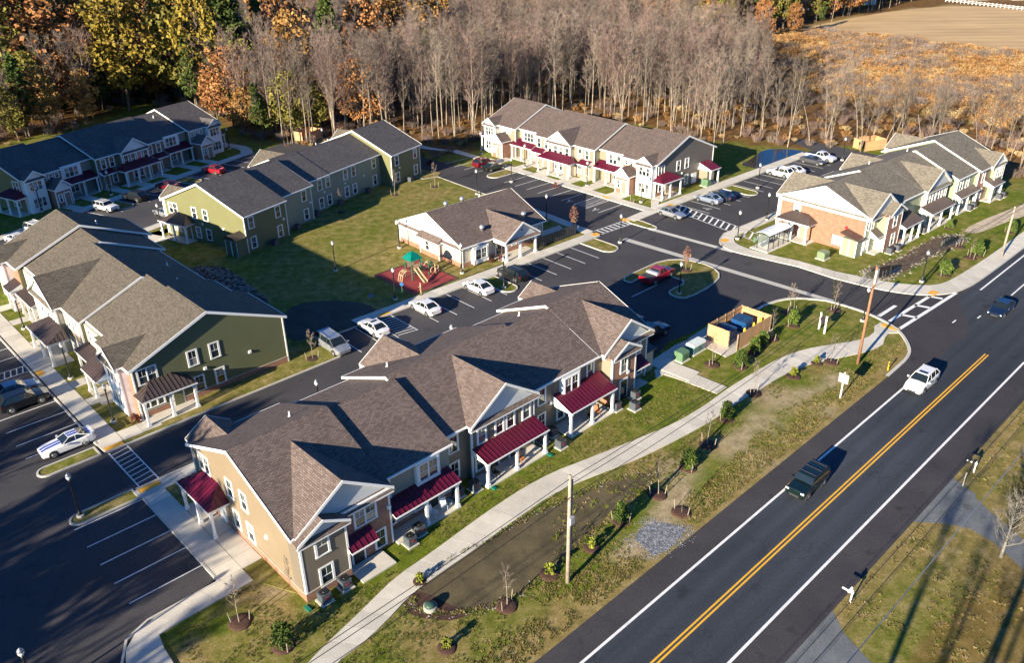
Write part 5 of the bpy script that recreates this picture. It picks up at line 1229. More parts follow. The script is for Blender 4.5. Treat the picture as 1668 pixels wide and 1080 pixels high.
# ------------------------------------------------------------------ cars
def paint(name, c, metal=.25): return plain(name, c, .28, metal, var=.03, coat=.8)
CARGLASS = plain('car_glass', (.012, .018, .022), .05, var=.05, spec=.8)
RUBBER = plain('tyre_rubber', (.018, .018, .018), .85); RIM = plain('alloy_rim', (.45, .46, .48), .3, .8); HLAMP = plain('headlamp', (.7, .72, .75), .1, coat=.6)
TLAMP = plain('tail_lamp', (.35, .01, .01), .2, coat=.5); PLASTIC = plain('dark_plastic', (.03, .03, .032), .6)
PROF = {  # stations: x from nose to tail, half width, z low, z shoulder
 'sedan': dict(L=4.65, st=[(2.32,.60,.34,.60),(2.22,.78,.25,.70),(1.85,.87,.20,.78),(1.2,.90,.19,.88),(.75,.90,.19,.95),(-.6,.91,.19,.98),(-1.55,.90,.19,1.02),(-2.05,.86,.24,1.00),(-2.25,.78,.3,.94),(-2.33,.66,.4,.82)],
   cab=[(.95,.95),(.15,1.40),(-.95,1.42),(-1.75,1.03)], wb=(1.42,-1.38), r=.33, cw=(.80,.60)),
 'coupe': dict(L=4.75, st=[(2.37,.66,.34,.60),(2.27,.82,.25,.72),(1.85,.90,.20,.84),(1.0,.92,.19,.93),(.55,.92,.19,.96),(-.8,.93,.19,.98),(-1.5,.95,.19,1.02),(-2.05,.90,.24,1.04),(-2.28,.8,.3,.98),(-2.37,.68,.4,.84)],
   cab=[(.62,.95),(-.15,1.34),(-.95,1.36),(-1.85,1.03)], wb=(1.45,-1.32), r=.35, cw=(.80,.58)),
 'suv': dict(L=4.7, st=[(2.33,.66,.38,.72),(2.22,.84,.28,.88),(1.8,.92,.24,.98),(1.1,.94,.23,1.06),(.8,.94,.23,1.10),(-.8,.95,.23,1.12),(-1.7,.94,.23,1.14),(-2.2,.88,.28,1.12),(-2.33,.76,.42,.95)],
   cab=[(1.05,1.10),(.30,1.62),(-1.55,1.66),(-2.15,1.14)], wb=(1.42,-1.36), r=.37, cw=(.84,.66)),
 'boxy': dict(L=4.35, st=[(2.17,.80,.45,.95),(2.12,.86,.35,1.02),(1.6,.88,.32,1.06),(.9,.89,.32,1.09),(-.8,.89,.32,1.10),(-2.1,.88,.35,1.10),(-2.17,.84,.45,1.05)],
   cab=[(.82,1.08),(.45,1.62),(-1.95,1.64),(-2.12,1.10)], wb=(1.35,-1.25), r=.38, cw=(.82,.70)),
 'van': dict(L=5.0, st=[(2.5,.66,.34,.68),(2.38,.84,.25,.84),(1.95,.94,.20,1.00),(1.4,.97,.19,1.08),(-.8,.98,.19,1.12),(-2.2,.95,.22,1.14),(-2.5,.86,.35,1.0)],
   cab=[(1.65,1.05),(.75,1.68),(-2.0,1.74),(-2.38,1.14)], wb=(1.6,-1.45), r=.34, cw=(.88,.72)),
 'pickup': dict(L=5.5, st=[(2.75,.74,.45,.80),(2.65,.90,.36,.96),(2.1,.96,.32,1.06),(1.3,.98,.31,1.12),(.9,.98,.31,1.14),(-.5,.98,.31,1.14),(-2.6,.97,.36,1.12),(-2.75,.93,.45,1.08)],
   cab=[(1.15,1.12),(.55,1.68),(-.35,1.70),(-.65,1.14)], wb=(1.75,-1.65), r=.40, cw=(.86,.68)),
}
_car = {}
def make_car(kind, mat, name, label, cat, group, extras=()):
    P = PROF[kind]; t = thing(name, label, cat, group=group)
    m = MB(); n = 0; rings = []
    for (x, w, zl, zs) in P['st']:
        ring = [(x, 0, zl), (x, -w*.86, zl), (x, -w, zl+.14), (x, -w*1.0, (zl+zs)/2), (x, -w*.96, zs-.07), (x, -w*.84, zs), (x, 0, zs+.03)]
        ring += [(p[0], -p[1], p[2]) for p in ring[-2:0:-1]]
        rings.append(ring)
    k = len(rings[0])
    for r_ in rings: m.v += r_
    for i in range(len(rings)-1):
        for j in range(k):
            a = i*k+j; b = i*k+(j+1) % k; m.f.append((a, b, b+k, a+k)[::-1]); m.m.append(0)
    m.f.append(tuple(range(k))[::1]); m.m.append(0); m.f.append(tuple((len(rings)-1)*k+j for j in range(k))[::-1]); m.m.append(0)
    for x in P['wb']:
        for s in (-1, 1):
            y = s*(P['st'][4][1]); m.tube((x, y-s*.2, P['r']+.02), (x, y+s*.004, P['r']+.02), P['r']+.07, P['r']+.07, 16, 1)
    if kind == 'pickup':       # open bed, dark
        m.box(-2.62, -.78, -.78, .78, 1.12, 1.165, 1)
    body = m.build('body', [mat, PLASTIC], t, smooth=False, uv=False)
    c = P['cab']; wb_, wt = P['cw']; g_ = MB()
    base = [(c[0][0], c[0][1]), (c[3][0], c[3][1])]; A = [(c[0][0], wb_, c[0][1]-.02), (c[1][0], wt, c[1][1]), (c[2][0], wt, c[2][1]), (c[3][0], wb_, c[3][1]-.02)]
    L_ = [(x, -w, z) for x, w, z in A]; Rr = [(x, w, z) for x, w, z in A]
    g_.face([L_[0], Rr[0], Rr[1], L_[1]]); g_.face([L_[2], Rr[2], Rr[3], L_[3]]); g_.face([L_[3], L_[0], L_[1], L_[2]]); g_.face([Rr[0], Rr[3], Rr[2], Rr[1]])
    g_.build('windows', CARGLASS, t, uv=False)
    rf = MB(); e = .02; x1, x2 = c[1][0]+.06, c[2][0]-.06
    rf.box(x2, x1, -wt-.015, wt+.015, c[1][1]-.03, c[1][1]+.03)
    def pil(a, b, r=.035):
        for s in (-1, 1): rf.tube((a[0], s*a[1], a[2]), (b[0], s*b[1], b[2]), r, r, 4)
    pil(A[0], A[1]); pil(A[3], A[2], .05)
    for f in ((.5,) if kind in ('coupe', 'pickup') else (.36, .68)):
        x = A[0][0]*(1-f)+A[3][0]*f; pil((x, wb_, c[0][1]-.02), (x-.05, wt, c[1][1]), .03)
    if kind in ('van', 'suv'):
        for s in (-1, 1): rf.tube((c[1][0]-.15, s*wt*.9, c[1][1]+.07), (c[2][0]+.15, s*wt*.9, c[2][1]+.07), .025, .025, 4)
    rf.build('roof', mat, t, uv=False)
    for x in P['wb']:
        for s in (-1, 1):
            w = P['st'][4][1]; tm = MB(); r = P['r']
            tm.tube((0, -s*.11, 0), (0, s*.11, 0), r, r, 18); ty = tm.build('tyre', RUBBER, t, uv=False); ty.location = (x, s*(w-.09), r)
            rm = MB(); rm.tube((0, s*.1, 0), (0, s*.122, 0), r*.64, r*.58, 12); rm.tube((0, s*.12, 0), (0, s*.135, 0), r*.16, r*.14, 8); rm.build('rim', RIM, ty, uv=False)
    x0, w0, zl, zs = P['st'][1]; xr, wr, zlr, zsr = P['st'][-2]
    for s in (-1, 1):
        h = MB(); h.box(x0-.12, x0+.06, s*w0*.78-.15, s*w0*.78+.15, zs-.2, zs-.06); h.build('headlight', HLAMP, t, uv=False)
        h = MB(); h.box(xr-.08, xr+.1, s*wr*.82-.13, s*wr*.82+.13, zsr-.24, zsr-.08); h.build('taillight', TLAMP, t, uv=False)
        h = MB(); h.box(c[0][0]-.25, c[0][0]-.08, s*(wb_+.22)-.09, s*(wb_+.22)+.09, c[0][1]+.0, c[0][1]+.14); h.build('mirror', mat, t, uv=False)
    h = MB(); h.box(x0+.05, x0+.12, -w0*.5, w0*.5, zl+.06, zl+.24); h.build('grille', PLASTIC, t, uv=False)
    if 'stripes' in extras:
        st = MB(); blue = plain('stripe_blue', (.02, .06, .35), .3, coat=.6)
        for s in (-1, 1):
            for (a, b) in ((2, 4), ): 
                pass
            S_ = P['st']
            for i in list(range(1, 4))+list(range(6, 8)):
                a, b = S_[i], S_[i+1]; y0, y1 = sorted((s*.07, s*.34))
                zz = lambda q, y: q[3]+.03-abs(y)*.03/(q[1]*.84)+.006
                st.face([(a[0], y0, zz(a, y0)), (b[0], y0, zz(b, y0)), (b[0], y1, zz(b, y1)), (a[0], y1, zz(a, y1))][::-1])
            y0, y1 = sorted((s*.07, s*.34)); st.box(x2+.02, x1-.02, y0, y1, c[1][1]+.028, c[1][1]+.034)
        st.build('racing_stripe', blue, t, uv=False)
        sp_ = MB(); sp_.box(-2.3, -2.05, -.7, .7, 1.10, 1.14); sp_.box(-2.25, -2.1, -.6, -.55, 1.0, 1.1); sp_.box(-2.25, -2.1, .55, .6, 1.0, 1.1); sp_.build('spoiler', mat, t, uv=False)
    if 'sunroof' in extras:
        sr = MB(); sr.box(c[1][0]-.55, c[1][0]-.12, -.42, .42, c[1][1]+.02, c[1][1]+.036); sr.build('sunroof', CARGLASS, t, uv=False)
    if 'toolbox' in extras:
        sr = MB(); sr.box(-1.25, -.78, -.85, .85, 1.05, 1.42); sr.build('toolbox', plain('bed_toolbox_white', (.6, .62, .64), .35, .3), t, uv=False)
    if 'rack' in extras:
        sr = MB()
        for x in (c[1][0]-.3, (c[1][0]+c[2][0])/2, c[2][0]+.3): sr.tube((x, -wt, c[1][1]+.1), (x, wt, c[1][1]+.1), .03, .03, 4)
        sr.build('roof_rack', PLASTIC, t, uv=False)
    return t
WHITE = paint('paint_white', (.72, .72, .72), 0); SILVER = paint('paint_silver', (.42, .44, .46), .6); LBLUE = paint('paint_light_blue', (.30, .36, .46), .5)
DBLUE = paint('paint_dark_blue', (.012, .024, .055), .4); BLACKP = paint('paint_black', (.012, .013, .015), .2); GREY = paint('paint_grey', (.10, .105, .12), .5)
REDP = paint('paint_red', (.36, .01, .02), .2); MAROON = paint('paint_maroon', (.16, .01, .02), .3); DGREEN = paint('paint_dark_green', (.007, .02, .018), .4); BLGREY = paint('paint_blue_grey', (.14, .22, .32), .5)
GP = 'cars parked in the parking lot'; GR = 'cars driving on the main road'
def put(kind, mat, fr, u, v, deg, label, name='parked_car', cat='car', group=GP, ex=(), z=.012):
    t = make_car(kind, mat, name, label, cat, group, ex)
    p = fr.at(u, v, z); t.location = p; t.rotation_euler = (0, 0, fr.az+R(deg)); return t
put('boxy', DGREEN, RF, 26.9, -1.2, 180, 'boxy dark green utility vehicle driving on the road, nearest the camera', 'driving_car', 'suv', GR, ('rack',))
put('suv', WHITE, RF, 50.0, -1.05, 180, 'white crossover with sunroof driving towards the camera on the main road', 'driving_car', 'suv', GR, ('sunroof',))
put('sedan', DBLUE, RF, 73.3, -.7, 180, 'dark blue sedan driving through the junction by the crosswalk', 'driving_car', 'car', GR)
put('pickup', REDP, DF, 62.7, 16.95, 0, 'red pickup truck with white toolbox parked against the curved island', 'pickup_truck', 'pickup truck', GP, ('toolbox',))
put('sedan', WHITE, GF, -11.2, -6.8, 90, 'white sedan parked beside the hatched bay in front of the playground')
put('sedan', WHITE, GF, -2.8, -6.9, 90, 'white sedan parked next to the island with a lamp post, right of the playground')
put('sedan', WHITE, GF, -18.8, -7.0, 90, 'white sedan with dark sunroof parked between the minivan and the hatched bay', ex=('sunroof',))
put('van', SILVER, GF, -24.4, -7.3, -90, 'silver minivan parked nose out at the end of the row by a sapling', 'parked_van', 'minivan', ex=())
put('suv', BLACKP, GF, 3.1, -6.9, 90, 'black suv parked in front of the community building', cat='suv')
put('coupe', WHITE, DF, -5.5, 32.15, 180, 'white coupe with two blue racing stripes parked above the narrow island', cat='car', ex=('stripes',))
put('suv', BLACKP, CF, -11.1, -23.1, 90, 'black hatchback parked beside the blue grey car at the left edge', cat='car')
put('sedan', BLGREY, CF, -13.95, -23.0, 90, 'blue grey sedan parked beside the black hatchback at the left edge')
put('sedan', LBLUE, EF, 7.5, 5.4, 180, 'light blue sedan parked right of the crimson porch house end')
put('sedan', DBLUE, EF, 8.0, 8.1, 180, 'dark sedan half hidden behind the light blue one')
put('sedan', SILVER, EF, 7.5, -4.3, 0, 'silver sedan parked between the hatched crossing and the small brown island')
put('suv', WHITE, EF, 8.0, 25.8, 180, 'white wagon parked in front of another white car near the pond', cat='car')
put('sedan', WHITE, EF, 8.6, 28.7, 180, 'white car parked behind the white wagon near the pond')
put('sedan', GREY, EF, 8.0, 36.8, 0, 'grey sedan parked in front of the white pickup at the far lot end')
put('pickup', WHITE, EF, 8.0, 39.7, 0, 'white pickup truck with load at the far end of the right lot', 'pickup_truck', 'pickup truck')
put('sedan', DGREEN, EF, -30.7, -7.3, 90, 'dark green sedan parked beside the maroon suv in the upper lot')
put('suv', MAROON, EF, -33.7, -7.0, 90, 'dark maroon suv parked leftmost in the upper lot', cat='suv')
put('sedan', REDP, AF, 29.8, -9.3, 90, 'red sedan parked in the shade in front of the far left row')
put('boxy', WHITE, AF, 6.6, -9.2, -90, 'white small suv parked in front of the shaded row', cat='suv', ex=('rack',))
put('suv', BLACKP, AF, 12.4, -9.2, 90, 'black suv in the shade beside the white small suv', cat='suv')
put('sedan', MAROON, AF, 19.2, -9.2, 90, 'dark red sedan in the shade beside the grassy island')
put('sedan', SILVER, AF, 9.0, -20.0, 80, 'silver sedan half hidden behind the corner of the green row')
put('van', WHITE, AF, -5.2, -9.0, -90, 'white van parked behind the tan roof at the left edge', 'parked_van', 'van', ex=('rack',))
put('sedan', WHITE, AF, -9.2, -10.0, -90, 'white car half cut by the left picture edge')
put('pickup', BLACKP, DF, 49.0, 7.6, 0, 'black pickup in the shadow behind the near row by the transformers', 'pickup_truck', 'pickup truck')
put('sedan', DBLUE, DF, 49.5, 11.3, 0, 'dark blue sedan in the shadow behind the near row roof')

# ------------------------------------------------------------------ street lamps
def make_lamp():
    t = thing('street_lamp', 'x', 'street lamp', group='black lamp posts with acorn heads')
    m = MB(); m.lathe([(.30, 0), (.30, .22), (.27, .25)], n=14); m.build('footing', M['conc'], t, uv=False)
    m = MB(); m.lathe([(.17, .25), (.17, .45), (.10, .55), (.085, 1.0), (.065, 3.55), (.11, 3.6), (.11, 3.7), (.05, 3.75)], n=10); m.build('post', M['black'], t, smooth=True, uv=False)
    m = MB(); m.lathe([(.09, 3.75), (.19, 3.95), (.20, 4.12), (.13, 4.2)], n=12); m.build('globe', plain('lamp_globe', (.72, .74, .75), .25, var=.03), t, smooth=True, uv=False)
    m = MB(); m.lathe([(.22, 4.14), (.17, 4.27), (.05, 4.36), (.02, 4.42), (.0, 4.43)], n=12); m.build('lamp_cap', plain('lamp_cap_grey', (.3, .32, .34), .35, .5), t, smooth=True, uv=False)
    return t
LP = [((1501,460), 'by the ditch at the road corner'), ((1405,524), 'beside the tall brown utility pole at the junction'), ((132,843), 'on the narrow island in the near left lot'),
 ((116,618), 'on the lawn strip near the olive row door'), ((186,689), 'in the grass at the olive row corner'), ((547,442), 'alone in the middle of the big lawn'), ((644,489), 'left of the red play surface'),
 ((753,446), 'at the community building corner nearest the playground'), ((890,361), 'in shadow behind the community building'), ((1010,396), 'on the grass island by the first crosswalk'), ((1201,390), 'left of the bus shelter'),
 ((1106,479), 'on the curved island by the red pickup'), ((1044,330), 'in front of the crimson porch row, right end'), ((956,303), 'in front of the crimson porch row, middle'), ((855,273), 'on grass between the paths of the crimson porch row'),
 ((833,297), 'on the long island of the upper lot'), ((784,251), 'at the far left corner of the crimson porch row'), ((777,317), 'behind the community building roof by the lawn kerb'), ((651,405), 'at the far corner of the community building gable'),
 ((821,470), 'on the half round island beside the white sedan'), ((40,537), 'on the small grass square left of the olive porch'), ((1234,307), 'on the island of the right lot'), ((1248,359), 'behind the bus shelter by the brick wall'),
 ((69,345), 'beside the white bay of the shaded row, left'), ((182,318), 'in front of the shaded row near the black suv'), ((374,243), 'at the far end of the shaded row'), ((297,262), 'among the paths of the shaded row')]
LH = [((-30.2,36.4), 'cut by the bottom edge in the left lot'), ((-18.5,67.9), 'on the drive kerb behind the near row'), ((-6.4,78.9), 'behind the near row by the hatched bay'), ((-27.4,59.5), 'at the upper left corner of the near row'),
 ((61.8,152.3), 'with wide head at the end of the right lot'), ((46.5,126.4), 'behind the brick row ridge, left'), ((-36.9,165.2), 'beyond the green row by the timber enclosure'), ((-52.9,120.4), 'left of the green row gable')]
lamp0 = make_lamp(); first = True
for pos, lab in [(g(*p), l) for p, l in LP]+[(Vector((*p, 0)), l) for p, l in LH]:
    lb = 'black lamp post ' + lab
    if first: lamp0.location = (pos.x, pos.y, .05); lamp0['label'] = lb; first = False
    else: clone(lamp0, (pos.x, pos.y, .05), 0, lb)

# ------------------------------------------------------------------ air conditioning units
def make_ac():
    t = thing('air_conditioner', 'x', 'air conditioner', group='outdoor air conditioning units behind the rows')
    m = MB(); m.box(-.52, .52, -.52, .52, 0, .08); m.build('pad', M['conc'], t, uv=False)
    steel = plain('slate_grey_enamel', (.07, .085, .10), .5)
    m = MB(); m.box(-.38, .38, -.38, .38, .08, .86)
    for s in (-1, 1):
        for z in np.arange(.2, .8, .12): m.box(-.36, .36, s*.385-.008, s*.385+.008, z, z+.05); m.box(s*.385-.008, s*.385+.008, -.36, .36, z, z+.05)
    m.build('casing', steel, t, uv=False)
    m = MB(); m.lathe([(.33, .86), (.33, .91), (.28, .92), (.12, .90), (.1, .93), (0, .94)], n=14); m.build('fan_grille', M['black'], t, uv=False)
    m = MB(); m.box(-.14, .14, -.42, -.395, .5, .62); m.build('badge', plain('red_badge', (.4, .02, .02), .4), t, uv=False)
    return t
ac0 = make_ac(); first = True
ACS = [(DF, .95, -.75, 'at the near corner of the tan gable end'), (DF, 2.75, -.65, 'beside the small patio of the tan gable end'), (DF, 8.95, -.35, 'by the path, left of two under the first long porch'), (DF, 10.2, .15, 'by the path, right of two under the first long porch'),
 (DF, 15.4, 1.5, 'in the dark recess left of the middle porch'), (DF, 17.0, 1.15, 'at the left post of the middle porch'), (DF, 26.0, 1.9, 'against the wall right of the middle porch'), (DF, 27.4, 2.1, 'in the recess before the third porch'), (DF, 26.6, .25, 'standing on grass between the middle and third porch'),
 (DF, 35.0, .75, 'left of three at the brick corner'), (DF, 36.3, -.5, 'front of three at the brick corner'), (DF, 37.9, .75, 'rear of three at the brick corner'),
 (FF, .95, -.55, 'at the brick corner of the right row, left of pair'), (FF, 2.7, -.75, 'at the brick corner of the right row, right of pair'), (FF, 12.0, 0.0, 'beside the dark porch of the right row'), (FF, 26.7, -.35, 'left of pair near the far end of the right row'), (FF, 28.4, -.3, 'right of pair near the far end of the right row'), (FF, 35.6, -1.3, 'at the last house of the right row, left'), (FF, 37.1, -1.3, 'at the last house of the right row, right'),
 (BF, 4.2, -.7, 'behind the green row near its left corner'), (BF, 10.6, .9, 'behind the green row below the second windows'), (BF, 16.6, 2.6, 'behind the green row below the shadow line'), (BF, 22.6, 2.8, 'behind the green row left of centre'), (BF, 29.6, 2.8, 'behind the green row right of centre'), (BF, 38.2, .3, 'behind the last house of the green row')]
for fr, u, v, lab in ACS:
    p = fr.at(u, v, .0); lb = 'dark grey air conditioner ' + lab
    if first: ac0.location = p; ac0.rotation_euler = (0, 0, fr.az); ac0['label'] = lb; first = False
    else: clone(ac0, p, fr.az, lb)

# ------------------------------------------------------------------ utility poles and wires
def pole(u, v, h, label, mat):
    p = RF.at(u, v); t = thing('utility_pole', label, 'utility pole', p, RF.az, 'utility poles along the main road')
    m = MB(); m.tube((0, 0, -.2), (0, 0, h), .17, .11, 10); m.build('pole_shaft', mat, t, smooth=True, uv=False)
    return t
wp = plain('pole_pale', (.33, .27, .21), .85, var=.3, scale=1.5); wb2 = plain('pole_brown', (.27, .13, .065), .85, var=.3, scale=1.5)
P1 = pole(4.66, 5.56, 9.7, 'pale wooden utility pole standing beside the muddy basin', wp)
m = MB(); m.tube((.24, 0, 3), (.24, 0, 9.2), .07, .07, 8); m.build('conduit', wp, P1); m = MB(); m.box(-.2, .2, -.35, -.12, 5.6, 6.2); m.build('terminal_box', plain('grey_box', (.3, .31, .33), .5), P1)
P2 = pole(49.89, 5.52, 11.2, 'tall brown utility pole at the junction beside the crosswalk', wb2)
m = MB(); m.box(-.25, .25, -.22, -.05, 9.4, 10.9); m.build('bracket', plain('pole_plate', (.5, .48, .44), .6), P2)
P3 = pole(91.37, 5.3, 7.2, 'grey leaning utility pole on the pavement at the right edge', wp)
def wire(name, pts, r, label, mat=None):
    m = MB(); 
    for a, b in zip(pts[:-1], pts[1:]): m.tube(a, b, r, r, 4, caps=False)
    tag(m.build(name, mat or M['black'], uv=False), label, 'cable', 'overhead cables')
def cat_(a, b, sag, n=12):
    a = Vector(a); b = Vector(b); return [a.lerp(b, i/n)-Vector((0, 0, 4*sag*(i/n)*(1-i/n))) for i in range(n+1)]
for k, (dz, dv, lb) in enumerate([(0, 0, 'upper'), (-.7, .15, 'middle'), (-1.5, -.1, 'lower')]):
    A_ = RF.at(4.66, 5.56+dv, 9.4+dz); B_ = RF.at(49.89, 5.52+dv, 10.6+dz); C_ = RF.at(91.37, 5.3+dv, 7.0+dz*.4); Z_ = RF.at(-42, 5.6+dv, 9.4+dz)
    wire('overhead_cable', cat_(Z_, A_, .6)+cat_(A_, B_, .8)[1:]+cat_(B_, C_, .6)[1:]+cat_(C_, RF.at(135, 5.3+dv, 8+dz), .6)[1:], .022, f'{lb} of three thin black cables strung along the utility poles')
for k, (v, z, lb, r) in enumerate([(-12.2, 7.6, 'left of two black cables crossing the verge at the lower right', .02), (-12.9, 7.6, 'right of two black cables crossing the verge at the lower right', .02), (-14.6, 9.0, 'grey blue cable above the lawn at the lower right', .03)]):
    wire('overhead_cable', cat_(RF.at(-42, v, z), RF.at(95, v, z), .5), r, lb, None if k < 2 else plain('cable_grey', (.16, .19, .24), .5))

# ------------------------------------------------------------------ timber dumpster enclosure
cedar = plain('cedar_boards', (.56, .31, .14), .75, var=.22, scale=2.5); cedar2 = plain('cedar_boards_pale', (.46, .28, .14), .8, var=.25, scale=2.5)
def enclosure(fr, u0, u1, v0, v1, h, name, label, door='w'):
    t = thing(name, label, 'fence', fr.at(u0, v0), fr.az); U_, V_ = u1-u0, v1-v0
    bm1 = MB(); bm1.box(0, .27, -.02, .02, 0, h); me = bm1.mesh('board', cedar, uv=False); bm2 = MB(); bm2.box(0, .27, -.02, .02, 0, h-.02); me2 = bm2.mesh('board', cedar2, uv=False)
    def side(x0, y0, x1, y1):
        L = math.hypot(x1-x0, y1-y0); n = max(1, int(L/.285)); a = math.atan2(y1-y0, x1-x0)
        for i in range(n): add('board', random.choice((me, me, me2)), t, (x0+(x1-x0)*i/n, y0+(y1-y0)*i/n, .07+random.uniform(-.01, .01)), a)
        r = MB()
        for z in (.4, h-.25):
            c = MB(); dx, dy = (x1-x0)/L, (y1-y0)/L; nx, ny = -dy*.06, dx*.06
            c.prism([(x0+nx*.4, y0+ny*.4), (x1+nx*.4, y1+ny*.4), (x1+nx*1.4, y1+ny*1.4), (x0+nx*1.4, y0+ny*1.4)], 'z', z, z+.09); c.build('rail', M['wood'], t, uv=False)
    side(U_, 0, 0, 0) if False else side(0, 0, U_, 0); side(U_, 0, U_, V_); side(U_, V_, 0, V_); side(0, V_, 0, 1.15)
    for (x, y) in [(0, 0), (U_, 0), (U_, V_), (0, V_), (U_/2, V_), (0, 1.1), (U_*.25, V_), (U_*.75, V_)]:
        c = MB(); c.box(x-.06, x+.06, y-.06, y+.06, 0, h+.12); c.build('fence_post', M['wood'], t, uv=False)
    return t
enclosure(DF, 53.3, 60.0, -1.05, 2.75, 1.95, 'dumpster_enclosure', 'open cedar board enclosure holding two blue dumpsters')
ybol = plain('yellow_bollard', (.75, .50, .01), .4)
for (u, v, lb) in [(55.8, -.3, 'left'), (57.7, -.3, 'middle'), (59.3, -.2, 'right')]:
    m = MB(); m.lathe([(.12, 0), (.12, 1.5), (.09, 1.58), (0, 1.61)], n=10); o = m.build('bollard', ybol, smooth=True, uv=False); o.location = DF.at(u, v, .07)
    tag(o, f'{lb} of three yellow bollards inside the cedar enclosure', 'bollard', 'yellow bollards in the enclosure')
def dumpster(u, v, label, deg, k=1):
    t = thing('dumpster', label, 'dumpster', DF.at(u, v, .07), DF.az+R(deg), 'blue dumpsters'); bl = plain('dumpster_blue', (.008, .06, .19), .45, var=.2)
    m = MB(); m.prism([(-.75, .12), (.6, .12), (.75, 1.25*k), (-.75, 1.4*k)], 'x', -.95, .95); 
    for x in (-.96, -.5, 0, .5, .93): m.box(x, x+.04, -.79, -.752, .2, 1.2)
    m.build('bin', bl, t, uv=False)
    for s in (-1, 1): m = MB(); m.prism([(-.8, 1.42*k), (.8, 1.27*k), (.8, 1.32*k), (-.8, 1.47*k)], 'x', s*.48-.45, s*.48+.45); m.build('lid', plain('lid_dark_blue', (.015, .05, .12), .5), t, uv=False)
dumpster(55.1, 1.6, 'lower blue dumpster nearer the entrance of the cedar enclosure', 90, .9); dumpster(57.9, 1.35, 'taller blue dumpster at the back of the cedar enclosure', 90, 1.1)
enclosure(Frame(*EF.at(-.5, 52)[:2], 20), 0, 4.5, 0, 3, 1.9, 'dumpster_enclosure', 'small orange timber enclosure beyond the brick row at the wood edge') if False else None
pe = g(1408, 247); enclosure(Frame(pe.x, pe.y, 20), 0, 5, 0, 3.2, 1.9, 'dumpster_enclosure', 'orange timber enclosure beyond the roof of the right row by the wood edge')
pe = g(500, 232); enclosure(Frame(pe.x, pe.y, 60), 0, 4.5, 0, 3.2, 1.9, 'dumpster_enclosure', 'orange timber enclosure behind the green row below the autumn trees')

# transformers and boxes
def cabinet(fr, u, v, w, d, h, col, label, deg=0, cap=None):
    t = thing('transformer_box', label, 'utility box', fr.at(u, v), fr.az+R(deg))
    m = MB(); m.box(-w/2-.15, w/2+.15, -d/2-.15, d/2+.15, 0, .12); m.build('pad', M['conc'], t, uv=False)
    m = MB(); m.box(-w/2, w/2, -d/2, d/2, .12, h*.78); m.build('cabinet', col, t, uv=False)
    m = MB(); m.prism([(-d/2-.03, h*.78), (d/2+.03, h*.78), (d/2-.05, h), (-d/2+.1, h)], 'x', -w/2-.03, w/2+.03); m.build('lid', cap or col, t, uv=False)
    m = MB(); m.box(-.01, .01, -d/2-.02, -d/2, .15, h*.75); m.box(.1, .16, -d/2-.03, -d/2, h*.4, h*.5); m.build('door_seam', M['black'], t, uv=False)
gr = plain('utility_green', (.09, .17, .09), .5); 
cabinet(DF, 47.5, 2.9-.2-.6, 1.2, 1.1, 1.15, gr, 'green transformer box beside the path corner of the near row')
cabinet(DF, 50.2, 2.2, 2.1, 1.1, 1.2, plain('utility_teal', (.10, .20, .18), .5), 'long pale topped transformer box by the lot path', cap=plain('utility_pale', (.6, .66, .62), .4))
pe = g(1340, 421); cabinet(FF, *FF.inv(pe), 1.3, 1.1, 1.1, plain('utility_moss', (.16, .21, .12), .5), 'moss green transformer box on the lawn before the brick wall')
cabinet(EF, .9+1.3, 12.0, 1.3, 1.0, 1.2, gr, 'green transformer box beside the crimson roofed closet')

# ------------------------------------------------------------------ bus shelter
def shelter():
    t = thing('bus_shelter', 'glass bus shelter with white arched roof on a concrete pad before the brick row', 'bus shelter', FF.at(-10.8, 11.1), FF.az)
    m = MB(); m.box(-.5, 5.4, -.3, 2.6, 0, .13); m.build('pad', M['conc'], t)
    for x in (0, 1.25, 2.5, 3.75, 5.0):
        for y in (0, 1.8):
            m = MB(); m.box(x-.04, x+.04, y-.04, y+.04, .13, 2.45); m.build('post', M['black'], t, uv=False)
    gl = newmat('shelter_glass'); gl[2].inputs['Base Color'].default_value = (.5, .6, .6, 1); gl[2].inputs['Alpha'].default_value = .09; gl[2].inputs['Roughness'].default_value = .05
    for i in range(4): m = MB(); m.box(.06+i*1.25, 1.19+i*1.25, 1.79, 1.81, .4, 2.3); m.build('pane', gl[0], t, uv=False)
    for x in (0, 5): m = MB(); m.box(x-.01, x+.01, .06, 1.74, .4, 2.3); m.build('pane', gl[0], t, uv=False)
    m = MB(); n = 8; W_ = 2.3
    pts = [(-.25+W_*i/n, 2.45+.28*math.sin(math.pi*i/n)) for i in range(n+1)]
    m.prism(pts+[(p[0], p[1]-.05) for p in pts[::-1]], 'x', -.25, 5.25); m.build('roof', plain('shelter_roof_white', (.66, .69, .73), .3), t, uv=False)
    for x in (.5, 1.5, 2.5, 3.5, 4.5): m = MB(); q = [(a, b+.02) for a, b in pts]; m.prism(q+[(p[0], p[1]-.02) for p in q[::-1]], 'x', x, x+.05); m.build('roof_rib', plain('rib_grey', (.35, .37, .4), .4), t, uv=False)
    m = MB(); m.box(-.28, 5.28, -.28, -.2, 2.36, 2.47); m.box(-.28, 5.28, 2.0, 2.08, 2.36, 2.47); m.build('roof_frame', M['black'], t, uv=False)
    m = MB(); m.box(.6, 3.6, 1.3, 1.7, .5, .56); m.box(.8, .86, 1.35, 1.65, .13, .5); m.box(3.3, 3.36, 1.35, 1.65, .13, .5); m.build('bench', M['black'], t, uv=False)
shelter()
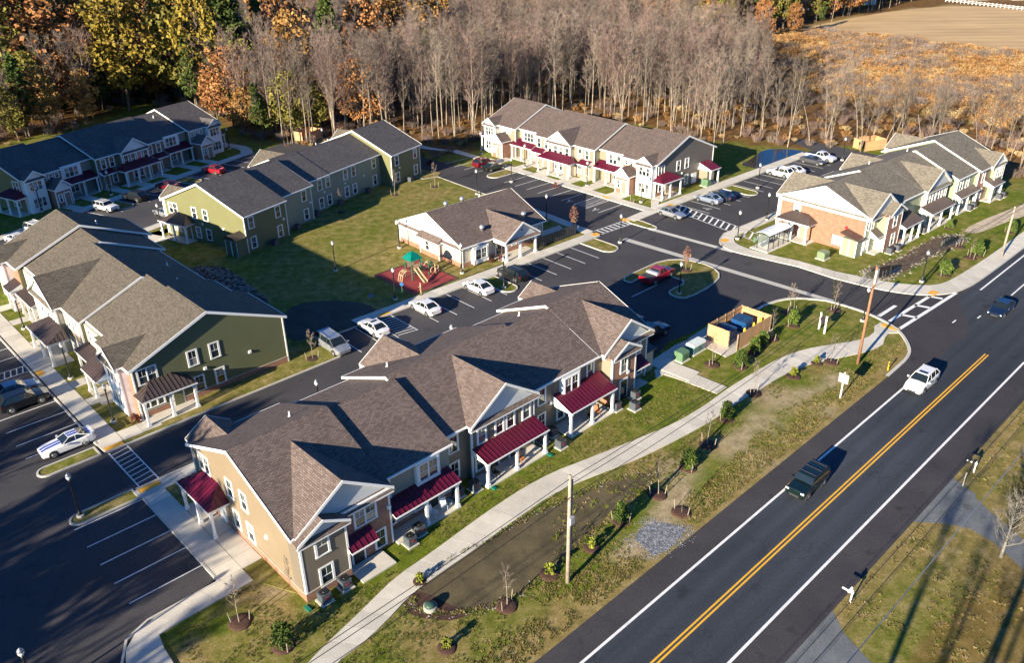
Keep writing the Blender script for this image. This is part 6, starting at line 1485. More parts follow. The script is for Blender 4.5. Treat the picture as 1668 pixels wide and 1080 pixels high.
t = thing('litter_bin', 'small green litter bin on a post beside the bus shelter', 'litter bin', g(1228, 403)); m = MB(); m.tube((0, 0, 0), (0, 0, 1.1), .04, .04, 6); m.build('post', M['black'], t, uv=False); m = MB(); m.lathe([(.2, .8), (.25, 1.5), (.27, 1.55), (.1, 1.62)], n=10); m.build('bin', gr, t, uv=False)

# ------------------------------------------------------------------ playground
def playground():
    t = thing('play_tower', 'climbing tower with green pyramid roof, beige climbers and slide on the red surface', 'playground equipment', GF.at(-6.3, 2.2, .1), GF.az)
    gp = plain('play_green', (.01, .16, .10), .4); tn = plain('play_tan', (.52, .38, .22), .5); rf = plain('play_teal_roof', (.0, .15, .11), .4)
    for (x, y, h) in [(-.7, -.7, 3.1), (.7, -.7, 3.1), (.7, .7, 3.1), (-.7, .7, 3.1), (2.0, -.7, 2.0), (2.0, .7, 2.0), (3.0, .0, 1.6)]:
        m = MB(); m.tube((x, y, 0), (x, y, h), .06, .06, 8); m.build('post', gp, t, uv=False)
    m = MB(); A = [(-.98, -.98, 2.75), (.98, -.98, 2.75), (.98, .98, 2.75), (-.98, .98, 2.75)]; B = [(-.5, -.5, 3.4), (.5, -.5, 3.4), (.5, .5, 3.4), (-.5, .5, 3.4)]
    for i in range(4): j = (i+1) % 4; m.face([A[i], A[j], B[j], B[i]]); m.face([B[i], B[j], (0, 0, 3.75)])
    m.face(A[::-1]); m.build('roof', rf, t, uv=False)
    for (x0, x1, y0, y1, z) in [(-.7, .7, -.7, .7, 1.3), (.7, 2.0, -.7, .7, .9)]: m = MB(); m.box(x0, x1, y0, y1, z-.06, z); m.build('deck', plain('deck_red', (.18, .03, .02), .6), t, uv=False)
    for (y, z) in ((-.7, 1.35), (.7, 1.35)): m = MB(); m.box(-.6, .6, y-.02, y+.02, z, z+.7); m.build('panel', tn, t, uv=False)
    m = MB(); m.prism([(-.28, 1.3), (-.28, 1.6), (-.24, 1.6), (-.24, 1.36), (.24, 1.36), (.24, 1.6), (.28, 1.6), (.28, 1.3)], 'y', -.9, -.7) 
    m = MB()
    for i in range(8):
        a = i/8; b = (i+1)/8; za, zb = 1.25*(1-a)**1.2+.15, 1.25*(1-b)**1.2+.15; ya, yb = -.75-2.0*a, -.75-2.0*b
        for (x0, x1, dz) in ((-.25, .25, 0), (-.3, -.25, .2), (.25, .3, .2)):
            m.face([(x0, ya, za+dz), (x0, yb, zb+dz), (x1, yb, zb+dz), (x1, ya, za+dz)])
            m.face([(x0, ya, za), (x0, yb, zb), (x0, yb, zb+dz+.03), (x0, ya, za+dz+.03)]); m.face([(x1, ya, za), (x1, ya, za+dz+.03), (x1, yb, zb+dz+.03), (x1, yb, zb)])
    m.build('slide', tn, t, uv=False)
    def arc(pts, nm='climber'):
        m = MB()
        for a, b in zip(pts[:-1], pts[1:]): m.tube(a, b, .045, .045, 6)
        m.build(nm, tn, t, uv=False)
    for s in (-.4, 0, .4): arc([(-.7, s, 1.2), (-1.3, s, 1.4), (-1.9, s, 1.1), (-2.2, s, 0)])
    for x in (-1.2, -1.6, -2.0): arc([(x, -.4, 1.3 if x > -1.9 else .9), (x, .4, 1.3 if x > -1.9 else .9)], 'rung')
    for y in (-.35, .35): arc([(2.0, y, 1.0), (2.5, y, 1.5), (3.1, y, 1.6), (3.7, y, 1.1), (3.9, y, 0)])
    for k in range(4): arc([(2.4+.35*k, -.35, 1.4-.1*k), (2.4+.35*k, .35, 1.4-.1*k)], 'rung')
    arc([(2.0+.42*math.cos(a)+.3, -1.3+.0*a, .8+.42*math.sin(a)) for a in np.linspace(0, 2*math.pi, 14)], 'hoop')
    arc([(2.6+.32*math.cos(a)+.5, -1.0, .9+.32*math.sin(a)) for a in np.linspace(0, 2*math.pi, 12)], 'hoop')
    for (x, y) in ((1.9, -1.3), (2.72, -1.3), (2.8, -1.0), (3.4, -1.0)): m = MB(); m.tube((x, y, 0), (x, y, 1.0), .04, .04, 6); m.build('post', tn, t, uv=False)
playground()
def roundsign(px, py, label):
    t = thing('sign_post', label, 'sign', g(px, py)); m = MB(); m.tube((0, 0, 0), (0, 0, 1.7), .035, .035, 6); m.build('post', gr, t, uv=False)
    m = MB(); m.tube((0, -.03, 1.95), (0, .0, 1.95), .24, .24, 14); o = m.build('sign_plate', plain('sign_blue', (.03, .14, .38), .4), t, uv=False)
for (x, y, l) in [(656, 486, 'round blue sign on a green post left of the play surface'), (607, 505, 'round blue sign on a green post beside the small pond')]: roundsign(x, y, l)

# ------------------------------------------------------------------ person standing by the play surface
def person():
    t = thing('person', 'person in tan jacket and khaki trousers standing at the edge of the play surface', 'person', GF.at(-8.9, -2.9, .12), GF.az+R(60))
    V_ = [(0,0,.93),(0,0,1.12),(0,.01,1.32),(0,0,1.47),(0,.01,1.58),(0,.03,1.72),(-.1,0,.88),(-.12,.02,.50),(-.12,-.02,.08),(-.12,.12,.04),(.1,0,.88),(.13,-.04,.5),(.14,-.1,.08),(.14,.04,.04),(-.19,0,1.40),(-.25,.0,1.12),(-.22,.12,.90),(-.21,.17,.82),(.19,0,1.40),(.27,.02,1.13),(.22,.2,1.0),(.18,.28,.98)]
    E_ = [(0,1),(1,2),(2,3),(3,4),(4,5),(0,6),(6,7),(7,8),(8,9),(0,10),(10,11),(11,12),(12,13),(2,14),(14,15),(15,16),(16,17),(2,18),(18,19),(19,20),(20,21)]
    rad = [.15,.14,.17,.07,.075,.09,.1,.075,.05,.045,.1,.075,.05,.045,.075,.055,.042,.04,.075,.055,.042,.04]
    me = bpy.data.meshes.new('body'); me.from_pydata(V_, E_, [])
    o = bpy.data.objects.new('body', me); kid_link(o, t)
    sk = o.modifiers.new('skin', 'SKIN'); 
    if not me.skin_vertices: 
        bm_ = bmesh.new(); bm_.from_mesh(me); bm_.verts.layers.skin.verify(); bm_.to_mesh(me); bm_.free()
    for i, r in enumerate(rad): me.skin_vertices[0].data[i].radius = (r, r*(.72 if i in (0, 1, 2) else 1)); me.skin_vertices[0].data[i].use_root = (i == 0)
    o.modifiers.new('sub', 'SUBSURF').render_levels = 2
    m, nt, b = newmat('person_clothes'); tc = nt.nodes.new('ShaderNodeTexCoord').outputs['Object']; sp = nt.nodes.new('ShaderNodeSeparateXYZ'); nt.links.new(tc, sp.inputs[0])
    dv = nt.nodes.new('ShaderNodeMath'); dv.operation = 'DIVIDE'; nt.links.new(sp.outputs[2], dv.inputs[0]); dv.inputs[1].default_value = 1.85
    rp = nt.nodes.new('ShaderNodeValToRGB'); rp.color_ramp.interpolation = 'CONSTANT'; e = rp.color_ramp.elements; e[0].position = 0; e[0].color = (.03, .02, .015, 1); e[1].position = .05; e[1].color = (.42, .28, .13, 1)
    for p_, c_ in ((.49, (.36, .27, .16, 1)), (.80, (.45, .28, .2, 1)), (.93, (.05, .03, .02, 1))): k = e.new(p_); k.color = c_
    nt.links.new(dv.outputs[0], rp.inputs[0]); nt.links.new(rp.outputs[0], b.inputs['Base Color']); b.inputs['Roughness'].default_value = .8; me.materials.append(m)
    h = MB(); h.lathe([(.0, 1.83), (.07, 1.81), (.10, 1.74), (.09, 1.68)][::-1], (0, .0, 0), 10); h.build('hair', plain('hair_brown', (.05, .03, .02), .7), t, smooth=True, uv=False)
    for s in (-1, 1): h = MB(); h.box(s*.1-.05, s*.1+.05, -.14, .16, 0, .06); h.build('shoe', M['black'], t, uv=False)
person()

# ------------------------------------------------------------------ signs, mailboxes and posts
t = thing('sign_board', 'pale square sign board on a leaning white post beside the road', 'sign', RF.at(42.3, 3.6), RF.az)
m = MB(); m.box(-.06, .06, -.06, .06, 0, 2.9); m.build('post', M['trim'], t, uv=False); m = MB(); m.box(-.09, -.065, -.5, .5, 1.75, 2.75); m.build('board', plain('board_pale', (.34, .36, .34), .5), t, uv=False)
t = thing('sign_board', 'dark oval entrance sign hung between two white posts near the cedar enclosure', 'sign', g(1338, 540), RF.az+R(60))
for x in (-.55, .55): m = MB(); m.box(x-.07, x+.07, -.07, .07, 0, 2.1); m.box(x-.1, x+.1, -.1, .1, 2.1, 2.16); m.build('post', M['trim'], t, uv=False)
m = MB(); m.prism([(.5*math.cos(a), 1.45+.42*math.sin(a)) for a in np.linspace(0, 2*math.pi, 20)[:-1]], 'y', -.03, .03); m.build('oval_panel', plain('sign_dark', (.04, .03, .04), .5), t, uv=False)
def mailbox(px, py, label, n=2):
    t = thing('mailbox', label, 'mailbox', g(px, py), RF.az)
    m = MB(); m.box(-.05, .05, -.05, .05, 0, 1.15); m.build('post', M['trim'], t, uv=False)
    m = MB(); m.box(-.05, .05, -.1, .75, .88, .98); m.build('arm', M['trim'], t, uv=False)
    for i in range(n): m = MB(); y = .18+.34*i; m.prism([(y-.1, 0.98), (y+.1, .98), (y+.1, 1.12), (y+.05, 1.2), (y-.05, 1.2), (y-.1, 1.12)], 'x', -.24, .24); m.build('box', M['black'] if n > 1 else M['trim'], t, uv=False)
mailbox(1586, 770, 'pair of black mailboxes on a white cross post beside the upper driveway'); mailbox(1385, 982, 'pale mailbox on a post at the road edge near the lower driveway', 1)
t = thing('sign_post', 'thin grey marker post in the grass beside the upper driveway', 'post', g(1568, 792)); m = MB(); m.box(-.03, .03, -.03, .03, 0, 1.3); m.box(-.05, .05, -.04, .04, 1.2, 1.4); m.build('post', M['kerb'], t, uv=False)
t = thing('marker_post', 'yellow gas marker post on the verge by the kerb end', 'post', g(1446, 603)); m = MB(); m.lathe([(.06, 0), (.06, 1.0), (.0, 1.05)], n=8); m.build('post', ybol, t, uv=False); m = MB(); m.box(-.065, .065, -.07, -.062, .7, .9); m.build('label_plate', M['black'], t, uv=False)
t = thing('drain_riser', 'green domed drain riser with concrete ring in the muddy basin', 'drain', g(701, 992)); m = MB(); m.lathe([(.5, 0), (.5, .28), (.42, .32)], n=18); m.build('ring', plain('ring_stone', (.3, .3, .26), .8), t, uv=False); m = MB(); m.lathe([(.42, .32), (.38, .45), (.2, .54), (0, .57)], n=14); m.build('grate', plain('grate_green', (.03, .07, .05), .5), t, smooth=True, uv=False)
# downpipe splash blocks
for (fr, u, v, lb) in [(DF, -.35, -.55, 'near corner of the tan gable'), (DF, 18.2, .2, 'left post of the middle porch'), (DF, 25.0, .1, 'right post of the middle porch')]:
    m = MB(); m.prism([(-.35, 0), (.35, 0), (.35, .06), (-.35, .14)], 'x', -.14, .14); o = m.build('splash_block', plain('splash_green', (.0, .17, .11), .5), uv=False); o.location = fr.at(u, v); o.rotation_euler = (0, 0, fr.az)
    tag(o, 'bright green downpipe splash block on the grass at the '+lb, 'splash block', 'green splash blocks')
# porch furniture
def chairobj(fr, u, v, deg, col, label):
    t = thing('patio_chair', label, 'chair', fr.at(u, v, .13), fr.az+R(deg), 'patio chairs under the porches')
    m = MB(); m.box(-.25, .25, -.25, .25, .38, .43); m.build('seat', col, t, uv=False); m = MB(); m.prism([(.2, .4), (.25, .4), (.36, .95), (.31, .95)], 'x', -.25, .25); m.build('backrest', col, t, uv=False)
    for x in (-.22, .22):
        for y in (-.22, .22): m = MB(); m.box(x-.02, x+.02, y-.02, y+.02, 0, .38); m.build('leg', col, t, uv=False)
wch = plain('white_resin', (.6, .66, .72), .4); bch = M['black']; och = plain('orange_wood', (.5, .2, .08), .6)
for a in [(DF, 12.3, .9, 30, wch, 'pale resin chair under the first long porch, left'), (DF, 13.4, .9, -20, wch, 'pale resin chair under the first long porch, right'), (DF, 19.4, 1.1, 10, bch, 'black chair under the middle porch'), (DF, 22.4, 1.1, 0, och, 'brown wooden chair under the middle porch'),
          (DF, 31.9, 1.3, 0, bch, 'black chair under the third porch'), (DF, 32.9, 1.3, -30, och, 'brown chair under the third porch'), (EF, 1.3, 1.8, 90, bch, 'black chair on the corner porch of the crimson roofed row'), (EF, 1.3, 3.4, 90, och, 'brown chair on the corner porch of the crimson roofed row'), (FF, 5.6, .6, 0, och, 'orange chair on the dark porch of the right row'), (BF, -1.2, 14.8, 90, och, 'orange chair on the porch of the green row gable')]: chairobj(*a)
# far houses and white farm sheds
def shed(px, py, w, d, h, wall, roof, label, deg=0, cat='house'):
    p = g(px, py); t = thing('house', label, cat, p, R(deg), 'far buildings at the top of the view')
    m = MB(); m.prism([(-d/2, 0), (d/2, 0), (d/2, h), (0, h+d*.22), (-d/2, h)], 'x', -w/2, w/2); m.build('wall', wall, t)
    m = MB(); e = .5; hr = h+d*.22; m.face([(-w/2-e, -d/2-e, h-.2), (w/2+e, -d/2-e, h-.2), (w/2+e, 0, hr+.15), (-w/2-e, 0, hr+.15)]); m.face([(-w/2-e, 0, hr+.15), (w/2+e, 0, hr+.15), (w/2+e, d/2+e, h-.2), (-w/2-e, d/2+e, h-.2)]); m.build('roof', roof, t)
    for i in range(3): m = MB(); x = -w/2+w*(i+1)/4; m.box(x-.5, x+.5, -d/2-.05, -d/2-.005, 1.1, 2.4); m.build('window', M['glass'], t, uv=False)
for (x, y, w, d, h, a, r, l, dg) in [(1135, 4, 14, 9, 4, 'trim', 'sh_dark', 'white house behind the trees, left of the tan field', 10), (1165, 0, 12, 8, 5, 'brick', 'sh_dark', 'red brick house behind the trees at the top', -10), (1262, 8, 16, 9, 4, 'shake', 'sh_taupe', 'pale blue house behind trees beside the field corner', 5),
   (1310, 14, 14, 9, 4, 'shake', 'sh_grey', 'grey roofed house at the left corner of the field', 0), (1390, 6, 16, 9, 4, 'trim', 'sh_taupe', 'white walled house above the field, left', 8), (1560, -10, 16, 9, 3.5, 'trim', 'trim', 'white farm building beyond the field, left', 0), (1590, -2, 8, 6, 4, 'trim', 'trim', 'small white shed beyond the field', 0), (1625, -4, 8, 6, 4, 'trim', 'trim', 'white shed at the top right, nearer the edge', 0), (1660, -2, 9, 6, 4, 'trim', 'trim', 'white shed cut by the top right corner', 0)]:
    shed(x, y, w, d, h, M[a], M[r], l, dg)
t = thing('fence', 'white rail fence along the far edge of the tan field', 'fence', (0, 0, 0)); fa, fb = g(1540, 2), g(1700, 20)
for i in range(25): p = fa.lerp(fb, i/24); m = MB(); m.box(p.x-.12, p.x+.12, p.y-.12, p.y+.12, 0, 1.5); m.build('fence_post', M['trim'], t, uv=False)
for z in (.6, 1.2): m = MB(); m.tube((fa.x, fa.y, z), (fb.x, fb.y, z), .09, .09, 4); m.build('rail', M['trim'], t, uv=False)
# planted row of dark board fence beside the community porch
t = thing('fence', 'dark slatted screen fence right of the community building porch', 'fence', GF.at(12.1, -1.9), GF.az)
fm = MB(); fm.box(-.16, .16, -.03, .03, .05, 1.7); fmesh = fm.mesh('board', plain('dark_fence', (.035, .035, .04), .6), uv=False)
for i in range(17): add('board', fmesh, t, (.5*i, 0, 0))
for z in (.35, 1.5): m = MB(); m.box(-.2, 8.3, .03, .08, z, z+.08); m.build('rail', M['black'], t, uv=False)
# ------------------------------------------------------------------ vegetation
def leafmat(name, a, b_, c_, scale=.5):
    m, nt, b = newmat(name); p = geo(nt); oi = nt.nodes.new('ShaderNodeObjectInfo').outputs['Random']
    f = noise(nt, scale, 4, .65, p); f2 = noise(nt, 3.0, 2, .6, p)
    c = ramp(nt, f, [(.3, a), (.5, b_), (.7, c_)])
    c = mixc(nt, c, ramp(nt, f2, [(.3, .7), (.7, 1.3)]), 1.0, 'MULTIPLY'); c = mixc(nt, c, ramp(nt, oi, [(0, .78), (1, 1.2)]), 1.0, 'MULTIPLY')
    nt.links.new(c, b.inputs['Base Color']); b.inputs['Roughness'].default_value = .75; b.inputs['Specular IOR Level'].default_value = .2
    return m
BARK = leafmat('bark_pale', (.13, .105, .08), (.23, .19, .145), (.32, .27, .205), .8); BARKD = leafmat('bark_dark', (.07, .055, .04), (.12, .095, .07), (.18, .145, .11), .8)
TWIG = leafmat('twigs_grey_brown', (.10, .08, .066), (.175, .14, .115), (.25, .20, .16), .08); TWIGP = leafmat('twigs_warm_brown', (.12, .08, .07), (.20, .14, .12), (.27, .19, .155), .08)
LRUST = leafmat('leaves_rust', (.13, .055, .02), (.28, .125, .045), (.38, .20, .08)); LYEL = leafmat('leaves_yellow', (.11, .075, .012), (.25, .18, .025), (.36, .28, .06))
LORA = leafmat('leaves_orange', (.17, .085, .025), (.33, .18, .055), (.43, .27, .09)); LOLI = leafmat('leaves_olive', (.07, .068, .014), (.16, .145, .028), (.29, .24, .06))
LPIN = leafmat('needles_green', (.022, .038, .010), (.058, .085, .018), (.12, .15, .035)); LSHR = leafmat('shrub_leaves_green', (.03, .05, .01), (.07, .11, .018), (.14, .18, .035))
LMAG = leafmat('shrub_leaves_yellow', (.08, .10, .012), (.19, .21, .025), (.33, .32, .05)); LPINK = leafmat('sapling_leaves_russet', (.16, .06, .04), (.30, .14, .09), (.42, .24, .15))

class Tri:
    """fast collector of quads for twigs and leaves"""
    def __init__(s): s.q = []
    def twigs(s, p0, p1, w0, w1, r):
        p0, p1 = np.atleast_2d(p0), np.atleast_2d(p1); d = p1-p0; rnd = r.normal(size=d.shape); n = np.cross(d, rnd); n /= np.linalg.norm(n, axis=1, keepdims=True)+1e-9
        w0 = np.reshape(w0, (-1, 1))*np.ones((len(p0), 1)); w1 = np.reshape(w1, (-1, 1))*np.ones((len(p0), 1))
        s.q.append(np.stack([p0-n*w0, p0+n*w0, p1+n*w1, p1-n*w1], 1))
    def leaves(s, c, size, r, flat=.0):
        c = np.atleast_2d(c); a = r.normal(size=c.shape); a /= np.linalg.norm(a, axis=1, keepdims=True); b = np.cross(a, r.normal(size=c.shape)); b[:, 2] *= (1-flat); b /= np.linalg.norm(b, axis=1, keepdims=True)+1e-9
        k = size*r.uniform(.6, 1.3, (len(c), 1)); s.q.append(np.stack([c-a*k-b*k*.6, c+a*k-b*k*.6, c+a*k*.8+b*k*.6, c-a*k*.8+b*k*.6], 1))
    def mesh(s, name, mat):
        Q = np.concatenate(s.q); n = len(Q); me = bpy.data.meshes.new(name)
        me.vertices.add(n*4); me.vertices.foreach_set('co', Q.reshape(-1).astype(np.float32)); me.loops.add(n*4); me.loops.foreach_set('vertex_index', np.arange(n*4))
        me.polygons.add(n); me.polygons.foreach_set('loop_start', np.arange(0, n*4, 4)); me.polygons.foreach_set('loop_total', np.full(n, 4)); me.update(calc_edges=True); me.materials.append(mat); return me
def limb(m, pts, r0, r1, n=5):
    k = len(pts)-1
    for i in range(k): m.tube(pts[i], pts[i+1], r0+(r1-r0)*i/k, r0+(r1-r0)*(i+1)/k, n, caps=False)
def bare_tree(seed, h=18, spread=.22, first=.35, nb=20, lean=.04, fork=False, bark=None, twig=None, tw=.022, dens=1.0, rt=None):
    """trunk mesh with limbs, crown mesh of twigs; unit real size"""
    r = np.random.default_rng(seed); m = MB(); T = Tri(); rt = rt or h*.0082
    lx, ly = r.normal(0, lean, 2)*h; P = lambda t: np.array([lx*t**1.5+.02*h*math.sin(3*t+seed), ly*t**1.5+.02*h*math.cos(2.3*t+seed), h*t])
    limb(m, [P(t) for t in np.linspace(0, .96, 7)], rt, rt*.15, 6)
    stems = [(P, 1.0)]
    if fork:
        for k in range(2):
            a = r.uniform(0, 6.28); o = np.array([math.cos(a), math.sin(a), 0]); t0 = r.uniform(.02, .3)
            Pk = (lambda o, t0: (lambda t: P(t0)*(1-0)+np.array([0, 0, (h*.92-h*t0)*t])+o*h*.16*t))(o, t0); limb(m, [Pk(t) for t in np.linspace(0, .95, 6)], rt*.75, rt*.12, 5); stems.append((Pk, .7))
    for P_, sc in stems:
        for i in range(int(nb*sc)):
            t = first+(1-first)*(i+r.uniform(0, 1))/(nb*sc); t = min(t, .97); a = i*2.4+r.uniform(-.5, .5); L = h*spread*(1.15-t*.75)*r.uniform(.7, 1.25); up = r.uniform(.9, 1.9)
            d = np.array([math.cos(a), math.sin(a), up]); d /= np.linalg.norm(d); s0 = P_(t); e0 = s0+d*L; mid = (s0+e0)/2+np.array([math.cos(a), math.sin(a), -.3])*L*.06
            limb(m, [s0, mid, e0], rt*.32*(1.1-t), rt*.09, 4)
            n2 = int(8*dens); f = r.uniform(.15, 1, n2)[:, None]; b0 = s0+(e0-s0)*f; dd = d+r.normal(0, .55, (n2, 3)); dd[:, 2] += .35; dd /= np.linalg.norm(dd, axis=1, keepdims=True); b1 = b0+dd*L*.42*r.uniform(.5, 1.2, (n2, 1)); T.twigs(b0, b1, tw*1.25, tw*.6, r)
            n3 = 6; c0 = np.repeat(b0, n3, 0)+np.repeat(b1-b0, n3, 0)*r.uniform(.2, 1, (n2*n3, 1)); d3 = np.repeat(dd, n3, 0)+r.normal(0, .6, (n2*n3, 3)); d3[:, 2] += .25; d3 /= np.linalg.norm(d3, axis=1, keepdims=True); T.twigs(c0, c0+d3*h*.045*r.uniform(.5, 1.3, (n2*n3, 1)), tw*.75, tw*.4, r)
    return m.mesh('trunk', bark or BARK, smooth=True, uv=False), T.mesh('crown', twig or TWIG)
def leafy_tree(seed, h, w, mat, kind='round', n=62, per=42, leaf=.30, bark=None, low=.25):
    r = np.random.default_rng(seed); m = MB(); T = Tri(); rt = h*.014
    P = lambda t: np.array([.03*h*math.sin(2*t+seed), .03*h*math.cos(1.7*t+seed), h*t]); limb(m, [P(t) for t in np.linspace(0, .9, 6)], rt, rt*.2, 6)
    for i in range(n):
        t = low+(1-low)*(i+.5)/n
        if kind == 'pine': rad = w/2*(1.12-t)*(1.15-.3*(t < low+.12)); rr = rad*r.uniform(.35, 1.0)
        else: rad = w/2*math.sqrt(max(0.03, 1-((t-low-(1-low)*.45)/((1-low)*.58))**2)); rr = rad*r.uniform(.25, 1.0)
        a = i*2.4+r.uniform(-.5, .5); c = P(t)*[1, 1, 1]+np.array([math.cos(a)*rr, math.sin(a)*rr, 0]); s0 = P(max(.1, t-(.02 if kind == 'pine' else .16)))
        limb(m, [s0, (s0+c)/2+[0, 0, .02*h], c], rt*.28, rt*.08, 4)
        sz = np.array([1, 1, .55 if kind == 'pine' else .8])*w*(.10 if kind == 'pine' else .125)*r.uniform(.7, 1.3)
        k = r.normal(size=(per, 3)); k /= np.linalg.norm(k, axis=1, keepdims=True)+1e-9; k *= r.uniform(.35, 1, (per, 1))**.5
        T.leaves(c+k*sz, leaf, r)
    return m.mesh('trunk', bark or BARKD, smooth=True, uv=False), T.mesh('crown', mat)
def height_at(base, top_py):
    """height of something at ground point base whose top shows at photo row top_py"""
    lo, hi = 0, 60
    for _ in range(30):
        z = (lo+hi)/2; d = Vector((base.x, base.y, z-CAMH)); py = H0/2-FPX*d.dot(_u)/d.dot(_fw)
        if py > top_py: lo = z
        else: hi = z
    return lo
def plant(name, label, cat, group, meshes, loc, rz, s, parts=('trunk', 'crown')):
    t = thing(name, label, cat, loc, rz, group); t.scale = s if hasattr(s, '__len__') else (s, s, s)
    for nm, me in zip(parts, meshes): o = bpy.data.objects.new(nm, me); o.parent = t; COL.objects.link(o)
    return t
BT = [bare_tree(s, 18, .20, .38, 20, lean=.05) for s in (1, 2)]+[bare_tree(3, 18, .24, .30, 24, twig=TWIGP)]+[bare_tree(4, 18, .18, .45, 18, lean=.05)]+[bare_tree(5, 18, .26, .28, 22, fork=True, twig=TWIGP)]+[bare_tree(6, 18, .3, .25, 24, bark=BARKD)]
BTW = [bare_tree(s, 14, .25, .30, 16, lean=.10, fork=True, tw=.018, dens=.8) for s in (11, 12)]+[bare_tree(13, 14, .22, .4, 14, lean=.12, tw=.018, dens=.7)]
LT = {'rust': leafy_tree(21, 18, 12, LRUST), 'yellow': leafy_tree(22, 18, 11, LYEL, n=66), 'orange': leafy_tree(23, 18, 10, LORA, per=30), 'olive': leafy_tree(24, 18, 11, LOLI), 'pine': leafy_tree(25, 20, 8.5, LPIN, 'pine', n=80, per=48, leaf=.26), 'pine2': leafy_tree(26, 20, 7, LPIN, 'round', n=60, per=44, leaf=.26, low=.4)}
# marked trees at the wood edge: base pixel, top row, kind, width factor
big = [(98,175,-45,'rust',1.15,'rust brown tree with broad crown at the upper left'), (212,182,-12,'yellow',1.05,'golden yellow tree behind the roof of the shaded row'), (20,190,-25,'olive',1.1,'olive green tree at the far upper left'), (300,172,-5,'olive',.9,'olive yellow tree right of the golden tree'),
       (345,176,-30,'yellow',.8,'yellow green tree beside the dark pine'), (398,178,-30,'pine',1.15,'tall dark pine left of the orange tree'), (440,165,0,'pine',.8,'smaller dark pine behind the bare grey tree'), (547,165,-8,'pine',1.0,'tall green pine in the middle of the orange trees'),
       (488,192,22,'orange',.95,'orange tree in front of the tall green pine, left'), (526,197,128,'yellow',.75,'small yellow tree at the edge of the clearing'), (655,140,-18,'orange',1.2,'large rust orange tree above the bare wood'), (602,150,0,'rust',.9,'rust coloured tree between pine and bare wood'),
       (700,150,48,'pine2',.6,'small green pine top among bare trees, left'), (785,150,40,'pine2',.6,'small green pine top among bare trees, right'), (150,165,-40,'orange',.8,'pale orange tree behind the golden one'), (60,150,-60,'olive',1.0,'dull green tree behind the rust brown tree'), (255,150,-60,'rust',1.0,'brown tree behind the golden tree'), (470,140,-40,'rust',.9,'brown tree at the top left of the pines'),
       (715,130,-30,'orange',.8,'faded orange tree at the top above the bare wood'), (1175,70,-20,'olive',.8,'olive tree in front of the far houses'), (1290,60,5,'rust',.8,'brown bushy tree at the left end of the field'), (1240,66,0,'rust',.9,'brown tree left of the field corner'), (1335,48,5,'pine2',.8,'dark green tree at the field corner')]
GA = 'leafy and evergreen trees of the wood'
bpos = []
for (bx, by, ty, k, wf, lab) in big:
    b = g(bx, by); h = max(4, height_at(b, ty)); hh = 20 if 'pine' in k else 18; s = h/hh; bpos.append((b.x, b.y))
    plant('autumn_tree' if 'pine' not in k else 'pine_tree', lab, 'tree', GA, LT[k], b, random.uniform(0, 6), (s*wf, s*wf, s))
bpos = np.array(bpos)
# positions in the wood: jittered grid
def scatter(x0, x1, y0, y1, st, jit, seed):
    r = np.random.default_rng(seed); X, Y = np.meshgrid(np.arange(x0, x1, st), np.arange(y0, y1, st)); P = np.stack([X.ravel(), Y.ravel()], 1)+0.0; return P+r.uniform(-jit, jit, P.shape), r
poly_wood = [(p[0], p[1]) for p in forest]
Pn, rr = scatter(-260, 130, 140, 250, 4.0, 1.9, 5); Pf, _ = scatter(-330, 330, 250, 520, 6.0, 2.8, 6)
P = np.concatenate([Pn, Pf]); P = P[pinside(P, poly_wood)]; P = P[pdist(P, poly_wood[:18]) > .4]
P = P[~pinside(P, [(p[0], p[1]) for p in field])]; mm = sdf(P, [(p[0], p[1]) for p in marsh]); P = P[(mm < 0) | (rr.uniform(size=len(P)) < .02)]
top = [g(*p) for p in [(1150,75),(1310,47),(1460,17),(1560,8),(1668,12),(2100,10)]]
ok = np.ones(len(P), bool)
for i, (x, y) in enumerate(P):
    if min(np.hypot(bpos[:, 0]-x, bpos[:, 1]-y)) < 3.2: ok[i] = False
    d = Vector((x, y, -CAMH)); w_ = d.dot(_fw); px = W0/2+FPX*d.dot(_r)/w_; py = H0/2-FPX*d.dot(_u)/w_
    if px < -80 or px > W0+80 or py < -60: ok[i] = False
    if 640 < px < 1240 and py > 232: ok[i] = False
    if 1000 < px <= 1245 and 62 < py < 62+(px-1000)*.30: ok[i] = False
    if px > 1245 and not py < 62-(px-1245)*.24: ok[i] = False
    if 1000 < px < 1340 and 25 < py <= 62 and (i % 3): ok[i] = ok[i]
P = P[ok]; D_ = np.hypot(P[:, 0], P[:, 1]); P = P[np.argsort(D_)]

NB_ = ['at the far left behind the shaded row', 'behind the left half of the shaded row', 'behind the right half of the shaded row', 'beyond the clearing left of the orange trees', 'behind the ridge of the green row', 'in the gap between the green and crimson rows', 'behind the left end of the crimson porch row', 'behind the middle of the crimson porch row', 'behind the right end of the crimson porch row', 'between the crimson porch row and the pond']
def wood_label(x, y, i, s):
    px, py = px_of(x, y); k = 0
    for k, lim in enumerate((60, 180, 330, 460, 620, 790, 900, 1010, 1130, 3000)):
        if px < lim: break
    return ('shorter ' if s < .95 else 'tall ')+'bare tree '+NB_[k]+(', front row' if i % 3 == 0 else ', deeper in')
def px_of(x, y): d = Vector((x, y, -CAMH)); w_ = d.dot(_fw); return W0/2+FPX*d.dot(_r)/w_, H0/2-FPX*d.dot(_u)/w_
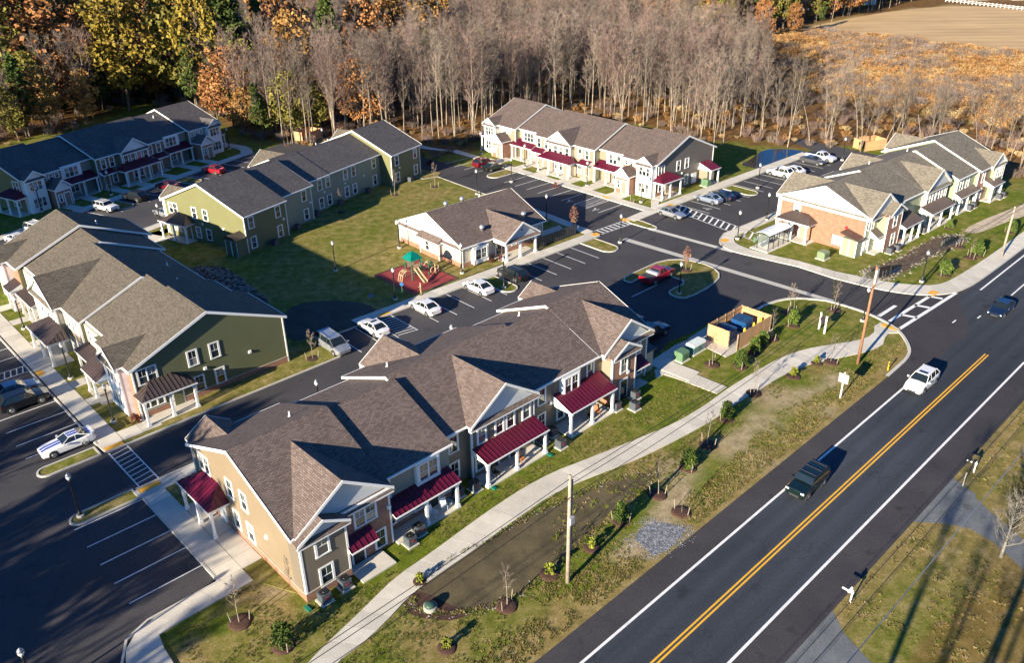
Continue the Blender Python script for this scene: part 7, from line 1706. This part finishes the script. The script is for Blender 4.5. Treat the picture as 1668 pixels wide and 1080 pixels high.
# separate pale trees by the pond and the ditch, right
right_px = [(1262,232,95),(1283,240,80),(1303,235,70),(1318,236,90),(1345,233,75),(1352,240,110),(1372,238,100),(1392,240,90),(1400,247,105),(1418,236,120),(1425,248,100),(1440,242,85),(1452,246,110),(1470,240,95),(1483,236,120),(1498,232,100),(1512,238,130),(1528,236,105),(1540,238,130),(1586,252,130),(1598,256,140),(1610,250,110),(1628,262,120),(1645,268,130),(1660,275,110),(1640,240,120),(1200,232,80),(1180,236,90),(1160,238,70)]
GB = 'slender bare trees between the pond and the right row'
right_px = [q for i, q in enumerate(right_px) if i % 4 != 2]
for i, (x, y, ty) in enumerate(right_px):
    b = g(x, y); h = max(6, height_at(b, ty)*.92)
    plant('bare_tree', ('slender pale bare tree ' if h > 12 else 'short slender bare tree ')+('above the pond' if x < 1340 else 'above the parked white pickup' if x < 1400 else 'beside the orange timber enclosure' if x < 1450 else 'behind the left half of the right row' if x < 1520 else 'behind the ridge end of the right row' if x < 1580 else 'right of the right row at the picture edge')+(', nearer' if y > 232 else ', farther back'), 'tree', GB, BTW[i % 3], b, random.uniform(0, 6.28), (h/14*.85, h/14*.85, h/14))
NI = 255
for i, (x, y) in enumerate(P[:NI]):
    s = random.uniform(.70, 1.12)*(1.06 if x > -60 else .92); k = random.choice([0, 1, 2, 3, 3, 4]) if x > -70 else random.choice([0, 2, 4, 5, 5])
    pxx, _ = px_of(x, y)
    s *= .93
    if pxx > 1000: s *= .88
    if pxx < 430 and i % 5 < 2 or pxx < 620 and i % 6 == 0:
        kk = random.choice(['rust', 'olive', 'olive', 'rust', 'orange', 'pine']); nm_ = {'rust': 'rust brown', 'olive': 'dull olive', 'orange': 'thin orange', 'pine': 'dark green pine'}[kk]; s *= random.uniform(.45, .85)
        plant('pine_tree' if kk == 'pine' else 'autumn_tree', ('small ' if s < .5 else '')+nm_+' tree '+wood_label(x, y, i, s).split('bare tree ')[1], 'tree', GA, LT[kk], (x, y, 0), random.uniform(0, 6.28), s); continue
    plant('bare_tree', wood_label(x, y, i, s), 'tree', 'bare trees along the front of the wood', BT[k], (x, y, 0), random.uniform(0, 6.28), (s, s, s*random.uniform(.95, 1.12)))

def instancer(name, pts, protos, smin, smax, kind='stuff', seed=0, z=0.0):
    """one stuff object: geometry nodes put instances of the given meshes on points"""
    me = bpy.data.meshes.new(name); P_ = np.column_stack([pts, np.full(len(pts), z)]) if pts.shape[1] == 2 else pts
    me.vertices.add(len(P_)); me.vertices.foreach_set('co', P_.astype(np.float32).ravel()); me.update()
    o = bpy.data.objects.new(name, me); COL.objects.link(o); o['kind'] = kind
    col = bpy.data.collections.new(name+'_kinds')
    for i, ms_ in enumerate(protos):
        if len(ms_) == 1: q = bpy.data.objects.new(name+'_kind', ms_[0])
        else:
            bm_ = bmesh.new(); mats = []
            for j, me_ in enumerate(ms_):
                n0 = len(bm_.faces); bm_.from_mesh(me_); bm_.faces.ensure_lookup_table(); mats.append(me_.materials[0])
                for f in bm_.faces[n0:]: f.material_index = j
            mj = bpy.data.meshes.new(name+'_kind'); bm_.to_mesh(mj); bm_.free(); [mj.materials.append(a) for a in mats]; q = bpy.data.objects.new(name+'_kind', mj)
        col.objects.link(q)
    ng = bpy.data.node_groups.new(name+'_nodes', 'GeometryNodeTree'); ng.interface.new_socket('Geometry', in_out='INPUT', socket_type='NodeSocketGeometry'); ng.interface.new_socket('Geometry', in_out='OUTPUT', socket_type='NodeSocketGeometry')
    gi = ng.nodes.new('NodeGroupInput'); go = ng.nodes.new('NodeGroupOutput'); ip = ng.nodes.new('GeometryNodeInstanceOnPoints'); ci = ng.nodes.new('GeometryNodeCollectionInfo')
    ci.inputs['Collection'].default_value = col; ci.inputs['Separate Children'].default_value = True; ci.inputs['Reset Children'].default_value = True
    rv = ng.nodes.new('FunctionNodeRandomValue'); rv.data_type = 'FLOAT_VECTOR'; rv.inputs[0].default_value = (-.05, -.05, 0); rv.inputs[1].default_value = (.05, .05, 6.283); rv.inputs['Seed'].default_value = seed
    rs = ng.nodes.new('FunctionNodeRandomValue'); rs.data_type = 'FLOAT'; rs.inputs[2].default_value = smin; rs.inputs[3].default_value = smax; rs.inputs['Seed'].default_value = seed+3
    L = ng.links; L.new(gi.outputs[0], ip.inputs['Points']); L.new(ci.outputs[0], ip.inputs['Instance']); ip.inputs['Pick Instance'].default_value = True
    L.new(rv.outputs[0], ip.inputs['Rotation']); L.new(rs.outputs[1], ip.inputs['Scale']); L.new(ip.outputs[0], go.inputs[0])
    mo = o.modifiers.new('scatter', 'NODES'); mo.node_group = ng; return o
Pw = P[NI:]; Pw = np.array([p for i, p in enumerate(Pw) if px_of(*p)[0] > 430 or i % 2])
instancer('woodland', Pw, [BT[0], BT[1], BT[2], BT[3], BT[4], BT[5]], .68, 1.05, seed=1)
# a thin mix of leaf-bearing crowns at the left of the wood
r9 = np.random.default_rng(9)
Pl = np.array([p for p in P if (px_of(*p)[0] > 1000 and px_of(*p)[1] < 60 and r9.uniform() < .4) or px_of(*p)[0] < 620 and r9.uniform() < (.34 if px_of(*p)[0] < 420 else .14)])
instancer('autumn_woodland', Pl, [LT['rust'], LT['olive'], LT['pine'], LT['orange']], .55, .95, seed=4)
# undergrowth: twiggy brush and low leafy bushes
def brush(seed, h, w, mat, n=70, leaf=0):
    r = np.random.default_rng(seed); T = Tri(); a = r.uniform(0, 6.28, n); q = r.uniform(0, 1, n)**.5*w*.35; p0 = np.stack([np.cos(a)*q, np.sin(a)*q, np.zeros(n)], 1)
    d = np.stack([np.cos(a)*.5, np.sin(a)*.5, np.ones(n)*1.2], 1)+r.normal(0, .3, (n, 3)); d /= np.linalg.norm(d, axis=1, keepdims=True); p1 = p0+d*h*r.uniform(.5, 1.1, (n, 1)); T.twigs(p0, p1, .03, .012, r)
    c = np.repeat(p0, 4, 0)+np.repeat(p1-p0, 4, 0)*r.uniform(.4, 1, (n*4, 1)); e = r.normal(0, 1, (n*4, 3)); e[:, 2] = abs(e[:, 2]); e /= np.linalg.norm(e, axis=1, keepdims=True); T.twigs(c, c+e*h*.28, .02, .008, r)
    if leaf: T.leaves(c+e*h*.15, leaf, r)
    return (T.mesh('brush', mat),)
TAN = leafmat('dead_grass_tan', (.22, .145, .07), (.38, .27, .13), (.52, .40, .22), .3); OCH = leafmat('dead_brush_ochre', (.16, .075, .03), (.30, .16, .06), (.44, .27, .11), .3); GRB = leafmat('grey_brush', (.12, .09, .075), (.20, .155, .13), (.28, .22, .18), .3); GRN = leafmat('rough_grass_green', (.05, .07, .012), (.11, .135, .02), (.19, .19, .04), .6)
BR = [brush(31, 1.8, 2.2, GRB), brush(32, 1.3, 2.0, OCH, 60, .10), brush(33, 1.1, 1.8, TAN, 60, .08), brush(34, 2.2, 2.4, TWIGP)]
Pu, ru = scatter(-250, 120, 140, 260, 2.6, 1.3, 15); Pu = Pu[pinside(Pu, poly_wood)]; Pu = Pu[ru.uniform(size=len(Pu)) < .55]
instancer('undergrowth', Pu, BR, .45, 1.0, seed=7)
Pm, rm_ = scatter(20, 330, 140, 420, 1.7, .85, 16); Pm = Pm[pinside(Pm, [(p[0], p[1]) for p in marsh])]; Pm = Pm[~pinside(Pm, [(p[0], p[1]) for p in field])]
Pm = np.array([p for p in Pm if -20 < px_of(*p)[0] < W0+30])
nn = vnoise(Pm, .07, 8); 
instancer('marsh_brush', Pm[nn < .55], [BR[1], BR[2]], .8, 1.6, seed=9); instancer('marsh_brush', Pm[nn >= .55], [BR[2], BR[1], BR[0], BR[1]], .8, 1.7, seed=10)


# rough grass tufts
TAN2 = leafmat('dead_grass_olive', (.15, .12, .035), (.24, .19, .06), (.36, .29, .12), .5)
def tuft(seed, h, w, mat, n=16):
    r = np.random.default_rng(seed); T = Tri(); a = r.uniform(0, 6.28, n); q = r.uniform(0, 1, n)*w*.3; p0 = np.stack([np.cos(a)*q, np.sin(a)*q, np.zeros(n)], 1); p1 = p0+np.stack([np.cos(a)*w*.5, np.sin(a)*w*.5, np.full(n, h)], 1)*r.uniform(.5, 1.1, (n, 1)); T.twigs(p0, p1, .014, .004, r); return (T.mesh('tuft', mat),)
TAN3 = leafmat('dead_grass_brown', (.14, .105, .04), (.23, .175, .075), (.32, .25, .12), .5)
TG = [tuft(41, .09, .26, GRN, 22), tuft(42, .08, .22, GRN, 22), tuft(43, .10, .26, TAN3, 18)]; TD = [tuft(44, .13, .30, TAN3, 22), tuft(45, .11, .28, TAN2, 22), tuft(46, .12, .28, GRN, 22)]
r7 = np.random.default_rng(77)
basin2 = [(p.x, p.y) for p in basin]
def free(Q, extra=()):
    u = (Q[:, 0]-RF.x)*RF.c+(Q[:, 1]-RF.y)*RF.s; v = -(Q[:, 0]-RF.x)*RF.s+(Q[:, 1]-RF.y)*RF.c; m = np.ones(len(Q), bool)
    path = [(p.x, p.y) for p in PLc]+[(p.x, p.y) for p in PRc[::-1]]
    m &= ~pinside(Q, path) & (pdist(Q, path, True) > .12) & ~pinside(Q, basin2)
    du = (Q[:, 0]-DF.x)*DF.c+(Q[:, 1]-DF.y)*DF.s; dv = -(Q[:, 0]-DF.x)*DF.s+(Q[:, 1]-DF.y)*DF.c
    m &= ~((du > -1.8) & (du < 44.5) & (dv > -.1)) & ~((dv > 4.5) & (du < 44)) & ~((du > -1.8) & (du < 43) & (dv > -1.4) & (du < 7.5) & (du > 3.6))
    m &= ~((du > 14) & (du < 43) & (dv > .1)); m &= ~((u > 48) & (v < 8)) | ((u < 58) & (v > 3.4))
    m &= ~((du > 44) & (du < 62) & (dv > -1.3))
    return m, u, v
Q = np.stack([r7.uniform(-25, 60, 110000), r7.uniform(25, 95, 110000)], 1); m_, u, v = free(Q); nz = vnoise(Q, .35, 3)*.6+vnoise(Q, 1.1, 4)*.4
ver = m_ & (v > 2.5) & (v < 9.5) & (u < 57) & (u > -40); law = m_ & (v >= 2.6) & (v < 34) & (u < 58); gpx = [(p.x, p.y) for p in [g(*p) for p in [(1000,880),(1045,842),(1070,838),(1105,845),(1140,860),(1115,890),(1085,915),(1060,920),(1030,900)]]]; law &= ~pinside(Q, gpx); ver &= ~pinside(Q, gpx); trk_ = [g(*p) for p in [(1055,870),(1110,800),(1150,765),(1205,715),(1262,662),(1330,632),(1365,615)]]; dt_ = pdist(Q, trk_); ver &= dt_ > .8; law &= dt_ > .8; bl = [(p.x, p.y) for p in [DF.at(-8, 4), DF.at(-1.9, 4.4), DF.at(44.5, -.2), DF.at(45, 1), g(1168, 645), g(1240, 612), g(1300, 590), g(1400, 572), RF.at(58, 4), RF.at(57, 2.6), RF.at(-40, 2.6), g(360, 1200)]]; law &= pinside(Q, bl); ver &= pinside(Q, bl)
instancer('verge_grass', Q[ver & (v < 5.5+3*(nz-.5)) & (nz > .3)][:9000], TD, .5, 1.15, seed=20); instancer('lawn_tufts', Q[law & (nz > .42)][:11000], TG, .45, .95, seed=21)
Q = np.stack([r7.uniform(-5, 75, 30000), r7.uniform(15, 85, 30000)], 1); u = (Q[:, 0]-RF.x)*RF.c+(Q[:, 1]-RF.y)*RF.s; v = -(Q[:, 0]-RF.x)*RF.s+(Q[:, 1]-RF.y)*RF.c; nz = vnoise(Q, .4, 6)
m_ = (v < -9.6) & (v > -32) & ~((u < 16.4) & (u > -6)) & ~((u > 28.6) & (u < 37.5) & (v > -17))
d2 = [(p[0], p[1]) for p in drv2]; m_ &= ~pinside(Q, d2); instancer('roadside_grass', Q[m_ & (nz > .35)][:9000], [TD[0], TD[1], TG[0], TG[2]], .6, 1.2, seed=22)
# fallen leaves of the wood edge lie in the material; stones and riprap are geometry
def stone(seed, s=.3, mt=None):
    bm_ = bmesh.new(); bmesh.ops.create_icosphere(bm_, subdivisions=1, radius=s); r = np.random.default_rng(seed)
    for v_ in bm_.verts: v_.co *= r.uniform(.7, 1.2); v_.co.z *= .6
    me = bpy.data.meshes.new('stone'); bm_.to_mesh(me); bm_.free(); me.materials.append(mt or STONE); return (me,)
STONEB = leafmat('stone_blue_grey', (.09, .10, .12), (.17, .18, .20), (.30, .31, .33), 3.0); STONE = leafmat('stone_grey', (.12, .105, .085), (.21, .19, .155), (.32, .29, .24), 2.0); ST = [stone(i) for i in (1, 2, 3)]; SB = [stone(i, .3, STONEB) for i in (4, 5)]
rp = [(p.x, p.y) for p in riprap]; bb = np.array(rp); Q = np.stack([r7.uniform(bb[:, 0].min(), bb[:, 0].max(), 900), r7.uniform(bb[:, 1].min(), bb[:, 1].max(), 900)], 1); instancer('riprap_stones', Q[pinside(Q, rp)], ST, .5, 1.3, seed=30, z=.1)
def edge_pts(poly, n, jit, r): idx = r.integers(0, len(poly), n); A = np.array([(p.x, p.y) for p in poly]); B = np.roll(A, -1, 0); t = r.uniform(0, 1, (n, 1)); return A[idx]*(1-t)+B[idx]*t+r.normal(0, jit, (n, 2))
instancer('basin_stones', np.concatenate([edge_pts(basin[:], 260, .22, r7)]), ST, .12, .4, seed=31)
instancer('ditch_stones', np.concatenate([edge_pts(ditch, 260, .4, r7)]), ST, .25, .8, seed=32)
gq = [(p.x, p.y) for p in smooth([g(*p) for p in [(1030,878),(1048,856),(1070,850),(1098,855),(1120,862),(1105,880),(1082,900),(1060,905),(1050,890)]], 1, True)]; bb = np.array(gq); Q = np.stack([r7.uniform(bb[:, 0].min()-1, bb[:, 0].max()+1, 4500), r7.uniform(bb[:, 1].min()-1, bb[:, 1].max()+1, 4500)], 1); Q = Q[sdf(Q, gq)+r7.normal(0, .45, len(Q))+vnoise(Q, .8, 4)*1.2-.6 > 0]
instancer('gravel', Q, SB, .08, .24, seed=33)
bb = np.array(basin2); Q = np.stack([r7.uniform(bb[:, 0].min(), bb[:, 0].max(), 9000), r7.uniform(bb[:, 1].min(), bb[:, 1].max(), 9000)], 1); Q = Q[pinside(Q, basin2)]
up_ = np.array([px_of(*q)[0] for q in Q]); instancer('basin_plants', Q[(up_ > 900) & (r7.uniform(size=len(Q)) < .10)], [TG[0], TG[2], tuft(48, .22, .35, LMAG, 14)], .8, 1.5, seed=41)
dd_ = sdf(Q, basin2); instancer('basin_edge_grass', Q[(dd_ < .1+r7.uniform(0, .35, len(Q)))], TG+TD, .6, 1.4, seed=42)

# ------------------------------------------------------------------ planted saplings with mulch and stakes
SAP = [bare_tree(s, 3.6, .26, .38, 12, lean=.02, tw=.012, dens=.7, rt=.05) for s in (51, 52)]; SAPL = bare_tree(53, 4.2, .2, .25, 16, lean=.01, tw=.014, dens=.8, rt=.055)
def sapling_leaf():
    r = np.random.default_rng(3); T = Tri(); n = 260; z = r.uniform(1.2, 4.2, n); a = r.uniform(0, 6.28, n); q = .75*np.sin((z-1.0)/3.4*math.pi)*r.uniform(.3, 1, n); T.leaves(np.stack([np.cos(a)*q, np.sin(a)*q, z], 1), .09, r); return T.mesh('leaves', LPINK)
SLF = sapling_leaf()
mu = MB(); mu.lathe([(.85, 0), (.7, .09), (.35, .12), (0, .10)], n=16); MUL = mu.mesh('mulch_ring', M['mulch'], smooth=True, uv=False)
sk = MB(); sk.tube((0, 0, 0), (.12, 0, .95), .035, .03, 5); STK = sk.mesh('stake', wp, uv=False)
def sapling(px, py, label, k=0, s=1.0, leafy=False, ring=True, z=0.0):
    p = g(px, py); p.z = z; t = thing('sapling', 'young bare sapling '+label, 'sapling', p, random.uniform(0, 6.28), 'staked saplings in mulch rings')
    tm = (SAPL if leafy else SAP[k % 2])
    for nm, me in zip(('trunk', 'crown'), tm): o = add(nm, me, t); o.scale = (s, s, s)
    if leafy: o = add('leaves', SLF, t); o.scale = (s, s, s)
    if ring:
        add('mulch_ring', MUL, t)
        for a in (0, 3.3): add('stake', STK, t, (.62*math.cos(a), .62*math.sin(a), .03), a)
for i, a in enumerate([(391.6,1014,'near the corner pavement at the lower left',0,1.05), (825,987,'at the near edge of the muddy basin',1,1.0), (509,585,'beside the silver minivan on the grass corner',0,.95), (1071,806,'at the upper end of the basin',1,.95), (1153,725,'between the winding path and the bare verge',0,.95), (1227,641,'at the joint of the two paths',1,1.0),
    (1160,594,'on the lawn in front of the cedar enclosure',0,1.0), (1257,552,'right of the cedar enclosure, with several stems',1,.95), (1284,509,'near the drive kerb behind the enclosure',0,1.0), (1358.8,505.4,'on the lawn by the entry drive kerb',1,1.0), (1354,590,'left of the brown utility pole',0,.9), (643.7,318,'on the lawn behind the green row end',1,1.1),
    (708,305,'at the edge of the upper lot on the lawn',0,1.15), (556,346,'in shadow behind the green row middle',1,1.0), (469,236,'beyond the green row near the clearing',0,1.15), (1110,835,'faint beside the basin upper end',1,.6) , (1478,362,'by the patio of the right row',0,.7), (1562,402,'on the verge beside the ditch, left of pair',1,.7), (1580,420,'on the verge beside the ditch, right of pair',0,.7), (1030,330,'before the crimson porches',1,.6)]): sapling(*a[:3], a[3], a[4])
sapling(934, 377, 'with russet leaves beside the screen fence', leafy=True, s=.95); sapling(1116.7, 441, 'with russet leaves on the curved island', leafy=True, s=.8, z=.09); sapling(1292, 478+28, 'with a few leaves beyond the enclosure', leafy=False, s=.8)
# evergreen shrubs
def shrub(seed, h, w, mat, n=30, per=40, leaf=.075):
    r = np.random.default_rng(seed); T = Tri(); m = MB(); m.tube((0, 0, 0), (0, 0, h*.7), .05, .02, 5)
    for i in range(n):
        t = (i+.5)/n; rad = w/2*math.sqrt(max(.04, 1-(t*1.05-.35)**2/.55)); a = i*2.4; c = np.array([math.cos(a)*rad*r.uniform(.4, .85), math.sin(a)*rad*r.uniform(.4, .85), .12*h+h*.8*t]); k = r.normal(size=(per, 3)); k /= np.linalg.norm(k, axis=1, keepdims=True); T.leaves(c+k*w*.15*r.uniform(.4, 1.1, (per, 1)), leaf, r)
    return m.mesh('stem', BARKD, uv=False), T.mesh('foliage', mat)
SH = [shrub(61, 2.1, 1.7, LSHR), shrub(62, 2.2, 1.5, LSHR, n=34)]; MG = shrub(63, 1.15, .95, LMAG, n=11, per=22, leaf=.10); LO = shrub(64, .7, 1.0, leafmat('low_shrub_burgundy', (.07, .015, .015), (.14, .03, .03), (.2, .06, .05)), n=10, per=26, leaf=.06)
for i, (x, y, s, lab) in enumerate([(462,1052,1.0,'dark green evergreen shrub with stakes at the lower left below the tan gable'), (1011,850,.9,'green evergreen shrub at the road side of the basin'), (1121,762,.95,'green evergreen shrub between basin and bare verge'), (1183,683,.95,'dark evergreen shrub under the path joint'), (1206,597,1.0,'round evergreen shrub before the enclosure gate post'),
    (1228,575,.9,'bright evergreen shrub against the enclosure, left'), (1241,562,.85,'evergreen shrub against the enclosure, right'), (1291,530,1.0,'round evergreen shrub behind the oval entrance sign'), (1538,448,1.05,'round evergreen shrub on the verge near the corner'), (1591,416,1.05,'round evergreen shrub on the verge left of the grey pole'), (1645,378,1.0,'evergreen shrub on the verge beyond the grey pole'), (1545,372,.7,'shrub in mulch near the right row patio')]):
    t = plant('evergreen_shrub', lab, 'shrub', 'staked evergreen shrubs', SH[i % 2], g(x, y), random.uniform(0, 6), s, ('stem', 'foliage')); add('mulch_ring', MUL, t)
    for a in (.4, 3.4): add('stake', STK, t, (.75*math.cos(a), .75*math.sin(a), .03), a)
for (x, y, lab) in [(684,948,'yellow green magnolia bush at the path side of the basin'), (728,1056,'yellow green magnolia bush alone near the bottom edge'), (895,936,'yellow green magnolia bush beside the pale utility pole'), (964,893,'yellow green magnolia bush on the strip right of the basin'), (1292,613,'yellow green magnolia bush below the winding path'), (1330,592,'small yellow bush under the brown utility pole line')]:
    t = plant('magnolia_bush', lab, 'shrub', 'yellow green magnolia bushes', MG, g(x, y), random.uniform(0, 6), random.uniform(.72, .95), ('stem', 'foliage')); add('mulch_ring', MUL, t)
for (x, y, lab) in [(147,598,'burgundy shrub in the bed of the olive row path'), (222,688,'burgundy shrub at the white bay corner of the olive row'), (90,560,'brown shrub by the olive porch posts'), (1063,321,'burgundy shrub at the corner bay of the crimson porch row'), (905,305,'brown shrub in the bed before the crimson porch'), (800,428,'brown bare shrub bed beside the community bay window'), (815,424,'low brown shrub before the community porch'), (700,268,'low shrub near the wood side path')]:
    plant('low_shrub', lab, 'shrub', 'low planted bed shrubs', LO, g(x, y), random.uniform(0, 6), random.uniform(.8, 1.2), ('stem', 'foliage'))
WT = bare_tree(71, 5.5, .42, .12, 26, lean=.02, tw=.016, dens=1.0, rt=.14, bark=plain('bark_silver', (.19, .175, .15), .8, var=.2), twig=plain('twigs_silver', (.15, .135, .115), .8))
plant('bare_tree', 'small silver barked bare tree beside the lower driveway at the right edge', 'tree', None, WT, g(1628, 908), .6, 1.0)
DT = bare_tree(72, 6.5, .40, .08, 30, lean=.02, tw=.02, dens=1.4, rt=.10, bark=BARKD, twig=leafmat('twigs_dark_green', (.03, .03, .012), (.06, .055, .02), (.1, .09, .03)))
plant('bare_tree', 'dark bushy shrub tree above the driveway at the right edge', 'tree', None, DT, g(1652, 862), .2, .8)
# big trees standing outside the frame that throw their shade across the near lot and the far lawn
SHT = [bare_tree(81, 18, .30, .25, 36, tw=.07, dens=1.6, rt=.30), leafy_tree(82, 17, 10, LRUST, n=60, per=44, leaf=.42), bare_tree(83, 19, .16, .62, 9, tw=.02, dens=.4, rt=.26)]
sdv = Vector((math.cos(R(SUN_AZ)), math.sin(R(SUN_AZ)), 0)); sl = 1/math.tan(R(SUN_EL))
for i, (x, y, back, k, s) in enumerate([(30,985,24,0,.95), (130,900,36,0,.9), (345,800,58,1,1.0), (250,930,44,0,1.0), (60,830,40,0,.9), (-20,760,34,0,1.0), (200,790,52,0,1.05), (-80,900,30,0,.9), (110,600,62,0,1.15), (20,700,52,0,.9), (330,1010,46,0,.8), (-60,640,44,0,1.0), (-140,700,40,1,.9)]):
    p = g(x, y)+sdv*back
    plant('bare_tree' if k == 0 else 'autumn_tree', 'tall tree outside the left of the view shading the near lot', 'tree', 'trees outside the view by the near lot', SHT[k], p, i*1.3, s)
for i, (u, d, s) in enumerate([(-4, 42, 1.2), (6, 46, 1.3), (14, 52, 1.35), (22, 58, 1.4), (30, 64, 1.5), (38, 72, 1.6), (10, 62, 1.5), (26, 72, 1.6)]):
    p = AF.at(u, 1)+sdv*d
    plant('autumn_tree', 'tall tree outside the left of the view shading the far left row', 'tree', 'trees outside the view by the far left row', SHT[1], p, i*1.7, (s*1.15, s*1.15, s))
for i, (x, y, back, s) in enumerate([(1470,1040,30,.95), (1530,1060,36,1.0), (1590,1080,32,.9), (1640,1010,44,1.1), (1680,1090,30,.9), (1500,1000,40,1.05), (1560,1000,44,1.0), (1610,1050,36,1.1), (1660,960,50,1.1), (1690,1030,40,1.0)]):
    p = g(x, y)+sdv*back
    plant('bare_tree', 'tall bare tree below the view shading the lower right lawn', 'tree', 'trees outside the view by the lower right lawn', SHT[2], p, i*1.1, s)
